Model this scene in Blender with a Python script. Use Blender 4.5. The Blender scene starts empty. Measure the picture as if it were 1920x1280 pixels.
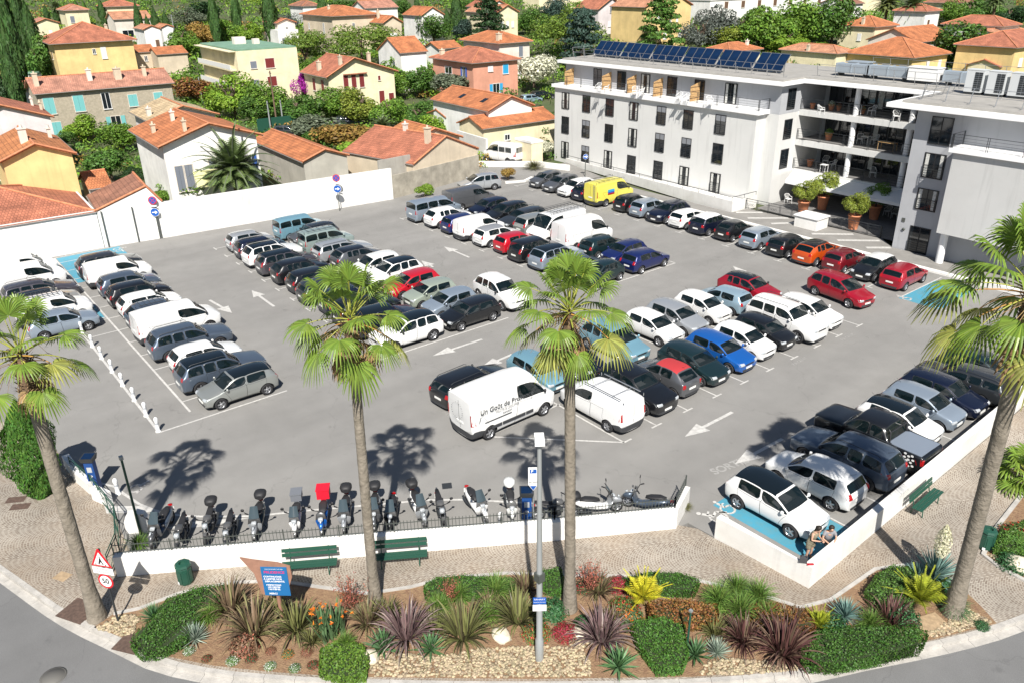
import bpy, bmesh, math, random
from mathutils import Vector, Matrix, noise
from mathutils.bvhtree import BVHTree
R = math.radians
PI = math.pi
scene = bpy.context.scene
COL = scene.collection
# ------------------------------------------------------------------ camera
FPX, TILT, ROLL, YAW, CAMH = 1493.7, 0.43361796, -0.01613372, -0.90058, 20.0
_ca, _sa = math.cos(YAW), math.sin(YAW)
def _lot(x, y, z): return Vector((x*_ca + y*_sa, -x*_sa + y*_ca, z))
_f0 = Vector((0, math.cos(TILT), -math.sin(TILT)))
_r0 = Vector((1, 0, 0)); _u0 = Vector((0, math.sin(TILT), math.cos(TILT)))
_r1 = _r0*math.cos(ROLL) + _u0*math.sin(ROLL)
_u1 = -_r0*math.sin(ROLL) + _u0*math.cos(ROLL)
FWD, RGT, UP = _lot(*_f0), _lot(*_r1), _lot(*_u1)
CAM = Vector((0, 0, CAMH))
cd = bpy.data.cameras.new('camera'); cam = bpy.data.objects.new('camera', cd); COL.objects.link(cam)
m = Matrix((( RGT.x, UP.x, -FWD.x, CAM.x), (RGT.y, UP.y, -FWD.y, CAM.y), (RGT.z, UP.z, -FWD.z, CAM.z), (0, 0, 0, 1)))
cam.matrix_world = m
cd.sensor_width = 36.0; cd.lens = 36.0*FPX/1920.0; cd.clip_start = 0.5; cd.clip_end = 1500
scene.camera = cam
# ------------------------------------------------------------------ world, sun, exposure
SUN_AZ, SUN_EL = R(-35.5), R(47.5)          # where the sun stands, from +X
w = bpy.data.worlds.new('World'); scene.world = w; w.use_nodes = True
nt = w.node_tree; bg = nt.nodes['Background']; sky = nt.nodes.new('ShaderNodeTexSky')
sky.sky_type = 'NISHITA'; sky.sun_disc = False; sky.sun_elevation = SUN_EL; sky.sun_rotation = PI/2 - SUN_AZ
sky.air_density = 1.0; sky.dust_density = 0.6
nt.links.new(sky.outputs[0], bg.inputs[0]); bg.inputs[1].default_value = 0.05
sl = bpy.data.lights.new('sun', 'SUN'); sl.energy = 5.0; sl.angle = R(0.53); sl.color = (1.0, 0.955, 0.885)
so = bpy.data.objects.new('sun', sl); COL.objects.link(so)
sd = Vector((math.cos(SUN_EL)*math.cos(SUN_AZ), math.cos(SUN_EL)*math.sin(SUN_AZ), math.sin(SUN_EL)))
so.rotation_euler = sd.to_track_quat('Z', 'Y').to_euler(); so.location = sd*200
scene.view_settings.view_transform = 'Standard'; scene.view_settings.look = 'None'
scene.view_settings.exposure = 0.62; scene.view_settings.gamma = 1.0
scene.render.engine = 'CYCLES'
scene.cycles.max_bounces = 6; scene.cycles.transparent_max_bounces = 6

def at(px, py, z=0.0):
    """the real point at height z that the photograph shows at pixel px, py (of 1920 x 1280)"""
    d = FWD + RGT*((px-960)/FPX) - UP*((py-640)/FPX)
    return CAM + d*((z-CAMH)/d.z)
def terr(p):
    Y = p[0]*_sa + p[1]*_ca
    return 0.1*max(0.0, Y-135.0)
def onz(px, py, h=0.0):
    """where the ray through the pixel first comes down to h above the rising ground"""
    d = FWD + RGT*((px-960)/FPX) - UP*((py-640)/FPX)
    f = lambda t: (CAMH+d.z*t) - (terr(d*t)+h)
    t = 1.0
    while f(t) > 0 and t < 900: t += 2.0
    lo, hi = t-2.0, t
    for _ in range(30):
        m_ = (lo+hi)/2
        if f(m_) > 0: lo = m_
        else: hi = m_
    return CAM+d*hi
def depth(p): return (Vector(p)-CAM).dot(FWD)

# ------------------------------------------------------------------ materials
_M = {}
def nd(nt, t, **k):
    n = nt.nodes.new(t)
    for a, b in k.items(): setattr(n, a, b)
    return n
def mat(name, col, rough=0.7, metal=0.0, noise=None, bump=None, coat=0.0, spec=0.5, objvar=0.0, island=0.0, coords='Object', emit=None, trans=None):
    """noise=(scale, amount[, colour2]); bump=(scale, strength)"""
    if name in _M: return _M[name]
    m = bpy.data.materials.new(name); m.use_nodes = True; nt = m.node_tree; b = nt.nodes['Principled BSDF']
    L = nt.links.new
    b.inputs['Base Color'].default_value = (*col, 1); b.inputs['Roughness'].default_value = rough
    b.inputs['Metallic'].default_value = metal; b.inputs['Coat Weight'].default_value = coat
    b.inputs['Coat Roughness'].default_value = 0.05
    b.inputs['Specular IOR Level'].default_value = spec
    tc = nd(nt, 'ShaderNodeTexCoord')
    src = None
    if noise:
        n = nd(nt, 'ShaderNodeTexNoise'); n.inputs['Scale'].default_value = noise[0]; n.inputs['Detail'].default_value = 6; n.inputs['Roughness'].default_value = .62
        L(tc.outputs[coords], n.inputs['Vector'])
        cr = nd(nt, 'ShaderNodeMapRange'); cr.inputs[1].default_value = .3; cr.inputs[2].default_value = .7
        L(n.outputs['Fac'], cr.inputs[0])
        mx = nd(nt, 'ShaderNodeMix', data_type='RGBA')
        a = noise[1]; c2 = noise[2] if len(noise) > 2 else tuple(c*(1-a) for c in col); c1 = col if len(noise) > 2 else tuple(min(1, c*(1+a)) for c in col)
        mx.inputs[6].default_value = (*c2, 1); mx.inputs[7].default_value = (*c1, 1)
        L(cr.outputs[0], mx.inputs[0]); src = mx.outputs[2]
        if 'render' in name:            # rain streaks and grime down the walls
            mp = nd(nt, 'ShaderNodeMapping'); mp.inputs['Scale'].default_value = (2.2, 2.2, .16); L(tc.outputs[coords], mp.inputs[0]); n3 = nd(nt, 'ShaderNodeTexNoise'); n3.inputs['Scale'].default_value = 1.6; n3.inputs['Detail'].default_value = 5; L(mp.outputs[0], n3.inputs['Vector'])
            r3 = nd(nt, 'ShaderNodeMapRange'); r3.inputs[1].default_value = .56; r3.inputs[2].default_value = .74; r3.inputs[3].default_value = 1; r3.inputs[4].default_value = .88; L(n3.outputs[0], r3.inputs[0]); h3 = nd(nt, 'ShaderNodeHueSaturation'); L(src, h3.inputs['Color']); L(r3.outputs[0], h3.inputs['Value']); src = h3.outputs[0]
    if objvar or island:
        hs = nd(nt, 'ShaderNodeHueSaturation')
        if src: L(src, hs.inputs['Color'])
        else: hs.inputs['Color'].default_value = (*col, 1)
        if island:
            g = nd(nt, 'ShaderNodeNewGeometry'); mr = nd(nt, 'ShaderNodeMapRange'); mr.inputs[3].default_value = 1-island; mr.inputs[4].default_value = 1+island
            L(g.outputs['Random Per Island'], mr.inputs[0]); val = mr.outputs[0]
            mh = nd(nt, 'ShaderNodeMapRange'); mh.inputs[3].default_value = .5-island*.04; mh.inputs[4].default_value = .5+island*.03
            mlt = nd(nt, 'ShaderNodeMath', operation='FRACT'); ml2 = nd(nt, 'ShaderNodeMath', operation='MULTIPLY'); ml2.inputs[1].default_value = 7.31
            L(g.outputs['Random Per Island'], ml2.inputs[0]); L(ml2.outputs[0], mlt.inputs[0]); L(mlt.outputs[0], mh.inputs[0]); L(mh.outputs[0], hs.inputs['Hue'])
            if objvar:
                oi = nd(nt, 'ShaderNodeObjectInfo'); m2 = nd(nt, 'ShaderNodeMapRange'); m2.inputs[3].default_value = 1-objvar; m2.inputs[4].default_value = 1+objvar
                L(oi.outputs['Random'], m2.inputs[0]); mm = nd(nt, 'ShaderNodeMath', operation='MULTIPLY'); L(val, mm.inputs[0]); L(m2.outputs[0], mm.inputs[1]); val = mm.outputs[0]
            L(val, hs.inputs['Value'])
        else:
            oi = nd(nt, 'ShaderNodeObjectInfo'); m2 = nd(nt, 'ShaderNodeMapRange'); m2.inputs[3].default_value = 1-objvar; m2.inputs[4].default_value = 1+objvar
            L(oi.outputs['Random'], m2.inputs[0]); L(m2.outputs[0], hs.inputs['Value'])
        src = hs.outputs[0]
    if src: L(src, b.inputs['Base Color'])
    if bump:
        n2 = nd(nt, 'ShaderNodeTexNoise'); n2.inputs['Scale'].default_value = bump[0]; n2.inputs['Detail'].default_value = 5
        L(tc.outputs[coords], n2.inputs['Vector'])
        bp = nd(nt, 'ShaderNodeBump'); bp.inputs['Strength'].default_value = bump[1]; bp.inputs['Distance'].default_value = .05
        L(n2.outputs['Fac'], bp.inputs['Height']); L(bp.outputs[0], b.inputs['Normal'])
    if trans:
        tr = nd(nt, 'ShaderNodeBsdfTranslucent'); mx2 = nd(nt, 'ShaderNodeMixShader'); mx2.inputs[0].default_value = trans
        if src: L(src, tr.inputs[0])
        else: tr.inputs[0].default_value = (*col, 1)
        out = nt.nodes['Material Output']; L(b.outputs[0], mx2.inputs[1]); L(tr.outputs[0], mx2.inputs[2]); L(mx2.outputs[0], out.inputs[0])
    if emit: b.inputs['Emission Color'].default_value = (*emit[0], 1); b.inputs['Emission Strength'].default_value = emit[1]
    _M[name] = m; return m

def tile_mat(name, c1, c2, mortar, row=.36, colw=.24, rough=.8):
    """roof tiles from the slope's own metres (UV)"""
    if name in _M: return _M[name]
    m = bpy.data.materials.new(name); m.use_nodes = True; nt = m.node_tree; b = nt.nodes['Principled BSDF']; L = nt.links.new
    uv = nd(nt, 'ShaderNodeUVMap'); br = nd(nt, 'ShaderNodeTexBrick')
    br.inputs['Scale'].default_value = 1; br.inputs['Brick Width'].default_value = colw; br.inputs['Row Height'].default_value = row
    br.inputs['Mortar Size'].default_value = .028; br.inputs['Mortar Smooth'].default_value = .3; br.offset = .5
    br.inputs['Color1'].default_value = (*c1, 1); br.inputs['Color2'].default_value = (*c2, 1); br.inputs['Mortar'].default_value = (*mortar, 1)
    L(uv.outputs[0], br.inputs['Vector'])
    n = nd(nt, 'ShaderNodeTexNoise'); n.inputs['Scale'].default_value = .7; n.inputs['Detail'].default_value = 5; L(uv.outputs[0], n.inputs['Vector'])
    mr = nd(nt, 'ShaderNodeMapRange'); mr.inputs[1].default_value = .3; mr.inputs[2].default_value = .7; mr.inputs[3].default_value = .62; mr.inputs[4].default_value = 1.22; L(n.outputs[0], mr.inputs[0])
    hs = nd(nt, 'ShaderNodeHueSaturation'); L(br.outputs[0], hs.inputs['Color']); L(mr.outputs[0], hs.inputs['Value'])
    L(hs.outputs[0], b.inputs['Base Color']); b.inputs['Roughness'].default_value = rough
    bp = nd(nt, 'ShaderNodeBump'); bp.inputs['Strength'].default_value = .6; bp.inputs['Distance'].default_value = .04; L(br.outputs['Fac'], bp.inputs['Height']); bp.invert = True
    L(bp.outputs[0], b.inputs['Normal'])
    _M[name] = m; return m

# ------------------------------------------------------------------ mesh builder
class MB:
    def __init__(s): s.v = []; s.f = []; s.m = []; s.sm = []
    def add(s, vs, fs, mi=0, smooth=False):
        o = len(s.v); s.v += [tuple(p) for p in vs]
        for f in fs: s.f.append(tuple(i+o for i in f)); s.m.append(mi); s.sm.append(smooth)
        return s
    def box(s, c, d, mi=0, rz=0.0, M=None):
        x, y, z = d[0]/2, d[1]/2, d[2]/2
        vs = [Vector((i*x, j*y, k*z)) for k in (-1, 1) for j in (-1, 1) for i in (-1, 1)]
        if rz: rm = Matrix.Rotation(rz, 3, 'Z'); vs = [rm @ p for p in vs]
        if M: vs = [M @ p for p in vs]
        vs = [p+Vector(c) for p in vs]
        return s.add(vs, [(0, 2, 3, 1), (4, 5, 7, 6), (0, 1, 5, 4), (2, 6, 7, 3), (0, 4, 6, 2), (1, 3, 7, 5)], mi)
    def bb(s, x0, x1, y0, y1, z0, z1, mi=0): return s.box(((x0+x1)/2, (y0+y1)/2, (z0+z1)/2), (x1-x0, y1-y0, z1-z0), mi)
    def prism(s, pts, z0, z1, mi=0, cap=True):
        n = len(pts)
        a = sum(pts[i][0]*pts[(i+1) % n][1]-pts[(i+1) % n][0]*pts[i][1] for i in range(n))
        if a < 0: pts = pts[::-1]
        vs = [(p[0], p[1], z0) for p in pts]+[(p[0], p[1], z1) for p in pts]
        fs = [(i, (i+1) % n, (i+1) % n+n, i+n) for i in range(n)]
        if cap: fs += [tuple(range(n))[::-1], tuple(range(n, 2*n))]
        return s.add(vs, fs, mi)
    def tube(s, path, r, n=8, mi=0, cap=True, smooth=True):
        path = [Vector(p) for p in path]; k = len(path); rr = r if isinstance(r, (list, tuple)) else [r]*k
        vs = []; pu = None
        for i, p in enumerate(path):
            d = (path[min(i+1, k-1)]-path[max(i-1, 0)]).normalized()
            u = pu - d*pu.dot(d) if pu else d.orthogonal()
            if u.length < 1e-4: u = d.orthogonal()
            u.normalize(); pu = u; w_ = d.cross(u)
            for j in range(n):
                a = 2*PI*j/n; vs.append(p+(u*math.cos(a)+w_*math.sin(a))*rr[i])
        fs = [(i*n+j, i*n+(j+1) % n, (i+1)*n+(j+1) % n, (i+1)*n+j) for i in range(k-1) for j in range(n)]
        s.add(vs, fs, mi, smooth)
        if cap: s.add(vs[:n], [tuple(range(n))[::-1]], mi); s.add(vs[-n:], [tuple(range(n))], mi)
        return s
    def lathe(s, prof, n=16, mi=0, M=None, smooth=True, c=(0, 0, 0)):
        vs = []
        for r, z in prof:
            for j in range(n):
                a = 2*PI*j/n; p = Vector((r*math.cos(a), r*math.sin(a), z)); vs.append((M @ p if M else p)+Vector(c))
        k = len(prof)
        fs = [(i*n+j, i*n+(j+1) % n, (i+1)*n+(j+1) % n, (i+1)*n+j) for i in range(k-1) for j in range(n)]
        return s.add(vs, fs, mi, smooth)
    def quad(s, a, b, c, d, mi=0): return s.add([a, b, c, d], [(0, 1, 2, 3)], mi)
    def build(s, name, mats, parent=None, uv=False, loc=None):
        me = bpy.data.meshes.new(name); me.from_pydata(s.v, [], s.f)
        if not isinstance(mats, (list, tuple)): mats = [mats]
        for x in mats: me.materials.append(x)
        me.polygons.foreach_set('material_index', s.m); me.polygons.foreach_set('use_smooth', s.sm)
        if uv:
            ul = me.uv_layers.new(name='UVMap')
            for p in me.polygons:
                nn = p.normal
                h = Vector((0, 0, 1)).cross(nn) if abs(nn.z) < .995 else Vector((1, 0, 0)); h.normalize(); vv = nn.cross(h)
                for li in p.loop_indices:
                    co = me.vertices[me.loops[li].vertex_index].co; ul.data[li].uv = (co.dot(h), co.dot(vv))
        me.update()
        return link(name, me, parent, loc)
def link(name, me, parent=None, loc=None):
    o = bpy.data.objects.new(name, me); COL.objects.link(o)
    if parent: o.parent = parent
    if loc is not None: o.location = loc
    return o
def tag(o, label=None, cat=None, group=None, kind=None):
    if label: o['label'] = label
    if cat: o['category'] = cat
    if group: o['group'] = group
    if kind: o['kind'] = kind
    return o
def thing(name, label, cat, loc=(0, 0, 0), rz=0.0, group=None):
    o = bpy.data.objects.new(name, None); COL.objects.link(o); o.location = loc; o.rotation_euler = (0, 0, rz); o.empty_display_size = .2
    return tag(o, label, cat, group)
def struct(o): o['kind'] = 'structure'; return o
def kids(o): return [c for c in bpy.data.objects if c.parent == o]
def copy_tree(o, parent=None, km=None):
    if km is None:
        km = {}
        for c in bpy.data.objects:
            if c.parent: km.setdefault(c.parent.name, []).append(c)
    c = o.copy(); COL.objects.link(c)
    if parent: c.parent = parent
    for ch in km.get(o.name, []): copy_tree(ch, c, km)
    return c
def dup(root, loc, rz=0.0, label=None, group=None, scale=None):
    c = copy_tree(root); c.location = loc; c.rotation_euler = (0, 0, rz)
    if label: c['label'] = label
    if group: c['group'] = group
    if scale: c.scale = scale
    return c
def V2(p): return (p[0], p[1])

# common materials
ALU = mat('brushed_metal', (.55, .56, .57), .35, .9)
BLACK = mat('black_plastic', (.02, .02, .022), .5)
DARKM = mat('dark_metal', (.05, .055, .06), .45, .4)
WHITEP = mat('white_paint', (.8, .8, .79), .45)
GREENP = mat('green_paint', (.018, .075, .05), .4)
GLASS = mat('window_glass', (.012, .016, .02), .04, 0, spec=.9)
# ------------------------------------------------------------------ ground, paving, markings
def paving_material():
    m = bpy.data.materials.new('cobbles'); m.use_nodes = True; nt = m.node_tree; b = nt.nodes['Principled BSDF']; L = nt.links.new
    tc = nd(nt, 'ShaderNodeTexCoord'); mp = nd(nt, 'ShaderNodeMapping'); mp.inputs['Rotation'].default_value = (0, 0, R(28)); L(tc.outputs['Object'], mp.inputs[0])
    sx = nd(nt, 'ShaderNodeSeparateXYZ'); L(mp.outputs[0], sx.inputs[0])
    def mth(op, a, bb=None):
        n = nd(nt, 'ShaderNodeMath', operation=op)
        for i, q in enumerate((a, bb)):
            if q is None: continue
            if isinstance(q, (int, float)): n.inputs[i].default_value = q
            else: L(q, n.inputs[i])
        return n.outputs[0]
    fx = mth('SUBTRACT', mth('FRACT', mth('DIVIDE', sx.outputs[0], 2.1)), .5)       # -.5 .. .5 across one fan
    arc = mth('MULTIPLY', mth('MULTIPLY', fx, fx), -2.6)
    yy = mth('ADD', sx.outputs[1], arc)
    cx = nd(nt, 'ShaderNodeCombineXYZ'); L(mth('MULTIPLY', mth('SINE', mth('MULTIPLY', fx, 2.4)), 1.05), cx.inputs[0]); L(yy, cx.inputs[1])
    nz = nd(nt, 'ShaderNodeTexNoise'); nz.inputs['Scale'].default_value = 3; L(tc.outputs['Object'], nz.inputs['Vector'])
    va = nd(nt, 'ShaderNodeVectorMath', operation='MULTIPLY_ADD'); va.inputs[1].default_value = (.05, .05, 0); L(nz.outputs['Color'], va.inputs[0]); L(cx.outputs[0], va.inputs[2])
    br = nd(nt, 'ShaderNodeTexBrick'); br.inputs['Scale'].default_value = 1; br.inputs['Brick Width'].default_value = .13; br.inputs['Row Height'].default_value = .105
    br.inputs['Mortar Size'].default_value = .013; br.inputs['Mortar Smooth'].default_value = .35
    br.inputs['Color1'].default_value = (.185, .15, .12, 1); br.inputs['Color2'].default_value = (.285, .25, .21, 1); br.inputs['Mortar'].default_value = (.43, .39, .33, 1)
    L(va.outputs[0], br.inputs['Vector'])
    n2 = nd(nt, 'ShaderNodeTexNoise'); n2.inputs['Scale'].default_value = .35; n2.inputs['Detail'].default_value = 6; L(tc.outputs['Object'], n2.inputs['Vector'])
    mr = nd(nt, 'ShaderNodeMapRange'); mr.inputs[1].default_value = .3; mr.inputs[2].default_value = .7; mr.inputs[3].default_value = .78; mr.inputs[4].default_value = 1.22; L(n2.outputs[0], mr.inputs[0])
    n3 = nd(nt, 'ShaderNodeTexNoise'); n3.inputs['Scale'].default_value = .16; n3.inputs['Detail'].default_value = 7; n3.inputs['Roughness'].default_value = .68; L(tc.outputs['Object'], n3.inputs['Vector'])
    m3 = nd(nt, 'ShaderNodeMapRange'); m3.inputs[1].default_value = .44; m3.inputs[2].default_value = .62; m3.inputs[4].default_value = .38; L(n3.outputs[0], m3.inputs[0])
    mx = nd(nt, 'ShaderNodeMix', data_type='RGBA'); L(m3.outputs[0], mx.inputs[0]); L(br.outputs[0], mx.inputs[6]); mx.inputs[7].default_value = (.265, .185, .115, 1)
    hs = nd(nt, 'ShaderNodeHueSaturation'); L(mx.outputs[2], hs.inputs['Color']); L(mr.outputs[0], hs.inputs['Value']); L(hs.outputs[0], b.inputs['Base Color']); b.inputs['Roughness'].default_value = .9
    bp = nd(nt, 'ShaderNodeBump'); bp.invert = True; bp.inputs['Strength'].default_value = .5; bp.inputs['Distance'].default_value = .02; L(br.outputs['Fac'], bp.inputs['Height']); L(bp.outputs[0], b.inputs['Normal'])
    return m
def asphalt_material(name, c, dark):
    m = bpy.data.materials.new(name); m.use_nodes = True; nt = m.node_tree; b = nt.nodes['Principled BSDF']; L = nt.links.new
    tc = nd(nt, 'ShaderNodeTexCoord')
    def nz(s, d, lo, hi, a=.3, z=.7, stretch=None):
        n = nd(nt, 'ShaderNodeTexNoise'); n.inputs['Scale'].default_value = s; n.inputs['Detail'].default_value = d
        if stretch:
            mp = nd(nt, 'ShaderNodeMapping'); mp.inputs['Scale'].default_value = stretch; L(tc.outputs['Object'], mp.inputs[0]); L(mp.outputs[0], n.inputs['Vector'])
        else: L(tc.outputs['Object'], n.inputs['Vector'])
        r = nd(nt, 'ShaderNodeMapRange'); r.inputs[1].default_value = a; r.inputs[2].default_value = z; r.inputs[3].default_value = lo; r.inputs[4].default_value = hi; L(n.outputs[0], r.inputs[0]); return r.outputs[0]
    def mul(a, b_):
        n = nd(nt, 'ShaderNodeMath', operation='MULTIPLY'); L(a, n.inputs[0]); L(b_, n.inputs[1]); return n.outputs[0]
    v = mul(nz(.12, 5, .92, 1.07), nz(.9, 6, .95, 1.05))
    v = mul(v, nz(55, 2, .82, 1.18))
    v = mul(v, nz(1.7, 3, .80, 1.0, .22, .34))              # oil spots and stains
    v = mul(v, nz(.5, 3, .93, 1.05, .35, .65, (1, .12, 1)))  # wheel tracks
    vo = nd(nt, 'ShaderNodeTexVoronoi', feature='DISTANCE_TO_EDGE'); vo.inputs['Scale'].default_value = .11
    w2 = nd(nt, 'ShaderNodeTexNoise'); w2.inputs['Scale'].default_value = .8; w2.inputs['Detail'].default_value = 6; L(tc.outputs['Object'], w2.inputs['Vector'])
    va = nd(nt, 'ShaderNodeVectorMath', operation='MULTIPLY_ADD'); va.inputs[1].default_value = (2.2, 2.2, 0); L(w2.outputs['Color'], va.inputs[0]); L(tc.outputs['Object'], va.inputs[2]); L(va.outputs[0], vo.inputs['Vector'])
    cr = nd(nt, 'ShaderNodeMapRange'); cr.inputs[1].default_value = .0008; cr.inputs[2].default_value = .003; cr.inputs[3].default_value = .86; cr.inputs[4].default_value = 1; L(vo.outputs['Distance'], cr.inputs[0])
    v = mul(v, cr.outputs[0])
    hs = nd(nt, 'ShaderNodeHueSaturation'); hs.inputs['Color'].default_value = (*c, 1); L(v, hs.inputs['Value']); L(hs.outputs[0], b.inputs['Base Color']); b.inputs['Roughness'].default_value = .92
    bp = nd(nt, 'ShaderNodeBump'); bp.inputs['Strength'].default_value = .25; bp.inputs['Distance'].default_value = .01; n = nd(nt, 'ShaderNodeTexNoise'); n.inputs['Scale'].default_value = 60; L(tc.outputs['Object'], n.inputs['Vector']); L(n.outputs[0], bp.inputs['Height']); L(bp.outputs[0], b.inputs['Normal'])
    return m
ASPH = asphalt_material('car_park_asphalt', (.228, .222, .211), 0)
ROADM = asphalt_material('road_asphalt', (.155, .155, .155), 0)
WALKM = mat('walkway_concrete', (.235, .225, .21), .9, noise=(.8, .15), bump=(30, .3))
COBB = paving_material()
KERBM = mat('kerb_stone', (.42, .40, .37), .85, noise=(2.5, .2), bump=(20, .3))
SOIL = mat('mulch_soil', (.19, .105, .065), .95, noise=(5, .5, (.30, .20, .11)), bump=(18, 1))
MARKM = mat('road_paint_white', (.60, .59, .56), .7, noise=(5, .5, (.38, .37, .355)))
BLUEM = mat('road_paint_blue', (.04, .28, .42), .7, noise=(2.2, .4, (.10, .25, .30)))
LAWN = mat('garden_ground', (.05, .085, .022), .95, noise=(.35, .5, (.10, .10, .05)), bump=(4, .8))
WHITEW = mat('white_render', (.78, .77, .745), .85, noise=(.7, .2, (.64, .625, .59)), bump=(25, .15))

# far ground: one sheet to the horizon, rising behind the village
b = MB(); n = 60; X0, X1 = -520, 300; Y0, Y1 = -160, 560
for j in range(n+1):
    for i in range(n+1):
        x = X0+(X1-X0)*i/n; y = Y0+(Y1-Y0)*j/n; b.v.append((x, y, -.34+terr((x, y))*1.0))
for j in range(n):
    for i in range(n):
        k = j*(n+1)+i; b.f.append((k, k+1, k+n+2, k+n+1)); b.m.append(0); b.sm.append(True)
struct(b.build('ground', LAWN))

def slab(name, pts, z1, m, z0=None, uv=False):
    b = MB(); b.prism([V2(p) for p in pts], z1-.18 if z0 is None else z0, z1); return struct(b.build(name, m, uv=uv))
FWALL = [(-27.25, 2.85), (-18.45, 16.6), (-15.95, 20.75), (-16.65, 22.35)]
RWALL = [(-14.66, 21.5), (-10.75, 21.77), (-11.22, 38.35), (-11.95, 57.2)]
slab('car_park', [(-70.5, -22), (-44.5, -22), (-44.0, 0), (-42.6, 2.2), (-38.5, 3.0), (-34.6, 3.3), (-31.3, 3.8), (-28.3, 3.6), (-27.25, 2.9), (-18.45, 16.62), (-15.95, 20.8), (-15.9, 21.4), (-14.7, 21.5), (-10.8, 21.8), (-11.25, 38.35), (-11.95, 57.1), (-8, 62), (-8, 59.2), (-8, 57.3), (-64, 57.3), (-66.5, 60), (-77, 62), (-90, 78), (-94, 76), (-80, 58), (-72, 52.0), (-69.6, 51.0), (-67.8, 41.5), (-67.4, 38.8), (-69.4, 17.6), (-70.2, 12)], 0.0, ASPH)
KERB = [(-46, -5.6), (-38, -2.95), (-30.48, -.47), (-26.39, .87), (-23.77, 2.03), (-22.1, 2.81), (-20.52, 3.98), (-19.24, 5.2), (-17.59, 6.94), (-14.0, 11.1), (-10.63, 15.36), (-8.76, 18.21), (-7.95, 19.92), (-6.67, 22.51), (-5.83, 24.43), (-5.3, 26.01), (-3.8, 31), (4.8, 60)]
def offs(pl, d):
    out = []
    for i, p in enumerate(pl):
        a = Vector(pl[max(i-1, 0)]); c = Vector(pl[min(i+1, len(pl)-1)]); t = (c-a).normalized(); out.append((p[0]+t.y*d, p[1]-t.x*d))
    return out
ko = offs(KERB, .16); b = MB()
def smooth_pl(pl, k=6):
    out = []
    for i in range(len(pl)-1):
        p0 = Vector(pl[max(i-1, 0)]); p1 = Vector(pl[i]); p2 = Vector(pl[i+1]); p3 = Vector(pl[min(i+2, len(pl)-1)])
        for j in range(k):
            t = j/k; out.append(V2(.5*((2*p1)+(p2-p0)*t+(2*p0-5*p1+4*p2-p3)*t*t+(3*p1-p0-3*p2+p3)*t**3)))
    out.append(V2(pl[-1])); return out
def ribbon(b, pl, w0, w1, z0, z1, mi=0, seg=None, gap=.012):
    """a low wall or kerb that follows a line, in stones of seg metres"""
    a = offs(pl, w0); c = offs(pl, w1)
    if seg is None:
        for i in range(len(pl)-1):
            vs = [(*a[i], z0), (*a[i+1], z0), (*c[i+1], z0), (*c[i], z0), (*a[i], z1), (*a[i+1], z1), (*c[i+1], z1), (*c[i], z1)]
            fs = [(4, 7, 6, 5), (0, 4, 5, 1), (2, 6, 7, 3)]
            if i == 0: fs.append((0, 3, 7, 4))
            if i == len(pl)-2: fs.append((1, 5, 6, 2))
            fs.append((0, 1, 2, 3)); b.add(vs, fs, mi)
        return
    L_ = 0; i = 0
    pts = [Vector(p) for p in pl]; cum = [0]
    for i in range(len(pts)-1): cum.append(cum[-1]+(pts[i+1]-pts[i]).length)
    def P_(s):
        s = max(0, min(cum[-1]-1e-6, s))
        for i in range(len(cum)-1):
            if cum[i+1] >= s: break
        t = (s-cum[i])/(cum[i+1]-cum[i]); return pts[i].lerp(pts[i+1], t), (pts[i+1]-pts[i]).normalized()
    s = 0
    while s < cum[-1]:
        (p, d), (q, e) = P_(s+gap/2), P_(min(cum[-1], s+seg)-gap/2)
        nn, mm = Vector((d.y, -d.x)), Vector((e.y, -e.x))
        A = [p+nn*w0, q+mm*w0, q+mm*w1, p+nn*w1]
        b.add([(*v, z0) for v in A]+[(*v, z1) for v in A], [(4, 7, 6, 5), (0, 4, 5, 1), (2, 6, 7, 3), (0, 3, 7, 4), (1, 5, 6, 2)], mi); s += seg
KS = smooth_pl(KERB)
slab('road', [(-46, -40)]+offs(KS, .02)+[(40, 60), (40, -40)], -.13, ROADM, z0=-.3)
slab('pavement', offs(KS, -.06)+[(-10, 64), (-11.8, 64), (-11.85, 57.2), (-11.12, 38.35), (-10.75, 21.9), (-14.66, 21.42), (-15.4, 21.4), (-16.2, 20.9), (-18.6, 16.7), (-27.35, 2.95), (-28.3, 3.6), (-31.3, 3.8), (-34.6, 3.3), (-38.5, 3.0), (-42.6, 2.2), (-44.0, 0), (-46, -3)], .006, COBB, z0=-.28)
b = MB(); ribbon(b, KS, -.17, .0, -.2, .022, 0, 1.0); ribbon(b, KS, .004, .30, -.2, -.118, 0, 1.0); struct(b.build('kerb', KERBM))

# markings
mk = MB()
def ln(x0, y0, x1, y1, w=.09, z=.008):
    d = Vector((x1-x0, y1-y0)); 
    if d.length < .01: return
    d.normalize(); q = Vector((-d.y, d.x))*w/2; mk.quad((x0+q.x, y0+q.y, z), (x0-q.x, y0-q.y, z), (x1-q.x, y1-q.y, z), (x1+q.x, y1+q.y, z))
ln(-69.6, 9.1, -37.9, 9.1, .11); ln(-69.6, 9.1, -69.6, 14); ln(-36.82, 7.3, -36.82, 13.85, .11, .0095); ln(-52.3, 7.25, -36.9, 7.25, .13)
for k in range(1, 14):
    u = -36.82-2.4*k; ln(u, 9.15, u, 13.8); ln(u-.38, 13.8, u+.38, 13.8, .09, .0095); 
    if u < -53: ln(u, 4.3, u, 9.05)
ln(-54.0, 5.3, -54.0, 9.0, .1, .0095); ln(-51.2, 7.3, -51.2, 9.05)
for k in range(0, 12):
    u = -36.8-2.42*k
    if k == 0: ln(u, 19.7, u, 28.9, .11); continue
    ln(u, 19.7, u, 28.8); ln(u-.36, 19.7, u+.36, 19.7, .09, .0095); ln(u-.36, 28.8, u+.36, 28.8, .09, .0095)
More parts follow.
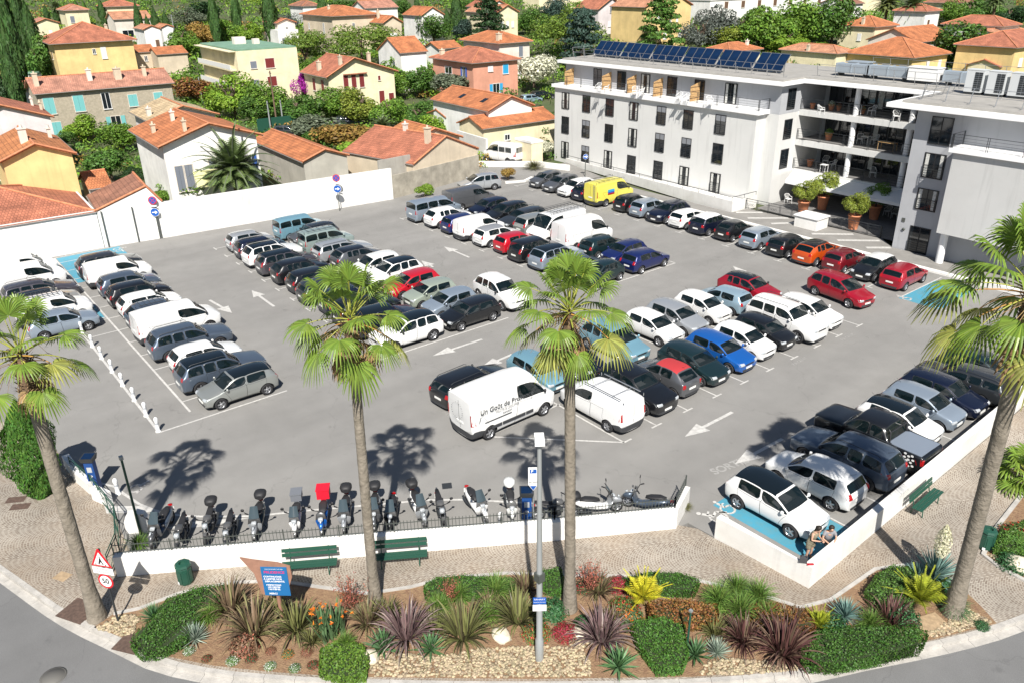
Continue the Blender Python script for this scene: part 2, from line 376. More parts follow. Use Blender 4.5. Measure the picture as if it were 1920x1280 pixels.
for k in range(0, 11):
    u = -36.75-2.4*k
    if k == 0: ln(u, 35.75, u, 44.9, .11); ln(u-.1, 44.9, u-.6, 44.9, .09, .0095); continue
    ln(u, 35.7, u, 44.8); ln(u-.36, 35.7, u+.36, 35.7, .09, .0095); ln(u-.36, 44.8, u+.36, 44.8, .09, .0095)
for k in range(0, 18):
    u = -22.45-2.4*k; ln(u, 51, u, 56.6); ln(u-.36, 51, u+.36, 51, .09, .0095)
ln(-26.6, 26.1, -26.6, 44.4, .1, .0095)
for k in range(0, 9):
    v = 26.1+2.3*k; ln(-31.3, v, -21.75, v); ln(-21.75, v-.36, -21.75, v+.36, .09, .0095); ln(-31.3, v-.36, -31.3, v+.36, .09, .0095)
for k in range(0, 8):
    v = 26.0+2.4*k; ln(-16.5, v, -11.7, v); ln(-16.5, v-.36, -16.5, v+.36, .09, .0095)
def lnp(a, c, w=.1, z=.011): p, q = at(*a), at(*c); ln(p.x, p.y, q.x, q.y, w, z)
for a, c in [((915, 817), (1050, 757)), ((903, 812), (915, 818)), ((915, 818), (1170, 829)), ((1031, 750), (1170, 829)), ((1170, 829), (1184, 822)), ((809, 749), (822, 744)), ((809, 749), (820, 756)), ((885, 800), (905, 815))]: lnp(a, c)
# curved white line through the motorbike bays
cv = [at(*p) for p in [(188, 905), (215, 912), (232, 925), (262, 945), (300, 960), (345, 967), (400, 968), (480, 967), (560, 958), (640, 951), (720, 944), (800, 937), (880, 936), (960, 941), (1010, 943)]]
for p, q in zip(cv, cv[1:]): ln(p.x, p.y, q.x, q.y, .12, .0125)
wb = [at(*p) for p in [(196, 948), (262, 948), (300, 956), (262, 962), (230, 961), (200, 962)]]
mk.add([(p.x, p.y, .009) for p in wb], [tuple(range(len(wb)))[::-1]])
wb = [at(*p) for p in [(310, 990), (345, 979), (395, 974), (470, 970), (400, 984), (350, 990)]]
mk.add([(p.x, p.y, .009) for p in wb], [tuple(range(len(wb)))[::-1]])
# hatching in front of the care home
for i, (a, c) in enumerate([((1380, 399), (1430, 399)), ((1402, 409.5), (1478, 409.5)), ((1446, 420), (1500, 418)), ((1512, 427), (1548, 426)), ((1522, 439), (1600, 440)), ((1570, 451), (1650, 452)), ((1624, 465), (1670, 465))]):
    p, q = at(*a), at(*c); ln(p.x, p.y, q.x, q.y, .42, .016)
struct(mk.build('parking_lines', MARKM))
def arrow(tail, tip, hw=.42, hl=1.35):
    p, q = at(*tail), at(*tip); d = Vector((q.x-p.x, q.y-p.y)); L_ = d.length; d.normalize(); e = Vector((-d.y, d.x)); P0 = Vector((p.x, p.y)); Q = Vector((q.x, q.y)); N = Q-d*hl
    a = MB(); z = .0065
    a.add([(*(P0+e*.09), z), (*(P0-e*.09), z), (*(N-e*.09), z), (*(N+e*.09), z)], [(0, 1, 2, 3)])
    a.add([(*(N+e*hw), z), (*(N-e*hw), z), (*Q, z)], [(0, 1, 2)])
    struct(a.build('painted_arrow', MARKM))
for t, h in [((393, 563), (435, 587)), ((514, 575), (472, 545)), ((880, 483), (833, 463)), ((904, 636), (811, 667)), ((960, 664), (900, 690)), ((1373, 772), (1284, 818)), ((1467, 822), (1378, 869)), ((1388, 508), (1374, 499)), ((812, 501), (790, 489))]: arrow(t, h)
# blue bays
def bay(pts, name='blue_bay'):
    b = MB(); b.add([(*p, .004) for p in pts], [tuple(range(len(pts)))]); o = b.build(name, BLUEM); struct(o); return o
def ccw(p): 
    a = sum(p[i][0]*p[(i+1) % len(p)][1]-p[(i+1) % len(p)][0]*p[i][1] for i in range(len(p))); return p if a > 0 else p[::-1]
bay(ccw([(-69.4, 9.2), (-62.2, 9.2), (-62.2, 13.9), (-69.4, 13.9)]))
bay(ccw([(-56.8, 4.6), (-53.9, 4.6), (-53.9, 9.0), (-56.8, 9.0)]))
bay(ccw([(-22.45, 50.6), (-19.7, 50.6), (-19.9, 55.6), (-22.45, 55.6)]))
bay(ccw([(-16.0, 23.1), (-11.4, 23.1), (-11.4, 25.9), (-16.0, 25.9)]))
def text_obj(s, size, loc, rz, m, name, parent=None, rot=None, ext=0.0, align='CENTER', bold=0.0):
    cu = bpy.data.curves.new(name, 'FONT'); cu.body = s; cu.size = size; cu.align_x = align; cu.align_y = 'CENTER'; cu.extrude = ext; cu.offset = bold
    o = bpy.data.objects.new(name, cu); COL.objects.link(o)
    dg = bpy.context.evaluated_depsgraph_get(); me = bpy.data.meshes.new_from_object(o.evaluated_get(dg)); bpy.data.objects.remove(o)
    me.materials.clear(); me.materials.append(m); o = link(name, me, parent, loc); o.rotation_euler = rot if rot else (0, 0, rz); return o
FADED = mat('faded_road_paint', (.36, .35, .335), .8, noise=(9, .5, (.24, .24, .23)))
p = at(1368, 873); q = at(1343, 862); struct(text_obj('SORTIE', .62, (p.x, p.y, .006), R(80), FADED, 'painted_writing', bold=.02))
for px, py, rz in [(508, 703, 0), (352, 562, 0), (448, 651, 0), (845, 781, 0), (1590, 632, 90), (1500, 677, 90)]:
    p = at(px, py); struct(text_obj('PAYANT', .36, (p.x, p.y, .007), R(rz), FADED, 'painted_writing'))
def wheelchair(px, py, s, rz):
    p = at(px, py); b = MB(); M = Matrix.Rotation(rz, 3, 'Z')
    def seg(a, c, w=.05):
        a, c = Vector((*a, 0)), Vector((*c, 0)); d = (c-a).normalized(); q = Vector((-d.y, d.x, 0))*w
        b.add([M @ ((a+q)*s), M @ ((a-q)*s), M @ ((c-q)*s), M @ ((c+q)*s)], [(0, 1, 2, 3)])
    pr = None
    for i in range(13):
        a = R(100+i*22); c = (math.cos(a)*.32, -.1+math.sin(a)*.32)
        if pr: seg(pr, c)
        pr = c
    seg((-.02, .5), (0, .05), .07); seg((0, .08), (.3, .05), .05); seg((.3, .05), (.4, -.35), .05); seg((0, .3), (.22, .3), .04)
    b.add([M @ (Vector((math.cos(R(i*45))*.09-.02, .62+math.sin(R(i*45))*.09, 0))*s) for i in range(8)], [tuple(range(8))])
    o = b.build('painted_wheelchair_sign', MARKM); o.location = (p.x, p.y, .0105); struct(o)
wheelchair(1361, 952, .9, R(90)); wheelchair(1698, 560, .8, R(90)); wheelchair(1768, 580, .8, R(90)); wheelchair(222, 467, .9, R(0)); wheelchair(258, 913, .85, R(20)); wheelchair(1342, 968, 1.1, R(120))
# access sheets
slab('walkway', [(-68, 57.55), (-8, 57.55), (-8, 60.4), (-28.1, 60.4), (-29.7, 61.9), (-42.3, 61.4), (-42.5, 59.2), (-56, 59.3), (-68, 62.3)], .012, WALKM)
slab('side_path', [(-10.6, 46), (-10.9, 60), (-4, 60), (-6.5, 44)], .010, ROADM, z0=-.1)
b = MB(); b.bb(-60, -44, 57.28, 57.5, -.1, .06); b.bb(-43.9, -20.3, 57.05, 57.52, -.1, .14); b.bb(-20.3, -12, 56.9, 57.45, -.1, .35); struct(b.build('kerb_white', WHITEW))

# ------------------------------------------------------------------ walls round the car park
def wall(name, label, pl, w0, w1, z0, h, m, cat='wall', cope=None):
    b = MB(); ribbon(b, pl, w0, w1, z0, h)
    o = b.build(name, m, uv=True); tag(o, label, cat)
    if cope:
        c = MB(); ribbon(c, pl, w0-.03, w1+.03, h+.001, h+.05); c.build('coping', cope, o)
    return o
wall('low_wall', 'low white wall under the railing behind the benches', FWALL, 0, -.28, -.25, .88, WHITEW)
wall('low_wall', 'low white corner wall beside the seated couple and the bench', RWALL, .02, -.28, -.25, .95, WHITEW)
DIRTY = mat('stained_render', (.46, .42, .345), .9, noise=(.9, .4, (.24, .22, .18)), bump=(12, .4))
OLDGREY = mat('old_grey_render', (.44, .42, .37), .9, noise=(.6, .3, (.30, .28, .25)), bump=(12, .4))
wall('boundary_wall', 'tall white boundary wall behind the two tall blue arrow signs', [(-69.25, 17.6), (-67.2, 38.75)], 0, -.3, -.3, 3.0, WHITEW)
# railing on the front wall
def railing(name, label, pl, z0, z1, step, m, cat='railing', r=.011, rails=2, post=2.0):
    pts = [Vector(p) for p in pl]; root = thing(name, label, cat, (pts[0].x, pts[0].y, 0)); b = MB(); c = MB(); o = Vector((pts[0].x, pts[0].y))
    for p, q in zip(pts, pts[1:]):
        L_ = (q-p).length; n = max(1, int(L_/step))
        for i in range(n+1):
            s = p.lerp(q, i/n)-o; b.tube([(s.x, s.y, z0), (s.x, s.y, z1)], r, 4, smooth=False)
        zs = [z0+.08, z1-.10] if rails == 2 else [z0+(z1-z0)*k/(rails-1)*.98+.01 for k in range(rails)]
        for z in zs: c.tube([(p.x-o.x, p.y-o.y, z), (q.x-o.x, q.y-o.y, z)], r*1.5, 4, smooth=False)
        n = max(1, round(L_/post))
        for i in range(n+1):
            s = p.lerp(q, i/n)-o; c.box((s.x, s.y, (z0+z1)/2), (.04, .04, z1-z0+.04))
    b.build('bars', m, root); c.build('rails', m, root); return root
GREYM = mat('grey_painted_steel', (.10, .11, .10), .5, .3)
railing('wall_railing', 'grey spiked railing on top of the low front wall, before the motorbikes', offs(FWALL, -.2), .88, 1.38, .13, GREYM)
# ------------------------------------------------------------------ the care home
HOMEW = mat('home_white_render', (.63, .63, .615), .8, noise=(.35, .1, (.58, .58, .565)), bump=(30, .1))
HOMEG = mat('home_grey_render', (.40, .41, .43), .8, noise=(.35, .08), bump=(30, .1))
FASC = mat('white_fascia', (.84, .84, .84), .4)
ROOFG = mat('flat_roof_gravel', (.36, .345, .32), .9, noise=(1.1, .25, (.27, .26, .24)), bump=(12, .6))
CURT = mat('curtain_fabric', (.55, .55, .52), .9, noise=(9, .3))
BLIND = mat('grey_roller_blind', (.22, .23, .25), .6)
FLOORT = mat('terrace_tiles', (.17, .165, .16), .8, noise=(2, .25))
home = thing('care_home', 'long white and grey care home with balconies, flat roofs and dark windows', 'building', (-43, 64, 0))
HB = Vector((-43, 64, 0))
def hp(b, name, ms, uv=False):
    b.v = [(x-HB.x, y-HB.y, z-HB.z) for x, y, z in b.v]; return b.build(name, ms, home, uv=uv)
U0, U1, UA = -70.85, -43.55, -42.2            # main wing left end, lower front corner, upper corner
b = MB(); b.bb(U0, U1, 63, 76, -.3, 8.05, 0); b.bb(U1, UA, 64.4, 76, -.3, 8.05, 0); hp(b, 'lower_walls', [HOMEW])
b = MB(); b.bb(U0-.25, U1+.35, 62.7, 64.38, 8.06, 8.42); hp(b, 'terrace_slab', [FASC])
b = MB(); b.bb(U0+.3, UA, 64.4, 76, 8.06, 10.6); hp(b, 'attic_walls', [HOMEG])
# main roof: two steps in plan
b = MB(); b.bb(U0-.3, UA+.55, 63.6, 76.5, 10.61, 10.92, 0); b.bb(UA+.56, -22, 66.9, 78, 10.61, 10.92, 0); b.bb(-30.0, -6, 59.3, 66.89, 10.61, 10.92, 0)
hp(b, 'roof_edge', [FASC])
b = MB(); b.bb(U0, UA+.2, 64.1, 76.2, 10.925, 11.1); b.bb(UA+.2, -22, 67.4, 77.6, 10.925, 11.1); b.bb(-29.2, -6, 60.0, 67.39, 10.925, 11.1); hp(b, 'roof', [ROOFG])
# recess: back wall, side walls, balcony slabs, columns
b = MB(); b.bb(UA, -22, 71.5, 78, -.3, 10.6); hp(b, 'recess_wall', [HOMEG])
for z in (8.2, 5.5, 2.8):
    b = MB(); b.bb(UA+.01, -28.0, 67.5, 71.49, z-.5, z); hp(b, 'balcony_slab', [HOMEW])
    b = MB(); b.bb(UA+.05, -28.0, 67.8, 71.4, z+.002, z+.03); hp(b, 'balcony_floor', [FLOORT])
for z0, z1 in ((8.2, 10.6), (5.5, 7.7), (2.8, 5.0)):
    for u in (-37.0, -32.0):
        b = MB(); b.lathe([(.24, z0), (.24, z1)], 16, c=(u, 68.0, 0)); hp(b, 'column', [FASC])
def railp(pl, z0, h, n=5, dbl=2.4, name='balcony_railing'):
    b = MB(); pts = [Vector(p) for p in pl]
    for p, q in zip(pts, pts[1:]):
        for k in range(n):
            z = z0+.12+(h-.12)*k/(n-1); b.tube([(p.x, p.y, z), (q.x, q.y, z)], .022 if k == n-1 else .011, 4, smooth=False)
        L_ = (q-p).length; m_ = max(1, round(L_/dbl)); d = (q-p).normalized()
        for i in range(m_+1):
            for e in (-.06, .06):
                s = p.lerp(q, i/m_)+d*e; b.box((s.x, s.y, z0+h/2), (.03, .03, h))
    return hp(b, name, [DARKM])
for z in (8.2, 5.5, 2.8): railp([(UA+.1, 67.56), (-28.2, 67.56)], z, 1.0)
railp([(U0-.1, 64.3), (U0-.1, 62.8), (U1+.25, 62.8), (U1+.25, 64.3)], 8.42, .95)
# glass fronts of the recess: dark frames and dark panes, some with a curtain
for z0, z1 in ((8.24, 10.6), (5.54, 7.7), (2.84, 5.0), (.1, 2.3)):
    u = UA+.5
    k = 0
    while u < -28.6:
        w_ = 1.55; b = MB(); b.bb(u, u+w_-.08, 71.40, 71.49, z0, z1, 0); fr = hp(b, 'window_frame', [BLACK])
        g = MB(); g.v = []; g.bb(u+.09, u+w_/2-.08, 71.385, 71.397, z0+.1, z1-.1, 0); g.bb(u+w_/2-.0, u+w_-.17, 71.385, 71.397, z0+.1, z1-.1, 0)
        o = hp(g, 'pane', [GLASS]); o.parent = fr
        if (k*7+int(z0*3)) % 4 == 1:
            g = MB(); g.bb(u+.2, u+.62, 71.37, 71.382, z0+.2, z1-.5, 0); o = hp(g, 'curtain', [CURT]); o.parent = fr
        u += w_; k += 1
# french windows of the main wing
def french(u, v, z0, z1, w_, kind, rail=True, depth_=.10):
    b = MB(); t = .06; y0 = v-.015
    b.bb(u-w_/2-t, u-w_/2, y0-.02, v+.1, z0-t, z1+t, 0); b.bb(u+w_/2, u+w_/2+t, y0-.02, v+.1, z0-t, z1+t, 0); b.bb(u-w_/2, u+w_/2, y0-.02, v+.1, z1, z1+t, 0); b.bb(u-w_/2, u+w_/2, y0-.06, v+.1, z0-t, z0, 0)
    b.bb(u-.035, u+.035, y0-.012, v+.05, z0+.0, z1, 0); b.bb(u-w_/2, u-.04, y0-.01, v+.05, (z0+z1)/2-.02, (z0+z1)/2+.02, 0); b.bb(u+.04, u+w_/2, y0-.01, v+.05, (z0+z1)/2-.02, (z0+z1)/2+.02, 0)
    fr = hp(b, 'window', [BLACK])
    g = MB(); g.bb(u-w_/2, u+w_/2, y0+.008, v+.02, z0, z1, 0); o = hp(g, 'pane', [GLASS]); o.parent = fr
    if kind == 'curtain':
        g = MB(); g.bb(u-w_/2+.05, u-w_/2+.30, y0+.001, y0+.006, z0+.03, z1-.03, 0); g.bb(u+w_/2-.34, u+w_/2-.12, y0+.001, y0+.006, z0+.03, z1-.03, 0); o = hp(g, 'curtain', [CURT]); o.parent = fr
    if kind == 'blind':
        g = MB(); g.bb(u-w_/2+.02, u+w_/2-.02, y0-.008, y0+.003, z1-(z1-z0)*.3, z1-.01, 0); o = hp(g, 'blind', [BLIND]); o.parent = fr
    if rail:
        g = MB()
        for k in range(5): z = z0+.12+.17*k; g.tube([(u-w_/2, v-.1, z), (u+w_/2, v-.1, z)], .013, 4, smooth=False)
        for s in (-1, 1): g.box((u+s*w_/2, v-.06, z0+.45), (.03, .1, .85))
        o = hp(g, 'window_guard', [DARKM]); o.parent = fr
rw = random.Random(3)
cu = [-69.0, -65.6, -62.0, -58.5, -54.75, -51.3, -47.45]
for row, (z0, z1) in enumerate(((5.88, 7.55), (3.13, 4.9), (.32, 2.08))):
    for i, u in enumerate(cu):
        kd = ['curtain', 'curtain', 'blind', 'curtain', 'plain'][rw.randrange(5)]
        if (row, i) in ((0, 6), (1, 1), (1, 4), (2, 1)): kd = 'blind'
        french(u, 63, z0, z1, 1.12, kd)
for i, px in enumerate((1120, 1165, 1210, 1260, 1312, 1372)):
    d = FWD+RGT*((px-960)/FPX)-UP*((160-640)/FPX); u = d.x*64.4/d.y
    french(u, 64.4, 8.46, 10.25, 1.15 if i < 5 else 1.3, ['plain', 'plain', 'curtain', 'plain', 'plain', 'curtain'][i], rail=False)
# windows in the side wall facing +u
def side_win(u, v, z0, z1, w_):
    b = MB(); b.bb(u-.05, u+.03, v-w_/2-.05, v+w_/2+.05, z0-.05, z1+.05, 0); fr = hp(b, 'window', [BLACK])
    g = MB(); g.bb(u+.031, u+.036, v-w_/2+.03, v-.03, z0+.03, z1-.03, 0); g.bb(u+.031, u+.036, v+.03, v+w_/2-.03, z0+.03, z1-.03, 0); o = hp(g, 'pane', [GLASS]); o.parent = fr
    g = MB()
    for k in range(5): z = z0+.12+.17*k; g.tube([(u+.1, v-w_/2, z), (u+.1, v+w_/2, z)], .013, 4, smooth=False)
    o = hp(g, 'window_guard', [DARKM]); o.parent = fr
for z0, z1 in ((8.4, 10.15), (5.75, 7.45), (3.05, 4.75)): side_win(UA, 66.0, z0, z1, 1.15)
# right wing
b = MB(); b.bb(-28.15, -6, 60.5, 71, -.3, 10.6); hp(b, 'wing_walls', [HOMEG])
for z0, z1, kd in ((8.25, 10.1, 'plain'), (5.8, 7.5, 'curtain'), (3.38, 4.88, 'curtain'), (.06, 1.95, 'plain')): french(-26.25, 60.5, z0, z1, 1.45, kd, rail=z0 < 8)
b = MB(); b.bb(-24.35, -6, 58.75, 60.49, 2.4, 8.2); hp(b, 'bay_walls', [mat('home_pale_render', (.52, .52, .51), .8, noise=(.3, .06), bump=(30, .1))])
b = MB(); b.bb(-24.6, -6, 58.5, 60.49, 8.201, 8.5); hp(b, 'bay_slab', [FASC])
railp([(-24.5, 60.3), (-24.5, 58.6), (-6, 58.6)], 8.5, .95)
b = MB(); b.lathe([(.27, 0), (.27, 2.39)], 16, c=(-24.05, 59.55, 0)); hp(b, 'column', [FASC])
b = MB(); b.bb(-24.8, -6, 60.42, 60.49, 0, 2.39, 0); hp(b, 'garage_wall', [HOMEG])
b = MB(); b.box((-27.95+.3, 60.47, 2.3), (.24, .03, .3)); b.lathe([(.001, -.04), (.11, -.04), (.11, .04), (.001, .04)], 12, 0, Matrix.Rotation(PI/2, 3, 'X'), c=(-27.5, 60.44, 1.6)); hp(b, 'wall_lamp', [GREYM])
# awning over the ground-floor terrace
AWN = mat('white_awning_canvas', (.80, .80, .79), .7, noise=(.8, .1, (.74, .74, .74)))
b = MB(); b.add([(UA+.2, 67.49, 2.62), (-28.6, 67.49, 2.62), (-28.6, 65.3, 2.15), (UA+.9, 65.3, 2.15), (UA+.2, 67.49, 2.58), (-28.6, 67.49, 2.58), (-28.6, 65.3, 2.11), (UA+.9, 65.3, 2.11), (-28.6, 65.28, 1.9), (UA+.9, 65.28, 1.9), (-28.6, 65.31, 1.9), (UA+.9, 65.31, 1.9)],
  [(0, 3, 2, 1), (4, 5, 6, 7), (3, 9, 8, 2), (7, 6, 10, 11)]); hp(b, 'awning', [AWN])
b = MB(); b.bb(-41.8, -28.16, 62.0, 71.3, .0, .05); struct(b.build('terrace', FLOORT))
# solar panels, railings, machines on the roof
PVM = mat('solar_panel_glass', (.006, .022, .065), .08, .2, spec=.8, noise=(.6, .3))
u = -69.6
for grp in range(6):
    for k in range(4 if grp < 5 else 3):
        w_ = 1.02; v0, z0, v1, z1 = 67.6, 11.35, 68.9, 12.75
        r_ = thing('solar_panel', ['first', 'second', 'third', 'fourth'][k]+' dark blue panel of the '+['leftmost', 'second', 'third', 'fourth', 'fifth', 'rightmost'][grp]+' group on the roof', 'solar panel', (u, v0, 11.1), 0, 'solar panels on the care home roof')
        q = MB(); q.add([(0, 0, z0-11.1), (w_, 0, z0-11.1), (w_, v1-v0, z1-11.1), (0, v1-v0, z1-11.1), (0, .04, z0-11.14), (w_, .04, z0-11.14), (w_, v1-v0+.04, z1-11.14), (0, v1-v0+.04, z1-11.14)], [(0, 1, 2, 3), (7, 6, 5, 4), (0, 4, 5, 1), (2, 6, 7, 3), (0, 3, 7, 4), (1, 5, 6, 2)]); q.build('frame', ALU, r_)
        q = MB(); e = .035; f = lambda s, t: (s*w_, t*(v1-v0)-.006, (z0-11.1)+t*(z1-z0)+.006)
        q.add([f(e, e), f(1-e, e), f(1-e, 1-e), f(e, 1-e)], [(0, 1, 2, 3)]); q.build('cells', PVM, r_)
        q = MB(); q.tube([(w_/2, v1-v0, 0), (w_/2, v1-v0, z1-11.14)], .03, 4); q.tube([(w_/2, .05, 0), (w_/2, .05, z0-11.14)], .03, 4); q.tube([(w_/2, .05, 0.03), (w_/2, v1-v0, .03)], .03, 4); q.build('stand', ALU, r_)
        u += w_+.03
    u += .16
def roofrail(pl, label, lean):
    b = MB(); pts = [Vector(p) for p in pl]; o = pts[0]; r_ = thing('roof_guardrail', label, 'railing', (o.x, o.y, 11.1))
    c = MB()
    for p, q in zip(pts, pts[1:]):
        L_ = (q-p).length; n = max(1, round(L_/1.7)); d = (q-p).normalized(); nn = Vector((d.y, -d.x))*lean
        for z, f in ((1.05, 1), (.55, .5)): b.tube([(*(p-o+nn*f), z), (*(q-o+nn*f), z)], .022, 4)
        for i in range(n+1):
            s = p.lerp(q, i/n)-o; c.tube([(*s, 0), (*(s+nn), 1.05)], .028, 4); c.tube([(*s, .02), (*(s-nn*1.8), .02)], .028, 4)
    b.build('rails', ALU, r_); c.build('stands', ALU, r_)
roofrail([(U0+.3, 76), (U0+.3, 65.6), (-43, 65.6)], 'silver guardrail leaning along the roof before the solar panels', .25)
roofrail([(-41.4, 68.4), (-29.0, 68.4)], 'silver guardrail along the roof edge above the balconies', .25)
roofrail([(-41, 77.2), (-24, 77.2)], 'silver guardrail along the far edge of the roof behind the pipes', .25)
roofrail([(-28.4, 66), (-28.4, 61.2), (-8, 61.2)], 'silver guardrail around the roof corner of the right wing', -.25)
DUCT = mat('duct_grey', (.36, .41, .46), .45, .3)
for k, (x0, x1, y, h, lab) in enumerate([(-40.6, -37.6, 70.4, .75, 'short blue grey roof duct at the left end of the duct line'), (-37.4, -34.0, 70.3, .8, 'middle section of the blue grey roof duct left of the white box'), (-31.0, -28.2, 70.3, .8, 'blue grey roof duct section right of the white roof box')]):
    d_ = thing('roof_duct', lab, 'duct', ((x0+x1)/2, y, 11.1)); q = MB(); l = (x1-x0)/2
    q.bb(-l, l, -.55, .55, .3, .3+h); q.bb(-l, -l+.1, -.6, .6, .28, .35+h); q.bb(l-.1, l, -.6, .6, .28, .35+h); q.bb(-.05, .05, -.6, .6, .28, .35+h); q.build('casing', DUCT, d_)
    q = MB()
    for x in (-l+.3, l-.3): q.bb(x-.05, x+.05, -.5, .5, 0, .3)
    q.build('foot', DARKM, d_)
d_ = thing('roof_unit', 'white box with lid on the roof between the duct sections', 'ventilation unit', (-32.5, 69.9, 11.1)); q = MB(); q.bb(-1.2, 1.2, -.6, .6, .25, 1.25); q.bb(-1.25, 1.25, -.65, .65, 1.25, 1.31); q.build('casing', WHITEP, d_); q = MB(); q.bb(-1.0, 1.0, -.4, .4, 0, .25); q.build('foot', DARKM, d_)
d_ = thing('roof_unit', 'grey flat topped extractor beside the last solar panel', 'ventilation unit', (-40.6, 74.0, 11.1)); q = MB(); q.bb(-.9, .9, -.6, .6, .2, .85); q.bb(-1.1, 1.1, -.75, .75, .85, .92); q.build('casing', DUCT, d_); q = MB(); q.bb(-.5, .5, -.5, .5, 0, .2); q.build('foot', DARKM, d_)
for i, lab in enumerate(('leftmost', 'second', 'third from the left', 'rightmost')):
    d_ = thing('air_conditioner', lab+' tall grey air conditioning unit on the right wing roof', 'air conditioner', (-27.0+i*1.55, 66.4, 11.1), 0, 'air conditioners on the roof')
    q = MB(); q.bb(-.62, .62, -.4, .4, .18, 1.75); q.bb(-.64, .64, -.42, .42, 1.752, 1.80); q.build('casing', mat('unit_grey', (.55, .57, .58), .5), d_)
    q = MB()
    for a in range(9):
        for c_ in range(2): q.bb(.0+c_*.29, .26+c_*.29, -.425, -.41, .3+a*.15, .42+a*.15)
    q.build('grille', DARKM, d_)
    q = MB(); q.bb(-.6, .6, -.35, -.25, 0, .18); q.bb(-.6, .6, .25, .35, 0, .18); q.build('foot', DARKM, d_)
# bamboo screens and white chairs on the roof terrace; chairs on balconies and the ground terrace
BAMB = mat('bamboo', (.46, .29, .13), .8, noise=(6, .4))
for i, px in enumerate((1067, 1137, 1184, 1234, 1304)):
    d = FWD+RGT*((px-960)/FPX)-UP*((160-640)/FPX); u = d.x*63.6/d.y
    s_ = thing('bamboo_screen', ['tall brown bamboo screen at the left end of the roof terrace', 'tall brown bamboo screen left of the first white chairs', 'tall brown bamboo screen, third on the roof terrace', 'tall brown bamboo screen, fourth on the roof terrace', 'tall brown bamboo screen farthest right on the roof terrace'][i], 'privacy screen', (u, 63.65, 8.43), 0, 'bamboo screens on the roof terrace')
    q = MB(); n = 26
    for k in range(n):
        y = -.72+1.4*k/n; zt = 1.75-.35*(1-k/n); q.tube([(0, y, 0), (.0, y, zt)], .026, 5)
    q.build('canes', BAMB, s_); q = MB()
    for z in (.3, .9, 1.3): q.bb(-.04, .04, -.74, .68, z-.02, z+.02)
    q.build('battens', mat('brown_wood', (.12, .07, .04), .7), s_)
def chair_bm(s_, col):
    q = MB(); q.bb(-.24, .24, -.24, .22, .42, .45); q.build('seat', col, s_)
    q = MB(); pts = [(-.25, .22, .46), (-.25, .28, .82), (.25, .28, .82), (.25, .22, .46)]
    for k in range(5): x = -.2+.1*k; q.tube([(x, .22, .45), (x, .30, .80)], .016, 4)
    q.tube([(-.26, -.16, .62), (-.27, .2, .66), (-.22, .32, .82), (0, .36, .86), (.22, .32, .82), (.27, .2, .66), (.26, -.16, .62)], .022, 5); q.build('backrest', col, s_)
    for x in (-.22, .22):
        for y in (-.2, .2):
            q = MB(); q.tube([(x*1.15, y*1.15, 0), (x, y, .43)], .02, 5)
            if y < 0: q.tube([(x, y, .43), (x*1.15, y*.8, .62)], .018, 5)
            q.build('leg', col, s_)
WPL = mat('white_plastic', (.78, .78, .77), .4)
ch0 = thing('garden_chair', '', 'chair', (0, 0, -70), 0, 'white plastic garden chairs of the care home'); chair_bm(ch0, WPL)
def pv_(px, py, z):
    p = at(px, py, z); return p.x, p.y
for px, py, z, rz, lab in [(1122, 165, 8.5, 20, 'white garden chair by the first door on the roof terrace'), (1136, 168, 8.5, -60, 'white garden chair beside the second bamboo screen'), (1190, 172, 8.5, 40, 'white garden chair just right of the third bamboo screen'), (1202, 174, 8.5, -40, 'white garden chair two places right of the third bamboo screen'), (1273, 184, 8.5, 10, 'white garden chair left of the last bamboo screen pair'), (1286, 186, 8.5, 0, 'white garden chair touching the last bamboo screen'), (1331, 191, 8.5, 60, 'white garden chair alone at the right of the roof terrace'),
    (1609, 206, 8.4, 30, 'white garden chair on the top balcony right of the first column'), (1635, 207, 8.4, -20, 'white garden chair in the middle of the top balcony'), (1681, 217, 8.4, 40, 'white garden chair before the right column of the top balcony'), (1540, 205, 8.4, 150, 'white garden chair among flowers on the top balcony'),
    (1613, 260, 5.7, 30, 'white garden chair on the middle balcony by the round table'), (1640, 262, 5.7, -30, 'white garden chair on the middle balcony left of the wooden table'), (1697, 275, 5.7, -60, 'white garden chair on the middle balcony right of its column'),
    (1548, 301, 3.0, 20, 'white garden chair at the back of the lowest balcony'), (1561, 308, 3.0, -30, 'white garden chair by the small table on the lowest balcony'), (1637, 323, 3.0, 40, 'white garden chair alone on the lowest balcony'),
    (1478, 375, .4, 70, 'white garden chair at the left end of the ground terrace'), (1664, 398, .4, 0, 'white garden chair in the shade near the wing corner'), (1678, 403, .4, 10, 'white garden chair nearest the grey wing on the ground terrace'), (1624, 390, .4, 100, 'white garden chair behind the shaded potted tree')]:
    x, y = pv_(px, py, z+.4-(.4 if z < 1 else .1)); dup(ch0, (x, y, {8.5: 8.43, 8.4: 8.235, 5.7: 5.535, 3.0: 2.835, .4: .052}[z]), R(rz), lab)
for o in [ch0]+list(ch0.children_recursive): bpy.data.objects.remove(o)
# tables
def table(x, y, z, w_, d, col, label, cat='table'):
    t = thing('garden_table', label, cat, (x, y, z)); q = MB(); q.bb(-w_/2, w_/2, -d/2, d/2, .68, .72); q.build('table_top', col, t)
    for i in (-1, 1):
        for j in (-1, 1): q = MB(); q.tube([(i*(w_/2-.06), j*(d/2-.06), 0), (i*(w_/2-.06), j*(d/2-.06), .68)], .025, 5); q.build('leg', col, t)
x, y = pv_(1665, 268, 6.2); table(x, y, 5.535, 1.5, .7, BAMB, 'wooden table on the middle balcony left of its column')
x, y = pv_(1546, 310, 3.5); table(x, y, 2.835, .6, .6, WPL, 'small white table on the lowest balcony')
x, y = pv_(1625, 257, 6.2); table(x, y, 5.535, .7, .7, WPL, 'small white table on the middle balcony between two chairs')
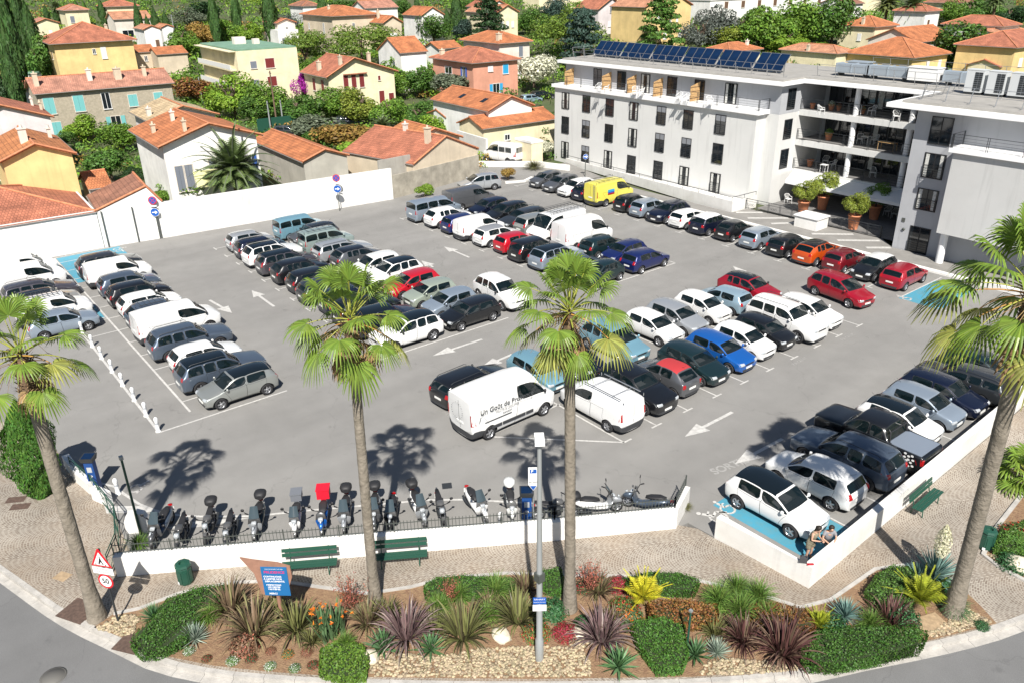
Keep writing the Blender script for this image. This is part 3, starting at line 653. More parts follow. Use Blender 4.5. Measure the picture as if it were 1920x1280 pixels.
# kiosk block, plinth ramp, fences
k_ = thing('white_block', 'square white masonry block with a flat lid on the hatched walkway', 'utility block', (-35.35, 60.55, .012)); q = MB(); q.bb(-1.05, 1.05, -.85, .85, 0, .95); q.build('walls', WHITEW, k_); q = MB(); q.bb(-1.15, 1.15, -.95, .95, .951, 1.03); q.build('lid', FASC, k_)
b = MB(); b.add([(-68.2, 62.4, -.2), (-42.5, 59.25, -.2), (-42.5, 62.9, -.2), (-68.2, 62.9, -.2), (-68.2, 62.4, .45), (-42.5, 59.25, 1.0), (-42.5, 62.9, 1.0), (-68.2, 62.9, .45), (-68.2, 62.6, .45), (-42.7, 59.5, 1.0), (-42.7, 62.85, .3), (-68, 62.85, .2), (-42.7, 59.5, .3), (-68, 62.6, .2)],
   [(0, 1, 5, 4), (1, 2, 6, 5), (4, 5, 9, 8), (13, 12, 10, 11), (8, 9, 12, 13), (5, 6, 10, 9)])
tag(b.build('ramp_wall', WHITEW, uv=False), 'long white ramp wall at the foot of the white wing', 'wall')
def fence_line(name, label, pl, zz, h, dbl, orn=False):
    pts = [Vector(p) for p in pl]; o = pts[0]; r_ = thing(name, label, 'railing', (o.x, o.y, 0)); b = MB(); c = MB()
    for (p, q), (z0, z1) in zip(zip(pts, pts[1:]), zz):
        n = max(1, round((q-p).length/dbl))
        b.tube([(*(p-o), z0+h), (*(q-o), z1+h)], .028, 4)
        if orn: b.tube([(*(p-o), z0+.12), (*(q-o), z1+.12)], .02, 4); b.tube([(*(p-o), z0+h*.78), (*(q-o), z1+h*.78)], .016, 4)
        for i in range(n+1):
            t = i/n; s = p.lerp(q, t)-o; z = z0+(z1-z0)*t
            for e in ((-.05, .05) if orn else (0,)): d = (q-p).normalized()*e; c.tube([(s.x+d.x, s.y+d.y, z), (s.x+d.x, s.y+d.y, z+h)], .018, 4)
            if orn and i < n and i % 2 == 0:
                e2 = p.lerp(q, (i+1)/n)-o
                for k in range(4):
                    a = s.lerp(e2, .2+.15*k); r2 = .09+.02*(k % 2); pr = [(a.x+math.cos(t2)*r2*.8, a.y, z+.42+math.sin(t2)*r2) for t2 in [j*PI/4 for j in range(9)]]; b.tube(pr, .012, 3, cap=False)
    b.build('rails', DARKM, r_); c.build('posts', DARKM, r_)
fence_line('terrace_fence', 'low dark ornamental fence in front of the potted trees', [(-42.4, 61.2), (-29.9, 61.95), (-29.9, 61.96)], [(.02, .02), (.02, .02)], .95, 1.15, True)
fence_line('ramp_handrail', 'thin dark handrail on the white ramp wall', [(-68, 62.42), (-42.6, 59.3), (-42.5, 62.7)], [(.45, 1.0), (1.0, 1.0)], .35, 2.2)
# potted trees are built with the plants
# ------------------------------------------------------------------ the village houses
def rcol(n, c, row=.36):
    d = tuple(x*.74 for x in c); e = (c[0]*.52, c[1]*.5, c[2]*.5); return tile_mat('roof_tiles_'+n, c, d, e, row)
RO = dict(orange=rcol('orange', (.56, .205, .085)), red=rcol('red', (.49, .18, .105)), pink=rcol('pink', (.54, .26, .18)), pale=rcol('pale', (.60, .29, .17)), brown=rcol('brown', (.36, .17, .11)), beige=rcol('beige', (.60, .46, .28)), mixed=rcol('mixed', (.56, .22, .085)))
RIDGE = mat('ridge_tiles', (.50, .20, .10), .8, noise=(3, .3))
def wm(n, c): return mat('render_'+n, c, .9, noise=(.45, .16), bump=(14, .25))
WA = dict(yellow=wm('yellow', (.72, .53, .24)), cream=wm('cream', (.74, .66, .45)), white=wm('white', (.78, .77, .74)), beige=wm('beige', (.58, .49, .37)), pink=wm('pink', (.62, .30, .21)), pale=wm('pale', (.68, .62, .55)), lilac=wm('lilac', (.66, .60, .60)), grey=wm('grey', (.42, .40, .35)),
 stone=mat('stone_wall', (.46, .40, .31), .95, noise=(3.2, .5, (.33, .29, .22)), bump=(5, .8)))
SH = dict(turquoise=mat('shutter_turquoise', (.17, .46, .46), .6), bordeaux=mat('shutter_bordeaux', (.18, .025, .025), .6), blue=mat('shutter_blue', (.03, .10, .42), .6), sky=mat('shutter_sky', (.03, .33, .60), .6), white=mat('shutter_white', (.75, .75, .74), .6), brown=mat('shutter_brown', (.14, .08, .05), .6), grey=mat('shutter_grey', (.18, .20, .24), .6), green=mat('shutter_green', (.10, .22, .16), .6))
def house(label, A=None, Bx=None, h=5, D=10, rt='hip', wall='cream', roof='orange', pitch=.36, over=.45, wins=(), chim=(), cat='house', pts=None, W=None, name='house', ridge=None, asym=.5, extra=None, rot=87):
    if pts: a, bb = Vector((*pts[0], 0)), Vector((*pts[1], 0)); gz = 0
    else:           # the village stands square to one street direction
        a = onz(*A, h); gz = a.z-h; dr = Vector((math.cos(R(rot)), math.sin(R(rot)), 0)); nn_ = RGT*FPX-FWD*(Bx[0]-960)
        W = -(a-CAM).dot(nn_)/dr.dot(nn_); a = Vector((a.x, a.y, 0)); bb = a+dr*W; W = None
    if W: bb = a+(bb-a).normalized()*W
    d = bb-a; W = d.length; rz = math.atan2(d.y, d.x); n = Vector((-math.sin(rz), math.cos(rz), 0))
    if n.dot(a-Vector((0, 0, 0))) < 0: n = -n
    # local frame: x along the front, y away from the viewer; origin at the front left ground corner
    flip = (Vector((-math.sin(rz), math.cos(rz), 0)).dot(n) < 0)
    r_ = thing(name, label, cat, (a.x, a.y, gz), rz)
    Y = lambda y: -y if flip else y
    base = -1.2
    o = over; x0, x1, y0, y1 = o, W-o, o, D-o
    b = MB(); rise = 0
    if rt == 'flat':
        b.prism([(x0, Y(y0)), (x1, Y(y0)), (x1, Y(y1)), (x0, Y(y1))], base, h)
    elif rt == 'gy':
        rise = pitch*W/2 if asym == .5 else pitch*W*max(asym, 1-asym); xm = W*asym; zf = lambda x: h+rise*(x/xm if x < xm else (W-x)/(W-xm))-.04
        zz = [zf(x0), zf(xm), zf(x1)]; P_ = []
        for y in (y0, y1): P_ += [(x0, Y(y), base), (x1, Y(y), base), (x1, Y(y), zz[2]), (xm, Y(y), zz[1]), (x0, Y(y), zz[0])]
        b.add(P_, [(0, 1, 2, 3, 4), (9, 8, 7, 6, 5), (0, 4, 9, 5), (1, 6, 7, 2)])
    elif rt == 'gx':
        rise = pitch*D/2; ym = D/2; zf = lambda y: h+rise*(1-abs(y-ym)/ym)-.04; P_ = []
        for x in (x0, x1): P_ += [(x, Y(y0), base), (x, Y(y1), base), (x, Y(y1), zf(y1)), (x, Y(ym), zf(ym)), (x, Y(y0), zf(y0))]
        b.add(P_, [(4, 3, 2, 1, 0), (5, 6, 7, 8, 9), (0, 5, 9, 4), (1, 2, 7, 6)])
    else:
        b.prism([(x0, Y(y0)), (x1, Y(y0)), (x1, Y(y1)), (x0, Y(y1))], base, h+.05)
    b.build('wall', WA[wall], r_, uv=True)
    t = .14
    def slab_(q):
        q = [Vector(p) for p in q]; rb.add([tuple(p) for p in q]+[(p.x, p.y, p.z-t) for p in q], [tuple(range(len(q))), tuple(range(2*len(q)-1, len(q)-1, -1))]+[(i, i+len(q), (i+1) % len(q)+len(q), (i+1) % len(q)) for i in range(len(q))])
    rb = MB(); ridges = []
    if rt == 'flat':
        rb.prism([(0.1, Y(.1)), (W-.1, Y(.1)), (W-.1, Y(D-.1)), (.1, Y(D-.1))], h+.002, h+.25)
    elif rt == 'gy':
        slab_([(0, Y(0), h), (xm, Y(0), h+rise), (xm, Y(D), h+rise), (0, Y(D), h)]); slab_([(xm, Y(0), h+rise), (W, Y(0), h), (W, Y(D), h), (xm, Y(D), h+rise)]); ridges = [((xm, Y(0), h+rise), (xm, Y(D), h+rise)), ((0, Y(0), h), (xm, Y(0), h+rise)), ((W, Y(0), h), (xm, Y(0), h+rise))]
    elif rt == 'gx':
        slab_([(0, Y(0), h), (W, Y(0), h), (W, Y(ym), h+rise), (0, Y(ym), h+rise)]); slab_([(0, Y(ym), h+rise), (W, Y(ym), h+rise), (W, Y(D), h), (0, Y(D), h)]); ridges = [((0, Y(ym), h+rise), (W, Y(ym), h+rise))]
    else:
        s = min(W, D)/2; rise = s*pitch
        if W >= D: e, f = (s, Y(D/2), h+rise), (W-s, Y(D/2), h+rise)
        else: e, f = (W/2, Y(s), h+rise), (W/2, Y(D-s), h+rise)
        c = [(0, Y(0), h), (W, Y(0), h), (W, Y(D), h), (0, Y(D), h)]
        if W >= D: slab_([c[0], c[1], f, e]); slab_([c[2], c[3], e, f]); slab_([c[1], c[2], f]); slab_([c[3], c[0], e]); ridges = [(e, f), (c[0], e), (c[3], e), (c[1], f), (c[2], f)]
        else: slab_([c[0], c[1], e]); slab_([c[1], c[2], f, e]); slab_([c[2], c[3], f]); slab_([c[3], c[0], e, f]); ridges = [(e, f), (c[0], e), (c[1], e), (c[2], f), (c[3], f)]
    rm_ = RO[roof] if roof in RO else roof
    # every slope faces up
    me_ = rb.build('roof', rm_, r_, uv=True); bm = bmesh.new(); bm.from_mesh(me_.data); bmesh.ops.recalc_face_normals(bm, faces=bm.faces[:]); bm.to_mesh(me_.data); bm.free()
    if rt != 'flat':
        ul = me_.data.uv_layers[0]
        for p in me_.data.polygons:
            nn = p.normal
            if abs(nn.z) > .995: continue
            hh = Vector((0, 0, 1)).cross(nn).normalized(); vv = nn.cross(hh)
            for li in p.loop_indices: co = me_.data.vertices[me_.data.loops[li].vertex_index].co; ul.data[li].uv = (co.dot(hh), co.dot(vv))
        q = MB()
        for p1, p2 in ridges: q.tube([(p1[0], p1[1], p1[2]+.03), (p2[0], p2[1], p2[2]+.03)], .10, 5)
        q.build('ridge', RIDGE, me_)
        gs = ([((0, Y(-.05)), (W, Y(-.05)))] if rt in ('hip', 'gx') else [])+([((x, Y(0)), (x, Y(D))) for x in (-.05, W+.05)] if rt in ('hip', 'gy') else [])
        for g0, g1 in gs: MB().tube([(*g0, h-.1), (*g1, h-.1)], .06, 5).build('gutter', mat('zinc_gutter', (.30, .27, .25), .5, .3), r_)
    # windows: (face, position 0-1, sill height, width, height, shutter, open?)
    for wn in wins:
        f, s, z, ww, hh_, col = wn[:6]; op = len(wn) > 6 and wn[6]
        if f == 'f': c = Vector((x0+(x1-x0)*s, Y(y0), z)); ex = Vector((1, 0, 0)); ny = Vector((0, Y(-1), 0))
        elif f == 'l': c = Vector((x0, Y(y0+(y1-y0)*s), z)); ex = Vector((0, Y(1), 0)); ny = Vector((-1, 0, 0))
        else: c = Vector((x1, Y(y0+(y1-y0)*s), z)); ex = Vector((0, Y(1), 0)); ny = Vector((1, 0, 0))
        def pl(sx0, sx1, z0, z1, d0, d1):
            vs = []
            for zz_ in (z0, z1):
                for (sx, dd) in ((sx0, d0), (sx1, d0), (sx1, d1), (sx0, d1)): vs.append(c+ex*sx+ny*dd+Vector((0, 0, zz_)))
            return vs, [(0, 3, 2, 1), (4, 5, 6, 7), (0, 1, 5, 4), (1, 2, 6, 5), (2, 3, 7, 6), (3, 0, 4, 7)]
        q = MB(); q.add(*pl(-ww/2-.08, ww/2+.08, -.10, 0, .01, .14)); q.add(*pl(-ww/2-.07, -ww/2, 0, hh_+.07, .01, .05)); q.add(*pl(ww/2, ww/2+.07, 0, hh_+.07, .01, .05)); q.add(*pl(-ww/2, ww/2, hh_, hh_+.07, .01, .05)); q.add(*pl(-.03, .03, 0, hh_, .013, .035))
        fr = q.build('window', SH['white'] if col in ('white', 'blue', 'sky', None) else WA['pale'], r_)
        q = MB(); q.add(*pl(-ww/2+.005, ww/2-.005, .005, hh_-.005, .002, .015)); q.build('pane', GLASS, fr)
        if col:
            if op:
                for s_ in (-1, 1):
                    q = MB(); q.add(*pl(min(s_*(ww/2+.09), s_*(ww+.05)), max(s_*(ww/2+.09), s_*(ww+.05)), 0, hh_, .02, .07)); q.build('shutter', SH[col], fr)
            else:
                for s_ in (-1, 1):
                    q = MB(); q.add(*pl(min(s_*.01, s_*(ww/2-.01)), max(s_*.01, s_*(ww/2-.01)), .01, hh_-.01, .04, .075)); q.build('shutter', SH[col], fr)
    for ci in chim:
        cx, cy = ci[0]*W, ci[1]*D; cw = ci[2] if len(ci) > 2 else .5; chh = ci[3] if len(ci) > 3 else 1.5
        if rt == 'gy': zt = h+rise*(cx/xm if cx < xm else (W-cx)/(W-xm))
        elif rt == 'gx': zt = h+rise*(1-abs(cy-D/2)/(D/2))
        elif rt == 'flat': zt = h
        else: zt = h+rise*min(1, min(cx, W-cx, cy, D-cy)/min(W, D)*2)
        q = MB(); q.bb(cx-cw/2, cx+cw/2, Y(cy)-cw/2, Y(cy)+cw/2, zt-.5, zt+chh); q.bb(cx-cw/2-.07, cx+cw/2+.07, Y(cy)-cw/2-.07, Y(cy)+cw/2+.07, zt+chh+.001, zt+chh+.09); q.lathe([(.12, zt+chh+.092), (.10, zt+chh+.35)], 8, c=(cx, Y(cy), 0)); q.build('chimney', WA['pale' if (int(cx*7) % 2) else 'beige'], me_)
    if extra: extra(r_, W, D, h, Y, me_, rise)
    return r_
def gridw(face, n, zs, w, h, col, op=False, s0=.12, s1=.88):
    return [(face, s0+(s1-s0)*(i/(n-1) if n > 1 else .5), z, w, h, col, op) for z in zs for i in range(n)]
def skylights(lst):
    def f(r_, W, D, h, Y, roof, rise):
        for (x, y, nx, nz_) in lst:
            q = MB(); c = Vector((x*W, Y(y*D), 0))
            # set flush on the left slope of a front gable roof
            z = h+rise*(x*W)/(W/2); sl = rise/(W/2); l = .45
            q.add([(c.x-l, c.y-Y(.4), z-l*sl+.05), (c.x+l, c.y-Y(.4), z+l*sl+.05), (c.x+l, c.y+Y(.4), z+l*sl+.05), (c.x-l, c.y+Y(.4), z-l*sl+.05), (c.x-l, c.y-Y(.4), z-l*sl-.1), (c.x+l, c.y-Y(.4), z+l*sl-.1), (c.x+l, c.y+Y(.4), z+l*sl-.1), (c.x-l, c.y+Y(.4), z-l*sl-.1)], [(0, 1, 2, 3), (0, 4, 5, 1), (1, 5, 6, 2), (2, 6, 7, 3), (3, 7, 4, 0)])
            q.build('skylight', GLASS, roof)
    return f
house('big square yellow villa with orange hipped roof among dark cypresses', (92, 83), (257, 75), 8.4, 15, 'hip', 'yellow', 'red', .42, .7, [('f', .60, 5.4, .8, 1.9, 'white'), ('f', .48, 6.3, .45, .8, None), ('l', .3, 5.5, .9, 1.4, 'brown'), ('l', .6, 5.5, .9, 1.4, 'white'), ('f', .55, 1.5, 1.4, 1.2, 'white', True), ('f', .25, 1.6, 1.0, .9, 'grey')], [(.75, .45, .5, .8)])
house('long stone row house with pink tiled roof and turquoise shutters', (62, 177), (327, 155), 6.2, 9, 'gx', 'stone', 'pink', .36, .4,
      [('f', .07, 3.4, 1.3, 2.1, 'turquoise'), ('f', .28, 3.4, 1.3, 2.1, 'turquoise'), ('f', .48, 3.4, 1.0, 2.1, None), ('f', .68, 3.4, 1.2, 1.6, 'turquoise'), ('f', .88, 3.4, 1.2, 1.6, 'turquoise'), ('f', .08, .3, 1.3, 2.0, 'turquoise'), ('f', .30, .3, 1.3, 2.0, 'turquoise'), ('f', .52, .3, 1.2, 2.0, 'turquoise', True)], [(.05, .25, .6, 1.5), (.42, .3, .6, 1.3), (.62, .28, .9, 1.3), (.82, .3, .5, 1.2)], asym=.5)
def cream_balc(r_, W, D, h, Y, roof, rise):
    # open balconies along the left side, two floors
    for z in (h-2.9, h-5.8):
        q = MB(); q.bb(-1.0, .44, min(Y(1), Y(D-1)), max(Y(1), Y(D-1)), z-.2, z); q.build('balcony', WA['cream'], r_)
        q = MB(); q.bb(-1.0, -.94, min(Y(1), Y(D-1)), max(Y(1), Y(D-1)), z+.02, z+.75); q.build('balcony_railing', SH['white'], r_)
        q = MB(); q.bb(.38, .444, min(Y(2), Y(D-2)), max(Y(2), Y(D-2)), z+.1, z+2.3); q.build('balcony_shade', SH['brown'], r_)
    q = MB(); q.bb(-1.1, .1, min(Y(.3), Y(D-.3)), max(Y(.3), Y(D-.3)), h-.12, h+.0); q.build('balcony_roof', WA['cream'], r_)
    q = MB(); q.bb(W*.35, W*.55, Y(D*.6)-.6, Y(D*.6)+.6, h+.25, h+1.4); q.build('roof_vent', WA['pale'], roof); q = MB(); q.bb(W*.62, W*.72, Y(D*.5)-.5, Y(D*.5)+.5, h+.25, h+1.1); q.build('roof_vent', WA['pale'], roof)
GREENR = mat('green_flat_roof', (.16, .28, .20), .8, noise=(.8, .2))
house('flat roofed cream apartment block with green roof and brown shutters', (442, 97), (556, 86), 8.8, 20, 'flat', 'cream', GREENR, over=.0, wins=[('f', .25, 6, 1.0, 1.1, 'grey'), ('f', .52, 5.9, 1.5, 1.5, 'bordeaux'), ('f', .25, 3.1, 1.0, 1.1, 'grey'), ('f', .52, 3.0, 1.5, 1.5, 'bordeaux'), ('f', .6, .6, .6, .7, 'grey')], cat='apartment block', name='apartment_block', extra=cream_balc)
def three_win(r_, W, D, h, Y, roof, rise):
    q = MB(); q.bb(W*.24, W*.56, min(Y(.1), Y(.46)), max(Y(.1), Y(.46)), 5.5, 5.62); q.build('window_canopy', RO['red'], r_, uv=True)
house('cream gabled house with bordeaux shutters beside the purple bougainvillea', (612, 146), (747, 141), 5.4, 11, 'gy', 'cream', 'red', .34, .55, [('f', .25, 3.4, .8, 2.0, 'bordeaux'), ('f', .37, 3.4, .8, 2.0, 'bordeaux'), ('f', .49, 3.4, .8, 2.0, 'bordeaux'), ('f', .76, 4.2, .4, .7, 'bordeaux'), ('f', .78, .6, .9, 1.9, 'bordeaux'), ('f', .93, .8, .9, 1.2, 'bordeaux'), ('l', .25, 2.8, 1.0, 1.9, 'bordeaux'), ('l', .6, 2.8, 1.0, 1.9, 'bordeaux')], [(.1, .5, .6, 1.2), (.25, .12, .5, 1.2), (.72, .3, .5, 1.6)], asym=.40, extra=three_win)
house('salmon pink house with blue shutters and hipped roof', (885, 119), (978, 112), 6.2, 14, 'hip', 'pink', 'red', .36, .5, [('f', .72, 4.0, 1.1, 1.5, 'sky'), ('f', .38, 4.6, .9, .8, 'white'), ('l', .22, 3.7, .9, 1.6, 'blue', True), ('l', .6, 3.9, 2.2, 1.1, None), ('f', .5, 1.0, 1.3, 1.5, 'sky', True), ('l', .5, .8, 1.2, 1.6, 'blue', True)], [(.15, .85, .7, .7)])
house('tall beige house with orange hipped roof behind the salmon pink one', (935, 82), (1000, 77), 6.8, 13, 'hip', 'pale', 'orange', .40, .5, [('f', .70, 4.2, .9, 1.9, 'grey'), ('l', .2, 4.4, .8, 1.2, 'grey'), ('l', .5, 4.4, .8, 1.2, 'grey'), ('l', .8, 4.4, .8, 1.2, 'grey'), ('f', .7, 1.2, 1.0, 1.2, 'white')], [(.15, .12, .8, 1.0)])
house('wide beige villa with orange roof and three skylights behind the pines', (620, 31), (713, 28), 7.6, 17, 'hip', 'beige', 'orange', .30, .5, [('f', .45, 5.2, .5, .8, None), ('l', .3, 4.0, .7, 2.0, None), ('l', .8, 4.6, .5, 1.2, None)], [(.3, .5, .5, .6)])
house('white house with orange roof right of the large umbrella pine', (750, 100), (803, 96), 6.2, 9, 'gx', 'white', 'orange', .50, .25, [('l', .3, 3.4, .7, 1.2, 'grey')])
house('small ochre gabled house between the beige villa and the white house', (718, 44), (756, 45), 6, 8, 'gy', 'beige', 'orange', .55, .3, [('f', .5, 2.4, 1.6, 1.4, 'white')], [(.3, .6)])
house('white gabled house with arched wall in the trees above the pine', (790, 30), (834, 26), 6, 9, 'gy', 'white', 'orange', .55, .25, [('f', .8, 3.4, .6, 1.0, 'grey')])
house('white house with brown roof at the top edge above the skylight villa', (684, 16), (748, 12), 5, 8, 'gx', 'white', 'pink', .4, .3, [('f', .2, 2, .7, 1.0, 'grey'), ('f', .8, 2, .9, 1.1, 'grey')])
house('white gabled villa with orange roof behind the large date palm', (296, 277), (492, 254), 6.0, 12, 'gy', 'white', 'orange', .33, .5, [('f', .12, 1.6, .7, 2.4, 'grey'), ('f', .22, 1.6, .7, 2.4, 'grey'), ('f', .5, 3.0, 1.0, 1.3, 'grey'), ('f', .85, 2.8, 1.0, 1.3, 'blue', True)], [(.30, .10, .3, .9), (.35, .6, .35, .8), (.12, .5, .35, .7)], extra=lambda r_, W, D, h, Y, roof, rise: MB().add([(W*.28, Y(.44), 3.3), (W*.62, Y(.44), 3.3), (W*.66, Y(-2.2), 2.4), (W*.24, Y(-2.2), 2.4), (W*.28, Y(.44), 3.2), (W*.62, Y(.44), 3.2), (W*.66, Y(-2.2), 2.3), (W*.24, Y(-2.2), 2.3)], [(0, 1, 2, 3), (7, 6, 5, 4), (3, 2, 6, 7)]).build('awning', mat('yellow_awning', (.60, .60, .30), .7), r_))
house('lilac white house with pale beige tiled roof behind the date palm villa', (279, 229), (412, 214), 4.8, 10, 'gy', 'lilac', 'beige', .34, .45, [('f', .8, 2.4, .8, 1.1, 'brown')], [(.1, .3, .5, .8)])
house('pale yellow gabled house with orange roof at the left edge', (-4, 306), (144, 282), 6.4, 11, 'gy', 'yellow', 'mixed', .40, .35, [('f', .3, 2.2, .5, .8, None)], [(.42, .25, .6, 1.1), (.85, .7, .3, .8)])
house('rear wing of pinkish white house with red roof at the left edge', (-90, 238), (101, 221), 6.0, 11, 'gy', 'lilac', 'red', .36, .35, [('f', .75, 3.2, .9, 1.2, 'white')], [(.9, .8, .25, .8), (.95, .5, .25, .8)])
house('white low house with tile strip under the stone row house', (-60, 178), (70, 190), 4.0, 7, 'gx', 'white', 'red', .3, .3)
# the buildings that close the car park on the left
house('long white building with large hipped terracotta roof along the car park', pts=[(-70.9, -9), (-69.85, 12.9)], h=3.05, D=12, rt='hip', wall='white', roof='red', pitch=.30, over=.02, chim=[])
def shed_pipe(r_, W, D, h, Y, roof, rise):
    for x, z0, z1 in ((.3, 0, h-.1), (W*.52, 0, h-.1), (W-.6, 0, h+.2)):
        q = MB(); q.tube([(x, Y(-.10), 0), (x, Y(-.10), z1)], .05, 6); q.build('drainpipe', GREYM, r_)
house('white annex with low brown tiled roof and drainpipes on the car park side', pts=[(-69.85, 12.92), (-69.3, 17.9)], h=3.1, D=6, rt='gy', wall='white', roof='brown', pitch=.35, over=.01, asym=.8, extra=shed_pipe)
house('small orange roofed shed half in shade beside the yellow house', (165, 355), (212, 346), 3.2, 5, 'gx', 'white', 'orange', .4, .2)
house('old beige gabled building with brown red roof beside the parked silver people carrier', pts=[(-67.75, 41.6), (-69.6, 51.0)], h=2.9, D=11, rt='gy', wall='beige', roof='red', pitch=.42, over=.08, chim=[(.36, .12, .5, 1.4), (.5, .55, .4, .6)], wins=[])
house('low orange roofed house behind the old beige building', (764, 272), (868, 252), 3.0, 7, 'gy', 'beige', 'mixed', .38, .3, [('l', .4, .6, .8, 1.2, 'bordeaux'), ('l', .75, .6, .9, 1.3, 'white')])
wall('old_wall', 'old stained grey wall between the white wall and the beige gabled building', [(-67.36, 38.85), (-67.75, 41.5), (-69.5, 50.9)], .02, -.2, -.3, 2.25, DIRTY)
wall('old_wall', 'higher old grey wall behind the green bush and the grey van', [(-68.6, 38.2), (-68.9, 42.0)], 0, -.2, -.3, 3.6, OLDGREY)
house('grey walled house with long orange roof right of the date palm', (567, 304), (655, 294), 3.2, 15, 'gy', 'grey', 'orange', .36, .2, [])
house('white gabled house with bright orange roof and two skylights', (915, 209), (1003, 203), 4.6, 14, 'gy', 'white', 'orange', .40, .3, [], [], extra=skylights([(.25, .25, 0, 0), (.25, .62, 0, 0)]))
house('low cream house with long orange roof beside the care home', (905, 242), (1046, 222), 3.0, 6, 'gx', 'cream', 'orange', .35, .3, [('f', .32, 1.2, .7, .6, None)])
house('tiny orange roofed lean-to under the skylight house', (835, 220), (905, 224), 2.6, 5, 'gx', 'cream', 'orange', .3, .3)
house('small cream hut with flat white roof beside the white minibus', (996, 271), (1021, 266), 2.5, 3.4, 'flat', 'cream', WHITEW, over=.15, cat='hut', name='hut')
house('low beige house with solar panel and orange roof right of the yellow villa', (250, 99), (293, 97), 4.0, 7, 'gx', 'beige', 'orange', .3, .2, [('f', .5, 2.3, .5, .9, None)])
house('low beige house with orange roof, right neighbour of the solar panel one', (293, 103), (353, 98), 4.0, 7, 'gx', 'beige', 'orange', .3, .2)
house('small house with orange roof at the top left behind the yellow villa', (62, 45), (112, 38), 5, 11, 'gy', 'cream', 'pink', .35, .3, [('f', .6, 2.4, .6, 1, 'white')])
house('cream house with pink hipped roof between the thin cypresses at top left', (118, 20), (168, 16), 5.5, 10, 'hip', 'cream', 'pink', .40, .4, [('f', .25, 2.6, .9, 1.5, 'grey')])
house('cream house with red hipped roof at the top left edge of the photo', (197, 13), (262, 9), 5.5, 11, 'hip', 'cream', 'red', .40, .4)
house('brownish terraced house with pale orange roof left of the tall thin cypress', (212, 37), (286, 31), 5, 9, 'gx', 'pale', 'pale', .32, .3, [('f', .3, 1, 2.4, 1.5, None)])
house('white gabled house between the tall cypresses', (268, 56), (302, 50), 6.5, 9, 'gy', 'white', 'pale', .4, .2, [('f', .7, 3, .7, 1.4, 'brown')])
house('white gabled house behind the three cypresses', (302, 52), (326, 48), 5.5, 8, 'gy', 'white', 'pale', .4, .2)
house('small house with round window left of the skylight villa', (518, 44), (556, 34), 5, 9, 'gy', 'pale', 'red', .35, .3, [('f', .5, 3.6, .5, .5, None)])
house('white flat roofed house at the foot of the skylight villa', (520, 60), (560, 57), 3.6, 6, 'flat', 'white', WHITEW, over=.1, wins=[('f', .3, 1, 1.2, 1.2, 'grey'), ('f', .75, 1, 1.2, 1.2, 'grey')])
house('brown roofed house at the top edge beside the tall cypress', (566, 12), (604, 9), 5, 9, 'hip', 'white', 'brown', .4, .3)
house('low orange roofed house with white roof terrace behind the pink house', (822, 92), (868, 96), 4.0, 6, 'gx', 'white', 'orange', .35, .3, [('f', .6, 1.4, 1.2, 1.3, 'grey')])
house('cream gabled house with brownish mottled roof among the trees, top centre', (931, 25), (974, 29), 6.5, 13, 'gy', 'cream', 'pale', .5, .3, [('f', .25, 3.4, .6, 1.2, 'white'), ('f', .5, 3.4, .6, 1.2, 'white'), ('f', .75, 3.4, .6, 1.2, 'white'), ('r', .3, 4, .5, .9, 'grey')])
house('orange roofed house behind the mottled roof one at the top edge', (916, 14), (956, 9), 6, 10, 'gy', 'white', 'red', .45, .3)
house('long beige apartment building along the top edge, centre', (1010, -12), (1235, -12), 4.5, 8, 'flat', 'cream', WHITEW, over=.3, wins=gridw('f', 9, (2.6,), 1.2, 1.4, 'white'), cat='apartment block', name='apartment_block')
house('pale gabled house with bright red roof below the long apartment building', (1122, 18), (1174, 19), 5.5, 9, 'gy', 'lilac', 'red', .55, .4, [('f', .5, 4.6, .8, 1.3, 'grey'), ('f', .5, 1.6, 1.6, 1.1, 'white')], [(.7, .5)])
house('yellow two storey house with white shutters behind the big cedar', (1210, 14), (1300, 15), 8.5, 11, 'gy', 'yellow', 'pale', .45, .3, [('f', .3, 5.3, .8, 1.2, 'white'), ('f', .55, 5.3, .5, .9, 'white'), ('f', .7, 5.3, .5, .9, 'white'), ('f', .78, 1.9, .9, 1.7, 'white'), ('f', .45, 1.9, .9, 1.7, 'white')])
house('long white apartment building with brown shutters at the top right', (1332, 2), (1565, 11), 5.5, 8, 'flat', 'white', WHITEW, over=.3, wins=gridw('f', 7, (3.6, ), 1.3, 1.5, 'brown'), cat='apartment block', name='apartment_block')
house('grey white house at the top edge left of the date palms', (1590, 8), (1622, 4), 6, 8, 'gx', 'white', 'brown', .35, .3)
house('small orange roof with satellite dish just behind the solar panels', (1368, 98), (1432, 97), 4.0, 7, 'hip', 'cream', 'orange', .35, .4, chim=[(.75, .3, .5, .7)])
house('pale terracotta hipped roof house between trees and the large yellow house', (1570, 101), (1606, 99), 3.6, 13, 'hip', 'cream', 'pale', .38, .4, chim=[(.05, .5, .5, .9)])
house('large yellow house with bright orange hipped roof behind the right wing', (1715, 109), (1787, 101), 4.4, 14, 'hip', 'yellow', 'orange', .42, .6, gridw('l', 4, (.9,), 1.4, 2.0, 'grey')+gridw('f', 2, (.9,), .9, 2.4, 'white', s0=.45, s1=.8), [])
house('orange roofed house between the large yellow house and the round tree', (1722, 80), (1796, 72), 4.2, 11, 'gx', 'pale', 'orange', .42, .4)
house('cream house with orange roof and chimney beside the crimson bougainvillea', (1643, 51), (1687, 46), 5, 9, 'hip', 'cream', 'orange', .42, .4, [('f', .5, 2.2, .8, 1.3, 'white'), ('l', .4, 2.2, .8, 1.3, 'white')], [(.1, .4, .5, 1.2)])
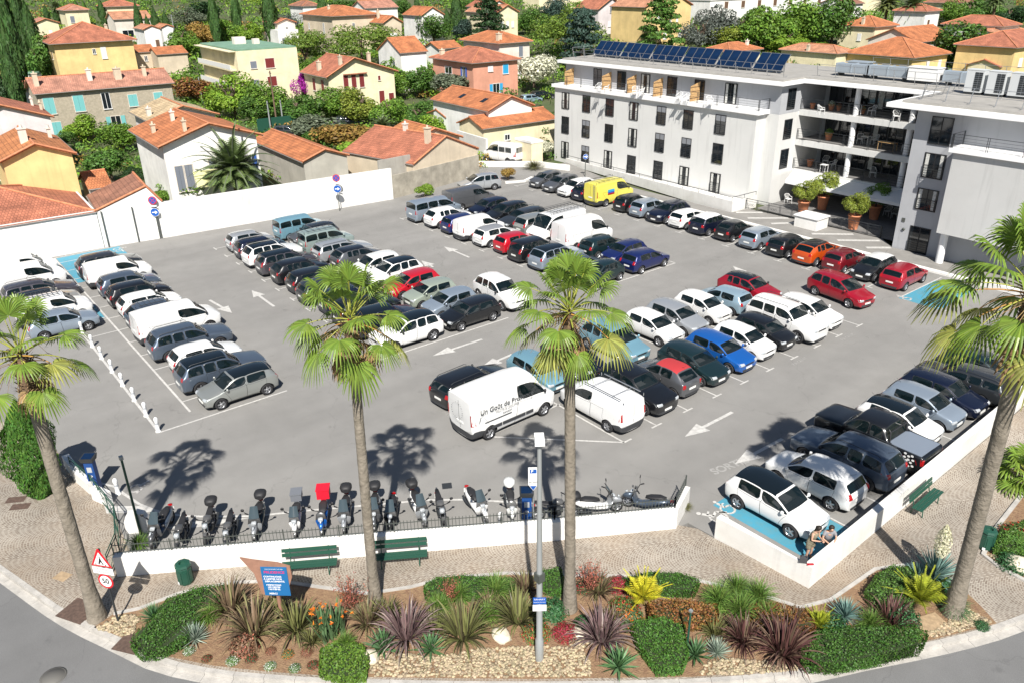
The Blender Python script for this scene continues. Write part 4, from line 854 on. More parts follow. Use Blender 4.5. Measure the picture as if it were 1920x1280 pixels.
house('orange roofed house right of the pair of date palms at the top', (1738, 22), (1768, 21), 6, 8, 'hip', 'white', 'red', .42, .4, [('f', .3, 3, .8, 1.2, 'brown')])
house('white house with wide red hipped roof near the top right corner', (1882, 50), (1918, 47), 5, 13, 'hip', 'white', 'red', .42, .5, [('f', .8, 2, 1.0, 1.6, 'white')])
house('white lean-to house with small orange roof at the right edge', (1873, 66), (1935, 65), 4.0, 6, 'gx', 'white', 'pale', .3, .3, [('f', .3, 1, .9, 1.6, 'grey')])
house('yellow house with red roof and white shutters at the right edge', (1908, 90), (1995, 86), 6.2, 11, 'hip', 'yellow', 'red', .40, .5, [('f', .18, 2.9, 1.2, 1.3, 'white'), ('f', .6, 2.7, 1.8, 1.6, 'white')])
house('corner of a low red tiled roof behind the air conditioners', (1876, 126), (1945, 123), 2.8, 6, 'gx', 'cream', 'red', .35, .3)
house('garage with green flat roof behind the stone row house', (40, 143), (79, 139), 3.0, 8, 'flat', 'white', GREENR, over=.1, cat='garage', name='garage')
house('small white house at the top edge above the long beige building', (1600, -14), (1660, -16), 6, 8, 'hip', 'cream', 'orange', .4, .4)
house('cream house with red roof beyond the top right palms', (1800, 6), (1852, 4), 5, 9, 'hip', 'cream', 'brown', .4, .4, [('f', .3, 1.5, 1.0, 1.4, 'brown')])
# ------------------------------------------------------------------ vehicles
TYRE = mat('tyre_rubber', (.018, .018, .02), .85)
RIM = mat('alloy_rim', (.42, .43, .45), .3, .7)
RIMD = mat('dark_rim', (.04, .042, .045), .35, .5)
CGLASS = mat('car_glass', (.006, .016, .018), .03, 0, spec=1.0); CGLASS.node_tree.nodes['Principled BSDF'].inputs['Alpha'].default_value = .5
ROOFGL = mat('glass_roof', (.006, .010, .013), .05, 0, spec=.8); CABIN = mat('cabin_fabric', (.13, .13, .135), .9); DASH = mat('dashboard', (.03, .03, .032), .7)
LAMPG = mat('headlamp_glass', (.55, .58, .6), .08, .3, spec=.8)
TAILG = mat('tail_lamp_red', (.35, .008, .01), .15, 0, coat=.6)
PLATE = mat('number_plate', (.75, .75, .72), .4)
TRIM = mat('dark_trim', (.04, .042, .046), .6)
def paint(name, c, metal=.35):
    m = mat('paint_'+name, c, .32, metal, coat=.8); nt = m.node_tree; b = nt.nodes['Principled BSDF']      # grey lining on the inner side
    g = nd(nt, 'ShaderNodeNewGeometry'); mx = nd(nt, 'ShaderNodeMix', data_type='RGBA'); mx.inputs[6].default_value = (*c, 1); mx.inputs[7].default_value = (.10, .10, .10, 1); nt.links.new(g.outputs['Backfacing'], mx.inputs[0]); nt.links.new(mx.outputs[2], b.inputs['Base Color'])
    return m
PAINT = dict(
 white=paint('white', (.75, .75, .74), 0), offwhite=paint('offwhite', (.66, .67, .65), 0), silver=paint('silver', (.42, .44, .46), .45), bluesilver=paint('bluesilver', (.30, .36, .43), .45),
 beige=paint('beige', (.40, .38, .33), .4), grey=paint('grey', (.12, .125, .135), .45), slate=paint('slate', (.10, .13, .175), .5), darkgrey=paint('darkgrey', (.045, .05, .056), .5),
 purplegrey=paint('purplegrey', (.085, .08, .095), .45), black=paint('black', (.008, .009, .011), .1), navy=paint('navy', (.006, .010, .028), .25), teal=paint('teal', (.01, .028, .032), .3),
 midblue=paint('midblue', (.010, .020, .11), .3), blue=paint('blue', (.012, .12, .45), .35), lightblue=paint('lightblue', (.19, .37, .46), .35), paleblue=paint('paleblue', (.30, .42, .50), .35),
 palegreen=paint('palegreen', (.36, .41, .34), .35), greengrey=paint('greengrey', (.32, .40, .38), .35), greensilver=paint('greensilver', (.33, .345, .33), .5), red=paint('red', (.46, .008, .02), .1),
 darkred=paint('darkred', (.17, .008, .015), .25), crimson=paint('crimson', (.33, .006, .02), .2), orange=paint('orange', (.55, .075, .008), .2), yellow=paint('yellow', (.70, .63, .10), 0),
 softred=mat('soft_top_red', (.40, .03, .035), .8), glassroof=ROOFGL, greyplastic=mat('grey_plastic', (.2, .21, .23), .6))

def wheel_parts(rad, wid, style):
    t = MB(); pr = [(rad*.60, -wid/2+.01), (rad*.9, -wid/2), (rad, -wid/2+.035), (rad, wid/2-.035), (rad*.9, wid/2), (rad*.66, wid/2-.012), (rad*.62, wid/2-.04)]
    X = Matrix.Rotation(-PI/2, 3, 'X')            # axle along y, outer face +y
    t.lathe(pr, 20, 0, X)
    t.lathe([(rad*.6, -wid/2+.01), (0.001, -wid/2+.01)], 20, 0, X)
    r = MB(); r.lathe([(rad*.66, wid/2-.02), (rad*.60, wid/2-.045), (rad*.56, wid/2-.06)], 20, 0, X)
    r.lathe([(rad*.56, wid/2-.062), (.001, wid/2-.07)], 20, 1, X)
    n = {5: 5, 10: 10, 0: 7}[style]
    for i in range(n):
        a = 2*PI*i/n; wd = {5: .034, 10: .014, 0: .045}[style]; d = Vector((math.cos(a), math.sin(a))); e = Vector((-d.y, d.x))
        pts = [d*.02+e*wd, d*rad*.6+e*wd*.8, d*rad*.6-e*wd*.8, d*.02-e*wd]
        vs = [X @ Vector((p.x, p.y, wid/2-.03)) for p in pts]+[X @ Vector((p.x, p.y, wid/2-.06)) for p in pts]
        r.add(vs, [(0, 1, 2, 3), (0, 4, 5, 1), (2, 6, 7, 3)], 0)
    r.lathe([(.001, wid/2-.015), (.045, wid/2-.02), (.06, wid/2-.05)], 10, 0, X)
    return t, r
_W = {}
def wheel_mesh(rad, wid, style, dark):
    k = (rad, wid, style, dark)
    if k not in _W:
        t, r = wheel_parts(rad, wid, style)
        def me(b, nm, ms):
            o = b.build(nm, ms); q = o.data; bpy.data.objects.remove(o); return q
        _W[k] = (me(t, 'wheel', [TYRE]), me(r, 'rim', [RIMD if dark else RIM, BLACK]))
    return _W[k]

def car_cage(P):
    L, W, H = P['L'], P['W'], P['H']; hl = L/2; hw = W/2
    gc = P.get('gc', .2); xf, xr = P['xf'], P['xr']; bl = P.get('belt', .93); nz = P.get('nose', .68); cz = P.get('cowl', bl)
    xc, xrf, xrr = P['xc'], P['xrf'], P['xrr']; rw = P.get('rw', .76); ar = P.get('arch', .36); tb = P.get('tbelt', bl+.06); tx = P.get('tx', -hl+.10)
    span = (xrf-xrr)
    ub = [hl-.02, hl-.13, xf+.22, xf-.08, (xf-.08+xc)/2 if xc < xf-.3 else xc+.08, xc, xrf+(xc-xrf)*.35, xrf-span*.30, xrf-span*.62, xrf-span*.86, xrr-(xrr-tx)*.30, tx, -hl+.02]
    if xc > xf-.15: ub[2], ub[3], ub[4] = hl-.28, xc+.18, xc+.09
    ur = list(ub); ur[5] = xc-.02; ur[6] = xrf; ur[7] = xrf-span*.32; ur[8] = xrf-span*.64; ur[9] = xrf-span*.86; ur[10] = xrr; ur[11] = tx+.02
    lo = [hl-.06, hl-.13, xf+ar+.05, xf, xf-ar-.05, xf-ar-.16, (xf+xr)/2+.35, (xf+xr)/2-.1, xr+ar+.05, xr, xr-ar-.05, -hl+.13, -hl+.06]
    if lo[1] < lo[2]+.05: lo[1] = lo[2]+.05
    if lo[0] < lo[1]+.04: lo[0] = lo[1]+.04
    if lo[11] > lo[10]-.05: lo[11] = lo[10]-.05; lo[12] = min(lo[12], lo[11]-.04)
    yf = [.80, .93, .985, 1, 1, 1, 1, 1, 1, 1, .99, .95, .86]
    zb = [nz-.03, nz+.05, nz+.5*(cz-nz), nz+.72*(cz-nz), nz+.9*(cz-nz), cz, bl+.005, bl+.01, bl+.03, bl+.05, tb-.02, tb-.03, P.get('bz', .80)]
    zr = [nz, nz+.09, nz+.62*(cz-nz)+.05, nz+.84*(cz-nz)+.06, nz+.95*(cz-nz)+.06, cz+.05, H-.05, H-.02, H-.015, H-.03, H-.09, tb, P.get('bz', .80)+.03]
    for k, v in P.get('top', {}).items(): ur[k], zr[k] = v
    for k, v in P.get('bel', {}).items(): ub[k], zb[k] = v
    cols = []
    for c in range(13):
        y = hw*yf[c]; gh = 6 <= c <= P.get('ghend', 10)
        arch = c in (2, 4, 8, 10); ax = c in (3, 9)
        rr = xf if c in (2, 3, 4) else xr
        def ax_(f): return rr+(lo[c]-rr)*f if arch else lo[c]
        z3 = .55*ar/.36 if arch else (.76*ar/.36 if ax else .64)
        if c in (0, 12): z3 = .52
        up = ub[c] if not gh else ur[c]
        r5y = rw if gh else (.82 if c < 6 else .86)
        if c == 11: r5y = rw*1.04
        dz = .055 if gh else .02
        if P.get('boxy') and gh: dz = .11
        mid3x = (ax_(.80) if arch else (lo[c]*.55+ub[c]*.45 if 5 <= c <= 7 else lo[c]))
        row = [(lo[c], 0, gc), (lo[c], y*.84, gc), (ax_(.97) if arch else lo[c], y*.955, .36), (mid3x, y*(1.0), z3), (ub[c], y*.965, zb[c]),
               (ur[c], hw*yf[c]*r5y, zr[c]-dz), (ur[c]+(.03 if c in (5, 6) else (-.03 if c in (10, 11) else 0)), hw*yf[c]*r5y*.55, zr[c]), (ur[c]+(.06 if c in (5, 6) else (-.05 if c in (10, 11) else 0)), 0, zr[c]+.012)]
        cols.append(row)
    return cols

REG = dict(body=0, trim=1, seam=2, roof=3, windscreen=4, rear_window=5)
def build_car(kind, P):
    cols = car_cage(P); bm = bmesh.new(); nR = 8
    ce = bm.edges.layers.float.new('crease_edge'); cv = bm.verts.layers.float.new('crease_vert')
    Vt = {}
    for c, row in enumerate(cols):
        for r, p in enumerate(row):
            Vt[c, r, 1] = bm.verts.new(p)
            Vt[c, r, -1] = Vt[c, r, 1] if r in (0, 7) else bm.verts.new((p[0], -p[1], p[2]))
    F = {}
    skip = [(c, r) for c in (2, 3, 8, 9) for r in (1, 2)]
    for c in range(12):
        for r in range(7):
            if (c, r) in skip: continue
            for s in (1, -1):
                q = [Vt[c, r, s], Vt[c+1, r, s], Vt[c+1, r+1, s], Vt[c, r+1, s]]
                if s < 0: q = q[::-1]
                F[c, r, s] = bm.faces.new(q)
    for c in (0, 12):
        for r in range(7):
            pass
        ring = [Vt[c, r, 1] for r in range(8)]+[Vt[c, r, -1] for r in range(6, 0, -1)]
        # split the cap in strips so it stays tidy
        for r in range(1, 6):
            q = [Vt[c, r, 1], Vt[c, r+1, 1], Vt[c, r+1, -1], Vt[c, r, -1]]
            f = bm.faces.new(q if c == 0 else q[::-1]); F['cap', c, r] = f
        for q in ([Vt[c, 0, 1], Vt[c, 1, 1], Vt[c, 1, -1]], [Vt[c, 6, 1], Vt[c, 7, 1], Vt[c, 6, -1]]):
            f = bm.faces.new(q if c == 0 else q[::-1])
    bmesh.ops.recalc_face_normals(bm, faces=bm.faces[:])
    for f in bm.faces: f.material_index = 0; f.smooth = True
    for (k, f) in F.items():
        if k[0] != 'cap' and k[1] == 0: f.material_index = REG['trim']
    clad = P.get('clad', 0)
    if P.get('boxy') and clad:
        for c in (9, 10, 11):
            for s in (1, -1):
                for r in (1, 2):
                    if (c, r, s) in F: F[c, r, s].material_index = REG['trim']
        for c in (0, 12): F['cap', c, 2].material_index = F['cap', c, 1].material_index = REG['trim']
        for s in (1, -1): F[0, 1, s].material_index = F[0, 2, s].material_index = REG['trim']
    if clad:
        for k, f in F.items():
            if k[0] != 'cap' and k[1] == 1: f.material_index = REG['trim']
            if clad > 1 and k[0] == 'cap' and k[2] <= 1: f.material_index = REG['trim']
            if clad > 1 and k[0] != 'cap' and k[0] in (0, 11, 10) and k[1] in (1, ): f.material_index = REG['trim']
    else:
        for c in (0, 12): F['cap', c, 1].material_index = REG['trim']
    ge = P.get('ghend', 10)
    for c in range(6, ge):
        for r in (5, 6):
            for s in (1, -1): F[c, r, s].material_index = REG['roof']
    def region(keys, th, mi, ring=None):
        fs = [F[k] for k in keys]
        for f in fs: f.material_index = mi
        res = bmesh.ops.inset_region(bm, faces=fs, thickness=th, depth=0, use_even_offset=True, use_boundary=True)
        for f in res['faces']: f.material_index = ring if ring is not None else 0; f.smooth = True
        for f in fs: f.material_index = mi
    regs = [('windscreen', [(5, r, s) for r in (5, 6) for s in (1, -1)], .03, REG['windscreen'], 0)]
    if P.get('rearglass', 1): regs.append(('rear_window', [(ge, r, s) for r in (5, 6) for s in (1, -1)], .045, REG['rear_window'], 0))
    nid = [6]; names = {3: 'roof', 4: 'windscreen', 5: 'rear_window'}
    side = P.get('side', [(5, 6), (7,), (8,)])
    for s in (1, -1):
        for cs in side:
            regs.append(('side_window', [(c, 4, s) for c in cs], .024, nid[0], P.get('wring', 2))); names[nid[0]] = 'side_window'; nid[0] += 1
    doors = P.get('doors', [(5, 6), (7,)])
    for s in (1, -1):
        for cs in doors:
            ks = [(c, r, s) for c in cs for r in P.get('drows', (1, 2, 3)) if (c, r, s) in F]
            regs.append(('door', ks, .010, nid[0], 2)); names[nid[0]] = 'door'; nid[0] += 1
    def crease(k1, k2, v):
        e = bm.edges.get((Vt[k1], Vt[k2]))
        if e: e[ce] = v
    bx = P.get('boxy')
    for s in (1, -1):
        for c in range(12):
            crease((c, 4, s), (c+1, 4, s), .35); crease((c, 3, s), (c+1, 3, s), .25)
            if 6 <= c < 11: crease((c, 5, s), (c+1, 5, s), .55 if bx else .4)
        for r in range(0, 7):
            crease((0, r, s), (0, r+1, s), .35); crease((12, r, s), (12, r+1, s), .3); crease((1, r, s), (1, r+1, s), .15 if r < 4 else .3)
            if r >= 4: crease((5, r, s), (5, r+1, s), .6); crease((11, r, s), (11, r+1, s), .45)
            if r >= 5: crease((10, r, s), (10, r+1, s), .6 if bx else .4); crease((6, r, s), (6, r+1, s), .3)
            if bx: crease((11, r, s), (11, r+1, s), .75)
    for c in (0, 12):
        for r in range(1, 7): crease((c, r, 1), (c, r, -1), .3)
    dreg = []
    for nm, ks, th, mi, ring in regs:
        if nm == 'door':
            for k in ks: F[k].material_index = mi
            dreg.append(mi); continue
        region(ks, th, mi, None)
        fs = [f for f in bm.faces if f.material_index == mi]; es = set(e for f in fs for e in f.edges)
        for e in es:
            n = [f.material_index == mi for f in e.link_faces]
            if not all(n):
                e[ce] = .9
        for v in set(v for f in fs for v in f.verts):
            if sum(1 for f in v.link_faces if f.material_index == mi) == 1: v[cv] = .75
    me = bpy.data.meshes.new('cage'); bm.to_mesh(me); bm.free()
    ob = bpy.data.objects.new('cage', me); COL.objects.link(ob)
    md = ob.modifiers.new('s', 'SUBSURF'); md.levels = 2; md.render_levels = 2
    dg = bpy.context.evaluated_depsgraph_get(); ev = ob.evaluated_get(dg); ev_me = bpy.data.meshes.new_from_object(ev)
    bpy.data.objects.remove(ob)
    b2 = bmesh.new(); b2.from_mesh(ev_me)
    for mi in dreg+[i for i, n in names.items() if n in ('side_window', 'windscreen', 'rear_window')]:
        fs = [f for f in b2.faces if f.material_index == mi]
        if not fs: continue
        res = bmesh.ops.inset_region(b2, faces=fs, thickness=.011 if mi in dreg else .022, depth=0, use_even_offset=True, use_boundary=True)
        for f in res['faces']: f.material_index = 2; f.smooth = True
    b2.to_mesh(ev_me); b2.free()
    # true size
    vs = [v.co.copy() for v in ev_me.vertices]
    mx = max(v.x for v in vs); mn = min(v.x for v in vs); my = max(v.y for v in vs); mz = max(v.z for v in vs)
    for v in vs:
        v.x = (v.x-(mx+mn)/2)*P['L']/(mx-mn); v.y *= P['W']/2/my
        v.z = .2+(v.z-.2)*(P['H']-.2)/(mz-.2)
    polys = [(tuple(p.vertices), p.material_index) for p in ev_me.polygons]
    nrm = [Vector(n.vector) for n in ev_me.corner_normals] if hasattr(ev_me, 'corner_normals') else None
    bvh = BVHTree.FromPolygons(vs, [p[0] for p in polys])
    root = thing(kind, '', 'car')
    root['dims'] = [P['L'], P['W'], P['H']]
    def extract(ids, name, mats, mmap, parent):
        idx = {}; V = []; Fc = []; mi = []
        for pv, r in polys:
            if r in ids:
                Fc.append([idx.setdefault(i, len(idx)) for i in pv]); mi.append(mmap.get(r, 0))
        V = [None]*len(idx)
        for i, j in idx.items(): V[j] = vs[i]
        b = MB(); b.v = [tuple(v) for v in V]; b.f = Fc; b.m = mi; b.sm = [True]*len(Fc)
        if name == 'body':
            l, wd = P['L']/2, P['W']/2
            b.bb(-l+.34, l-.34, -wd*.74, wd*.74, .17, .62, 1)
            for e in P.get('extra', []): b.bb(*e)
        o = b.build(name, mats, parent); return o
    body = extract([0, 1, 2], 'body', [PAINT['white'], TRIM, BLACK], {0: 0, 1: 1, 2: 2}, root)
    roof = extract([3], 'roof', [PAINT['white']], {}, root)
    for rid, nm in names.items():
        if rid == 3: continue
        if not any(p[1] == rid for p in polys): continue
        if nm == 'door':
            o = extract([rid], 'door', [PAINT['white'], TRIM], {}, root)
        else: extract([rid], nm, [CGLASS], {}, root)
    def patch(name, org, a, bv, ray, n, m_, parent, off=.008, corners=None):
        b = MB(); g = {}
        for i in range(n+1):
            for j in range(n+1):
                p = Vector(org)+Vector(a)*(i/n)+Vector(bv)*(j/n)
                h = bvh.ray_cast(p, Vector(ray))
                if h[0] is not None and abs((h[0]-p).dot(Vector(ray).normalized())) < P['L']*.5+.6: g[i, j] = len(b.v); b.v.append(tuple(h[0]-Vector(ray).normalized()*off))
        for i in range(n):
            for j in range(n):
                if all((i+x, j+y) in g for x in (0, 1) for y in (0, 1)):
                    b.f.append((g[i, j], g[i+1, j], g[i+1, j+1], g[i, j+1])); b.m.append(0); b.sm.append(True)
        if not b.f: return None
        return b.build(name, m_, parent)
    hl, hw = P['L']/2, P['W']/2
    hz0, hz1 = P.get('hl', (.60, .74)); tz0, tz1 = P.get('tl', (.76, .98))
    for s in (1, -1):
        patch('headlight', (hl+1, s*hw*.50, hz0), (0, s*hw*.46, .02), (0, s*.02, hz1-hz0), (-1, 0, 0), 6, LAMPG, root)
        ty0, ty1 = P.get('tly', (.66, .99))
        patch('taillight', (-hl-1, s*hw*ty0, tz0), (0, s*hw*(ty1-ty0), 0), (0, s*.0, tz1-tz0), (1, 0, 0), 6, TAILG, root)
    for xs, z in ((1, P.get('pz', (.42, .62))[0]), (-1, P.get('pz', (.42, .62))[1])):
        h = bvh.ray_cast(Vector((xs*(hl+1), 0, z)), Vector((-xs, 0, 0)))
        if h[0] is not None: MB().box((h[0].x+xs*.012, 0, z), (.02, .5, .11)).build('number_plate', PLATE, root)
    if not P.get('rearglass', 1):
        patch('rear_door_seam', (-hl-1, -.01, .62), (0, .02, 0), (0, 0, P['H']-.9), (1, 0, 0), 6, TRIM, root)
    # front grille and air intake, set 8 mm proud
    patch('grille', (hl+1, -hw*.40, nz_(P)-.13), (0, hw*.80, 0), (0, 0, .10), (-1, 0, 0), 5, BLACK, root)
    for s in (1, -1):      # door mirrors
        p = Vector((P['xc']-.18, s*hw*.94, P.get('belt', .93)+.09))
        if P.get('mirror'): p = Vector(P['mirror']); p.y *= s
        mb = MB(); M = Matrix.Rotation(s*R(8), 3, 'Z')
        mb.lathe([(.001, -.09), (.05, -.075), (.075, 0), (.05, .075), (.001, .09)], 8, 0, Matrix.Scale(1, 3), c=p+Vector((0, s*.10, 0)))
        mb.box(p+Vector((0, s*.03, -.03)), (.05, .10, .03), 0)
        o = mb.build('mirror', [PAINT['white'] if not clad else BLACK], root)
    sx = P['xrf']-.30; sh = P.get('belt', .93)+.12
    for s in (1, -1): q = MB(); q.bb(sx-.25, sx+.28, s*hw*.43-.23, s*hw*.43+.23, .621, .76); q.add([(sx-.28+a*.22-e*.14, s*hw*.43+b_*.22, .70+e*(sh-.70)) for e in (0, 1) for a, b_ in ((0, -1), (.7, -1), (.7, 1), (0, 1))], [(0, 3, 2, 1), (4, 5, 6, 7), (0, 1, 5, 4), (1, 2, 6, 5), (2, 3, 7, 6), (3, 0, 4, 7)]); q.bb(sx-.42, sx-.33, s*hw*.43-.12, s*hw*.43+.12, sh+.02, sh+.17); q.build('seat', CABIN, root)
    if P.get('ghend', 10) > 8: q = MB(); x = sx-.95; q.bb(x-.2, x+.28, -hw*.68, hw*.68, .622, .76); q.add([(x-.25+a*.15-e*.14, b_*hw*.68, .70+e*(sh-.74)) for e in (0, 1) for a, b_ in ((0, -1), (1, -1), (1, 1), (0, 1))], [(0, 3, 2, 1), (4, 5, 6, 7), (0, 1, 5, 4), (1, 2, 6, 5), (2, 3, 7, 6), (3, 0, 4, 7)]); q.build('rear_seat', CABIN, root)
    q = MB(); q.bb(P['xc']-.48, P['xc']-.06, -hw*.84, hw*.84, .6, P.get('belt', .93)-.04); q.build('dashboard', DASH, root)
    rad = P.get('wr', .315); wm, rm = wheel_mesh(rad, .21, P.get('wstyle', 5), P.get('wdark', False))
    for x in (P['xf'], P['xr']):
        for s in (1, -1):
            wo = link('wheel', wm, root, (x, s*(hw-.095), rad)); wo.rotation_euler = (0, random.random()*1.2, 0 if s > 0 else PI)
            ro = link('rim', rm, wo)
    if P.get('rack'): rack(P, root)
    if P.get('rails'):
        mb = MB()
        for s in (1, -1): mb.tube([(P['xrf']-.1, s*hw*.66, P['H']-.03), (P['xrf']-.25, s*hw*.68, P['H']+.035), (P['xrr']+.25, s*hw*.68, P['H']+.02), (P['xrr']+.1, s*hw*.66, P['H']-.05)], .018, 6)
        mb.build('roof_rail', DARKM, root)
    if P.get('ant', 1) and H_ok(P): MB().tube([(P['xrr']+.15, 0, P['H']-.04), (P['xrr']-.1, 0, P['H']+.12)], .006, 5).build('antenna', BLACK, root)
    return root
def nz_(P): return P.get('nose', .68)
def H_ok(P): return P['H'] < 1.9
def rack(P, root):
    mb = MB(); z = P['H']+.10; hw = P['W']/2*.74; x0, x1 = P['xrf']-.15, P['xrr']+.15; k = P['rack']
    for s in (1, -1): mb.tube([(x0, s*hw, z), (x1, s*hw, z)], .03 if k == 2 else .022, 6)
    n = 9 if k == 1 else (5 if k == 3 else 2)
    for i in range(n):
        x = x0+(x1-x0)*(i+.4)/(n-.2); mb.tube([(x, -hw, z), (x, hw, z)], .016, 5)
    for x in (x0+.2, x1-.2):
        for s in (1, -1): mb.tube([(x, s*hw, z), (x, s*hw, P['H']-.06)], .02, 5)
    if k == 1:
        for i in range(3): mb.tube([(x0, hw*(i-1)*.5, z), (x1, hw*(i-1)*.5, z)], .012, 5)
        for s in (1, -1): mb.tube([(x0, s*hw, z+.12), (x1, s*hw, z+.12)], .014, 5)
        mb.tube([(x0, -hw, z+.12), (x0, hw, z+.12)], .014, 5)
    mb.build('roof_rack', ALU if k == 2 else DARKM, root)

KP = dict(
 hatch=dict(L=3.98, W=1.72, H=1.48, xf=1.22, xr=-1.24, xc=1.0, xrf=.34, xrr=-1.58, nose=.68, belt=.92, rw=.78, tl=(.80, 1.02), side=[(5, 6), (7, 8)], doors=[(5, 6), (7, 8)]),
 small_hatch=dict(L=3.62, W=1.64, H=1.46, xf=1.14, xr=-1.14, xc=1.0, xrf=.36, xrr=-1.42, nose=.70, belt=.92, cowl=.93, rw=.78, tl=(.78, .98), wr=.295, arch=.34, side=[(5, 6), (7, 8)], doors=[(5, 6)]),
 bubble=dict(L=3.56, W=1.63, H=1.49, xf=1.13, xr=-1.15, xc=.90, xrf=.28, xrr=-1.12, nose=.70, belt=.93, cowl=.93, rw=.72, tl=(.70, .92), wr=.30, arch=.345, side=[(5, 6), (7, 8)], doors=[(5, 6)]),
 three_door=dict(L=3.86, W=1.68, H=1.43, xf=1.2, xr=-1.22, xc=.98, xrf=.28, xrr=-1.48, nose=.66, belt=.90, rw=.78, tl=(.80, .99), side=[(5, 6), (7, 8)], doors=[(5, 6)]),
 mini=dict(L=4.05, W=1.77, H=1.55, xf=1.30, xr=-1.28, xc=.85, xrf=.42, xrr=-1.60, nose=.76, belt=1.0, rw=.80, tl=(.80, 1.02), clad=1, wr=.33, side=[(5, 6), (7,), (8, 9)], boxy=0),
 mpv=dict(L=4.35, W=1.80, H=1.61, xf=1.35, xr=-1.33, xc=1.18, xrf=.30, xrr=-1.72, nose=.72, belt=.98, cowl=.96, tl=(.85, 1.15), wr=.32, side=[(5, 6), (7,), (8, 9)]),
 suv=dict(L=4.42, W=1.84, H=1.66, xf=1.33, xr=-1.33, xc=.92, xrf=.28, xrr=-1.68, nose=.82, belt=1.04, cowl=1.05, gc=.22, clad=2, wr=.36, arch=.40, tl=(.92, 1.12), side=[(5, 6), (7,), (8, 9)], hl=(.72, .86), wstyle=5),
 crossover=dict(L=4.14, W=1.78, H=1.57, xf=1.28, xr=-1.30, xc=.95, xrf=.30, xrr=-1.48, nose=.76, belt=1.0, gc=.22, clad=2, wr=.34, arch=.385, tl=(.86, 1.04), hl=(.68, .82)),
 estate=dict(L=4.62, W=1.80, H=1.48, xf=1.42, xr=-1.30, xc=.95, xrf=.20, xrr=-1.95, nose=.68, belt=.95, tl=(.80, 1.0), rails=1, side=[(5, 6), (7,), (8, 9)]),
 sport_suv=dict(L=4.65, W=1.88, H=1.68, xf=1.42, xr=-1.42, xc=.92, xrf=.25, xrr=-1.85, nose=.84, belt=1.05, cowl=1.06, gc=.23, clad=1, wr=.37, arch=.41, tl=(.95, 1.13), rails=1, side=[(5, 6), (7,), (8, 9)], hl=(.74, .88)),
 jeep=dict(L=4.80, W=1.88, H=1.87, xf=1.42, xr=-1.37, xc=.98, xrf=.50, xrr=-2.05, nose=.98, belt=1.18, cowl=1.16, gc=.26, rw=.82, wr=.39, arch=.43, tl=(.95, 1.3), tly=(.82, .99), tx=-2.33, side=[(5, 6), (7,), (8, 9)], hl=(.86, 1.02), boxy=1, rails=1, pz=(.5, .95), bz=.9),
 small_van=dict(L=4.40, W=1.81, H=1.82, xf=1.38, xr=-1.32, xc=1.32, xrf=.62, xrr=-2.08, nose=.80, belt=1.10, cowl=1.06, rw=.86, tx=-2.14, tbelt=1.12, tl=(.85, 1.25), tly=(.80, .975), side=[(5, 6)], doors=[(5, 6), (7, )], rearglass=0, boxy=1, clad=1, pz=(.45, .85), bz=.55),
 glazed_van=dict(L=4.32, W=1.79, H=1.82, xf=1.36, xr=-1.32, xc=1.30, xrf=.62, xrr=-2.02, nose=.80, belt=1.10, cowl=1.06, rw=.85, tx=-2.10, tbelt=1.12, tl=(.80, 1.2), tly=(.80, .975), side=[(5, 6), (7,), (8, 9)], boxy=1, pz=(.45, .85), bz=.55),
 mid_van=dict(L=5.0, W=1.95, H=1.97, xf=1.62, xr=-1.45, xc=1.72, xrf=.95, xrr=-2.40, nose=.88, belt=1.18, cowl=1.15, rw=.88, tx=-2.44, tbelt=1.2, tl=(.9, 1.45), tly=(.83, .975), side=[(5, 6)], doors=[(5, 6), (7, 8)], rearglass=0, boxy=1, clad=1, pz=(.45, .9), bz=.55, wr=.34, arch=.385),
 minibus=dict(L=4.95, W=1.92, H=1.92, xf=1.60, xr=-1.50, xc=1.70, xrf=.95, xrr=-2.32, nose=.86, belt=1.15, cowl=1.12, rw=.86, tx=-2.40, tbelt=1.2, tl=(.85, 1.2), tly=(.80, .975), side=[(5, 6), (7,), (8, 9)], doors=[(5, 6), (7, )], boxy=1, pz=(.45, .8), bz=.6, wr=.34, arch=.385),
 big_van=dict(L=5.30, W=2.02, H=2.38, xf=1.80, xr=-1.62, xc=1.98, xrf=1.28, xrr=-2.66, nose=.98, belt=1.35, cowl=1.28, rw=.89, tx=-2.68, tbelt=1.4, tl=(1.0, 1.6), tly=(.84, .98), side=[(5, 6)], doors=[(5, 6), (7, 8)], rearglass=0, boxy=1, clad=1, pz=(.5, .95), bz=.55, wr=.35, arch=.40, drows=(1, 2, 3)),
 low_van=dict(L=4.96, W=2.05, H=2.25, xf=1.62, xr=-1.40, xc=1.78, xrf=1.10, xrr=-2.40, nose=.95, belt=1.3, cowl=1.25, rw=.89, tx=-2.44, tbelt=1.35, tl=(.95, 1.5), tly=(.84, .98), side=[(5, 6)], doors=[(5, 6), (7, 8)], rearglass=0, boxy=1, clad=1, pz=(.5, .9), bz=.55, wr=.35, arch=.40),
 pickup=dict(L=5.25, W=1.95, H=1.83, xf=1.62, xr=-1.46, xc=1.15, xrf=.55, xrr=-.85, nose=.98, belt=1.12, cowl=1.12, gc=.28, rw=.80, wr=.39, arch=.43, ghend=8, clad=1,
   top={7: (-.05, 1.81), 8: (-.68, 1.77), 9: (-.98, 1.12), 10: (-1.6, 1.13), 11: (-2.5, 1.13), 12: (-2.6, 1.0)}, bel={7: (-.1, 1.13), 8: (-.75, 1.14), 9: (-1.02, 1.15), 10: (-1.6, 1.15), 11: (-2.5, 1.15), 12: (-2.6, 1.0)}, tbelt=1.14, bz=.95, tl=(.75, 1.05), tly=(.78, .97), hl=(.84, 1.0), side=[(5, 6), (7,)], pz=(.55, .62), ant=0),
)
def variant(base, **k): d = dict(KP[base]); d.update(k); return d
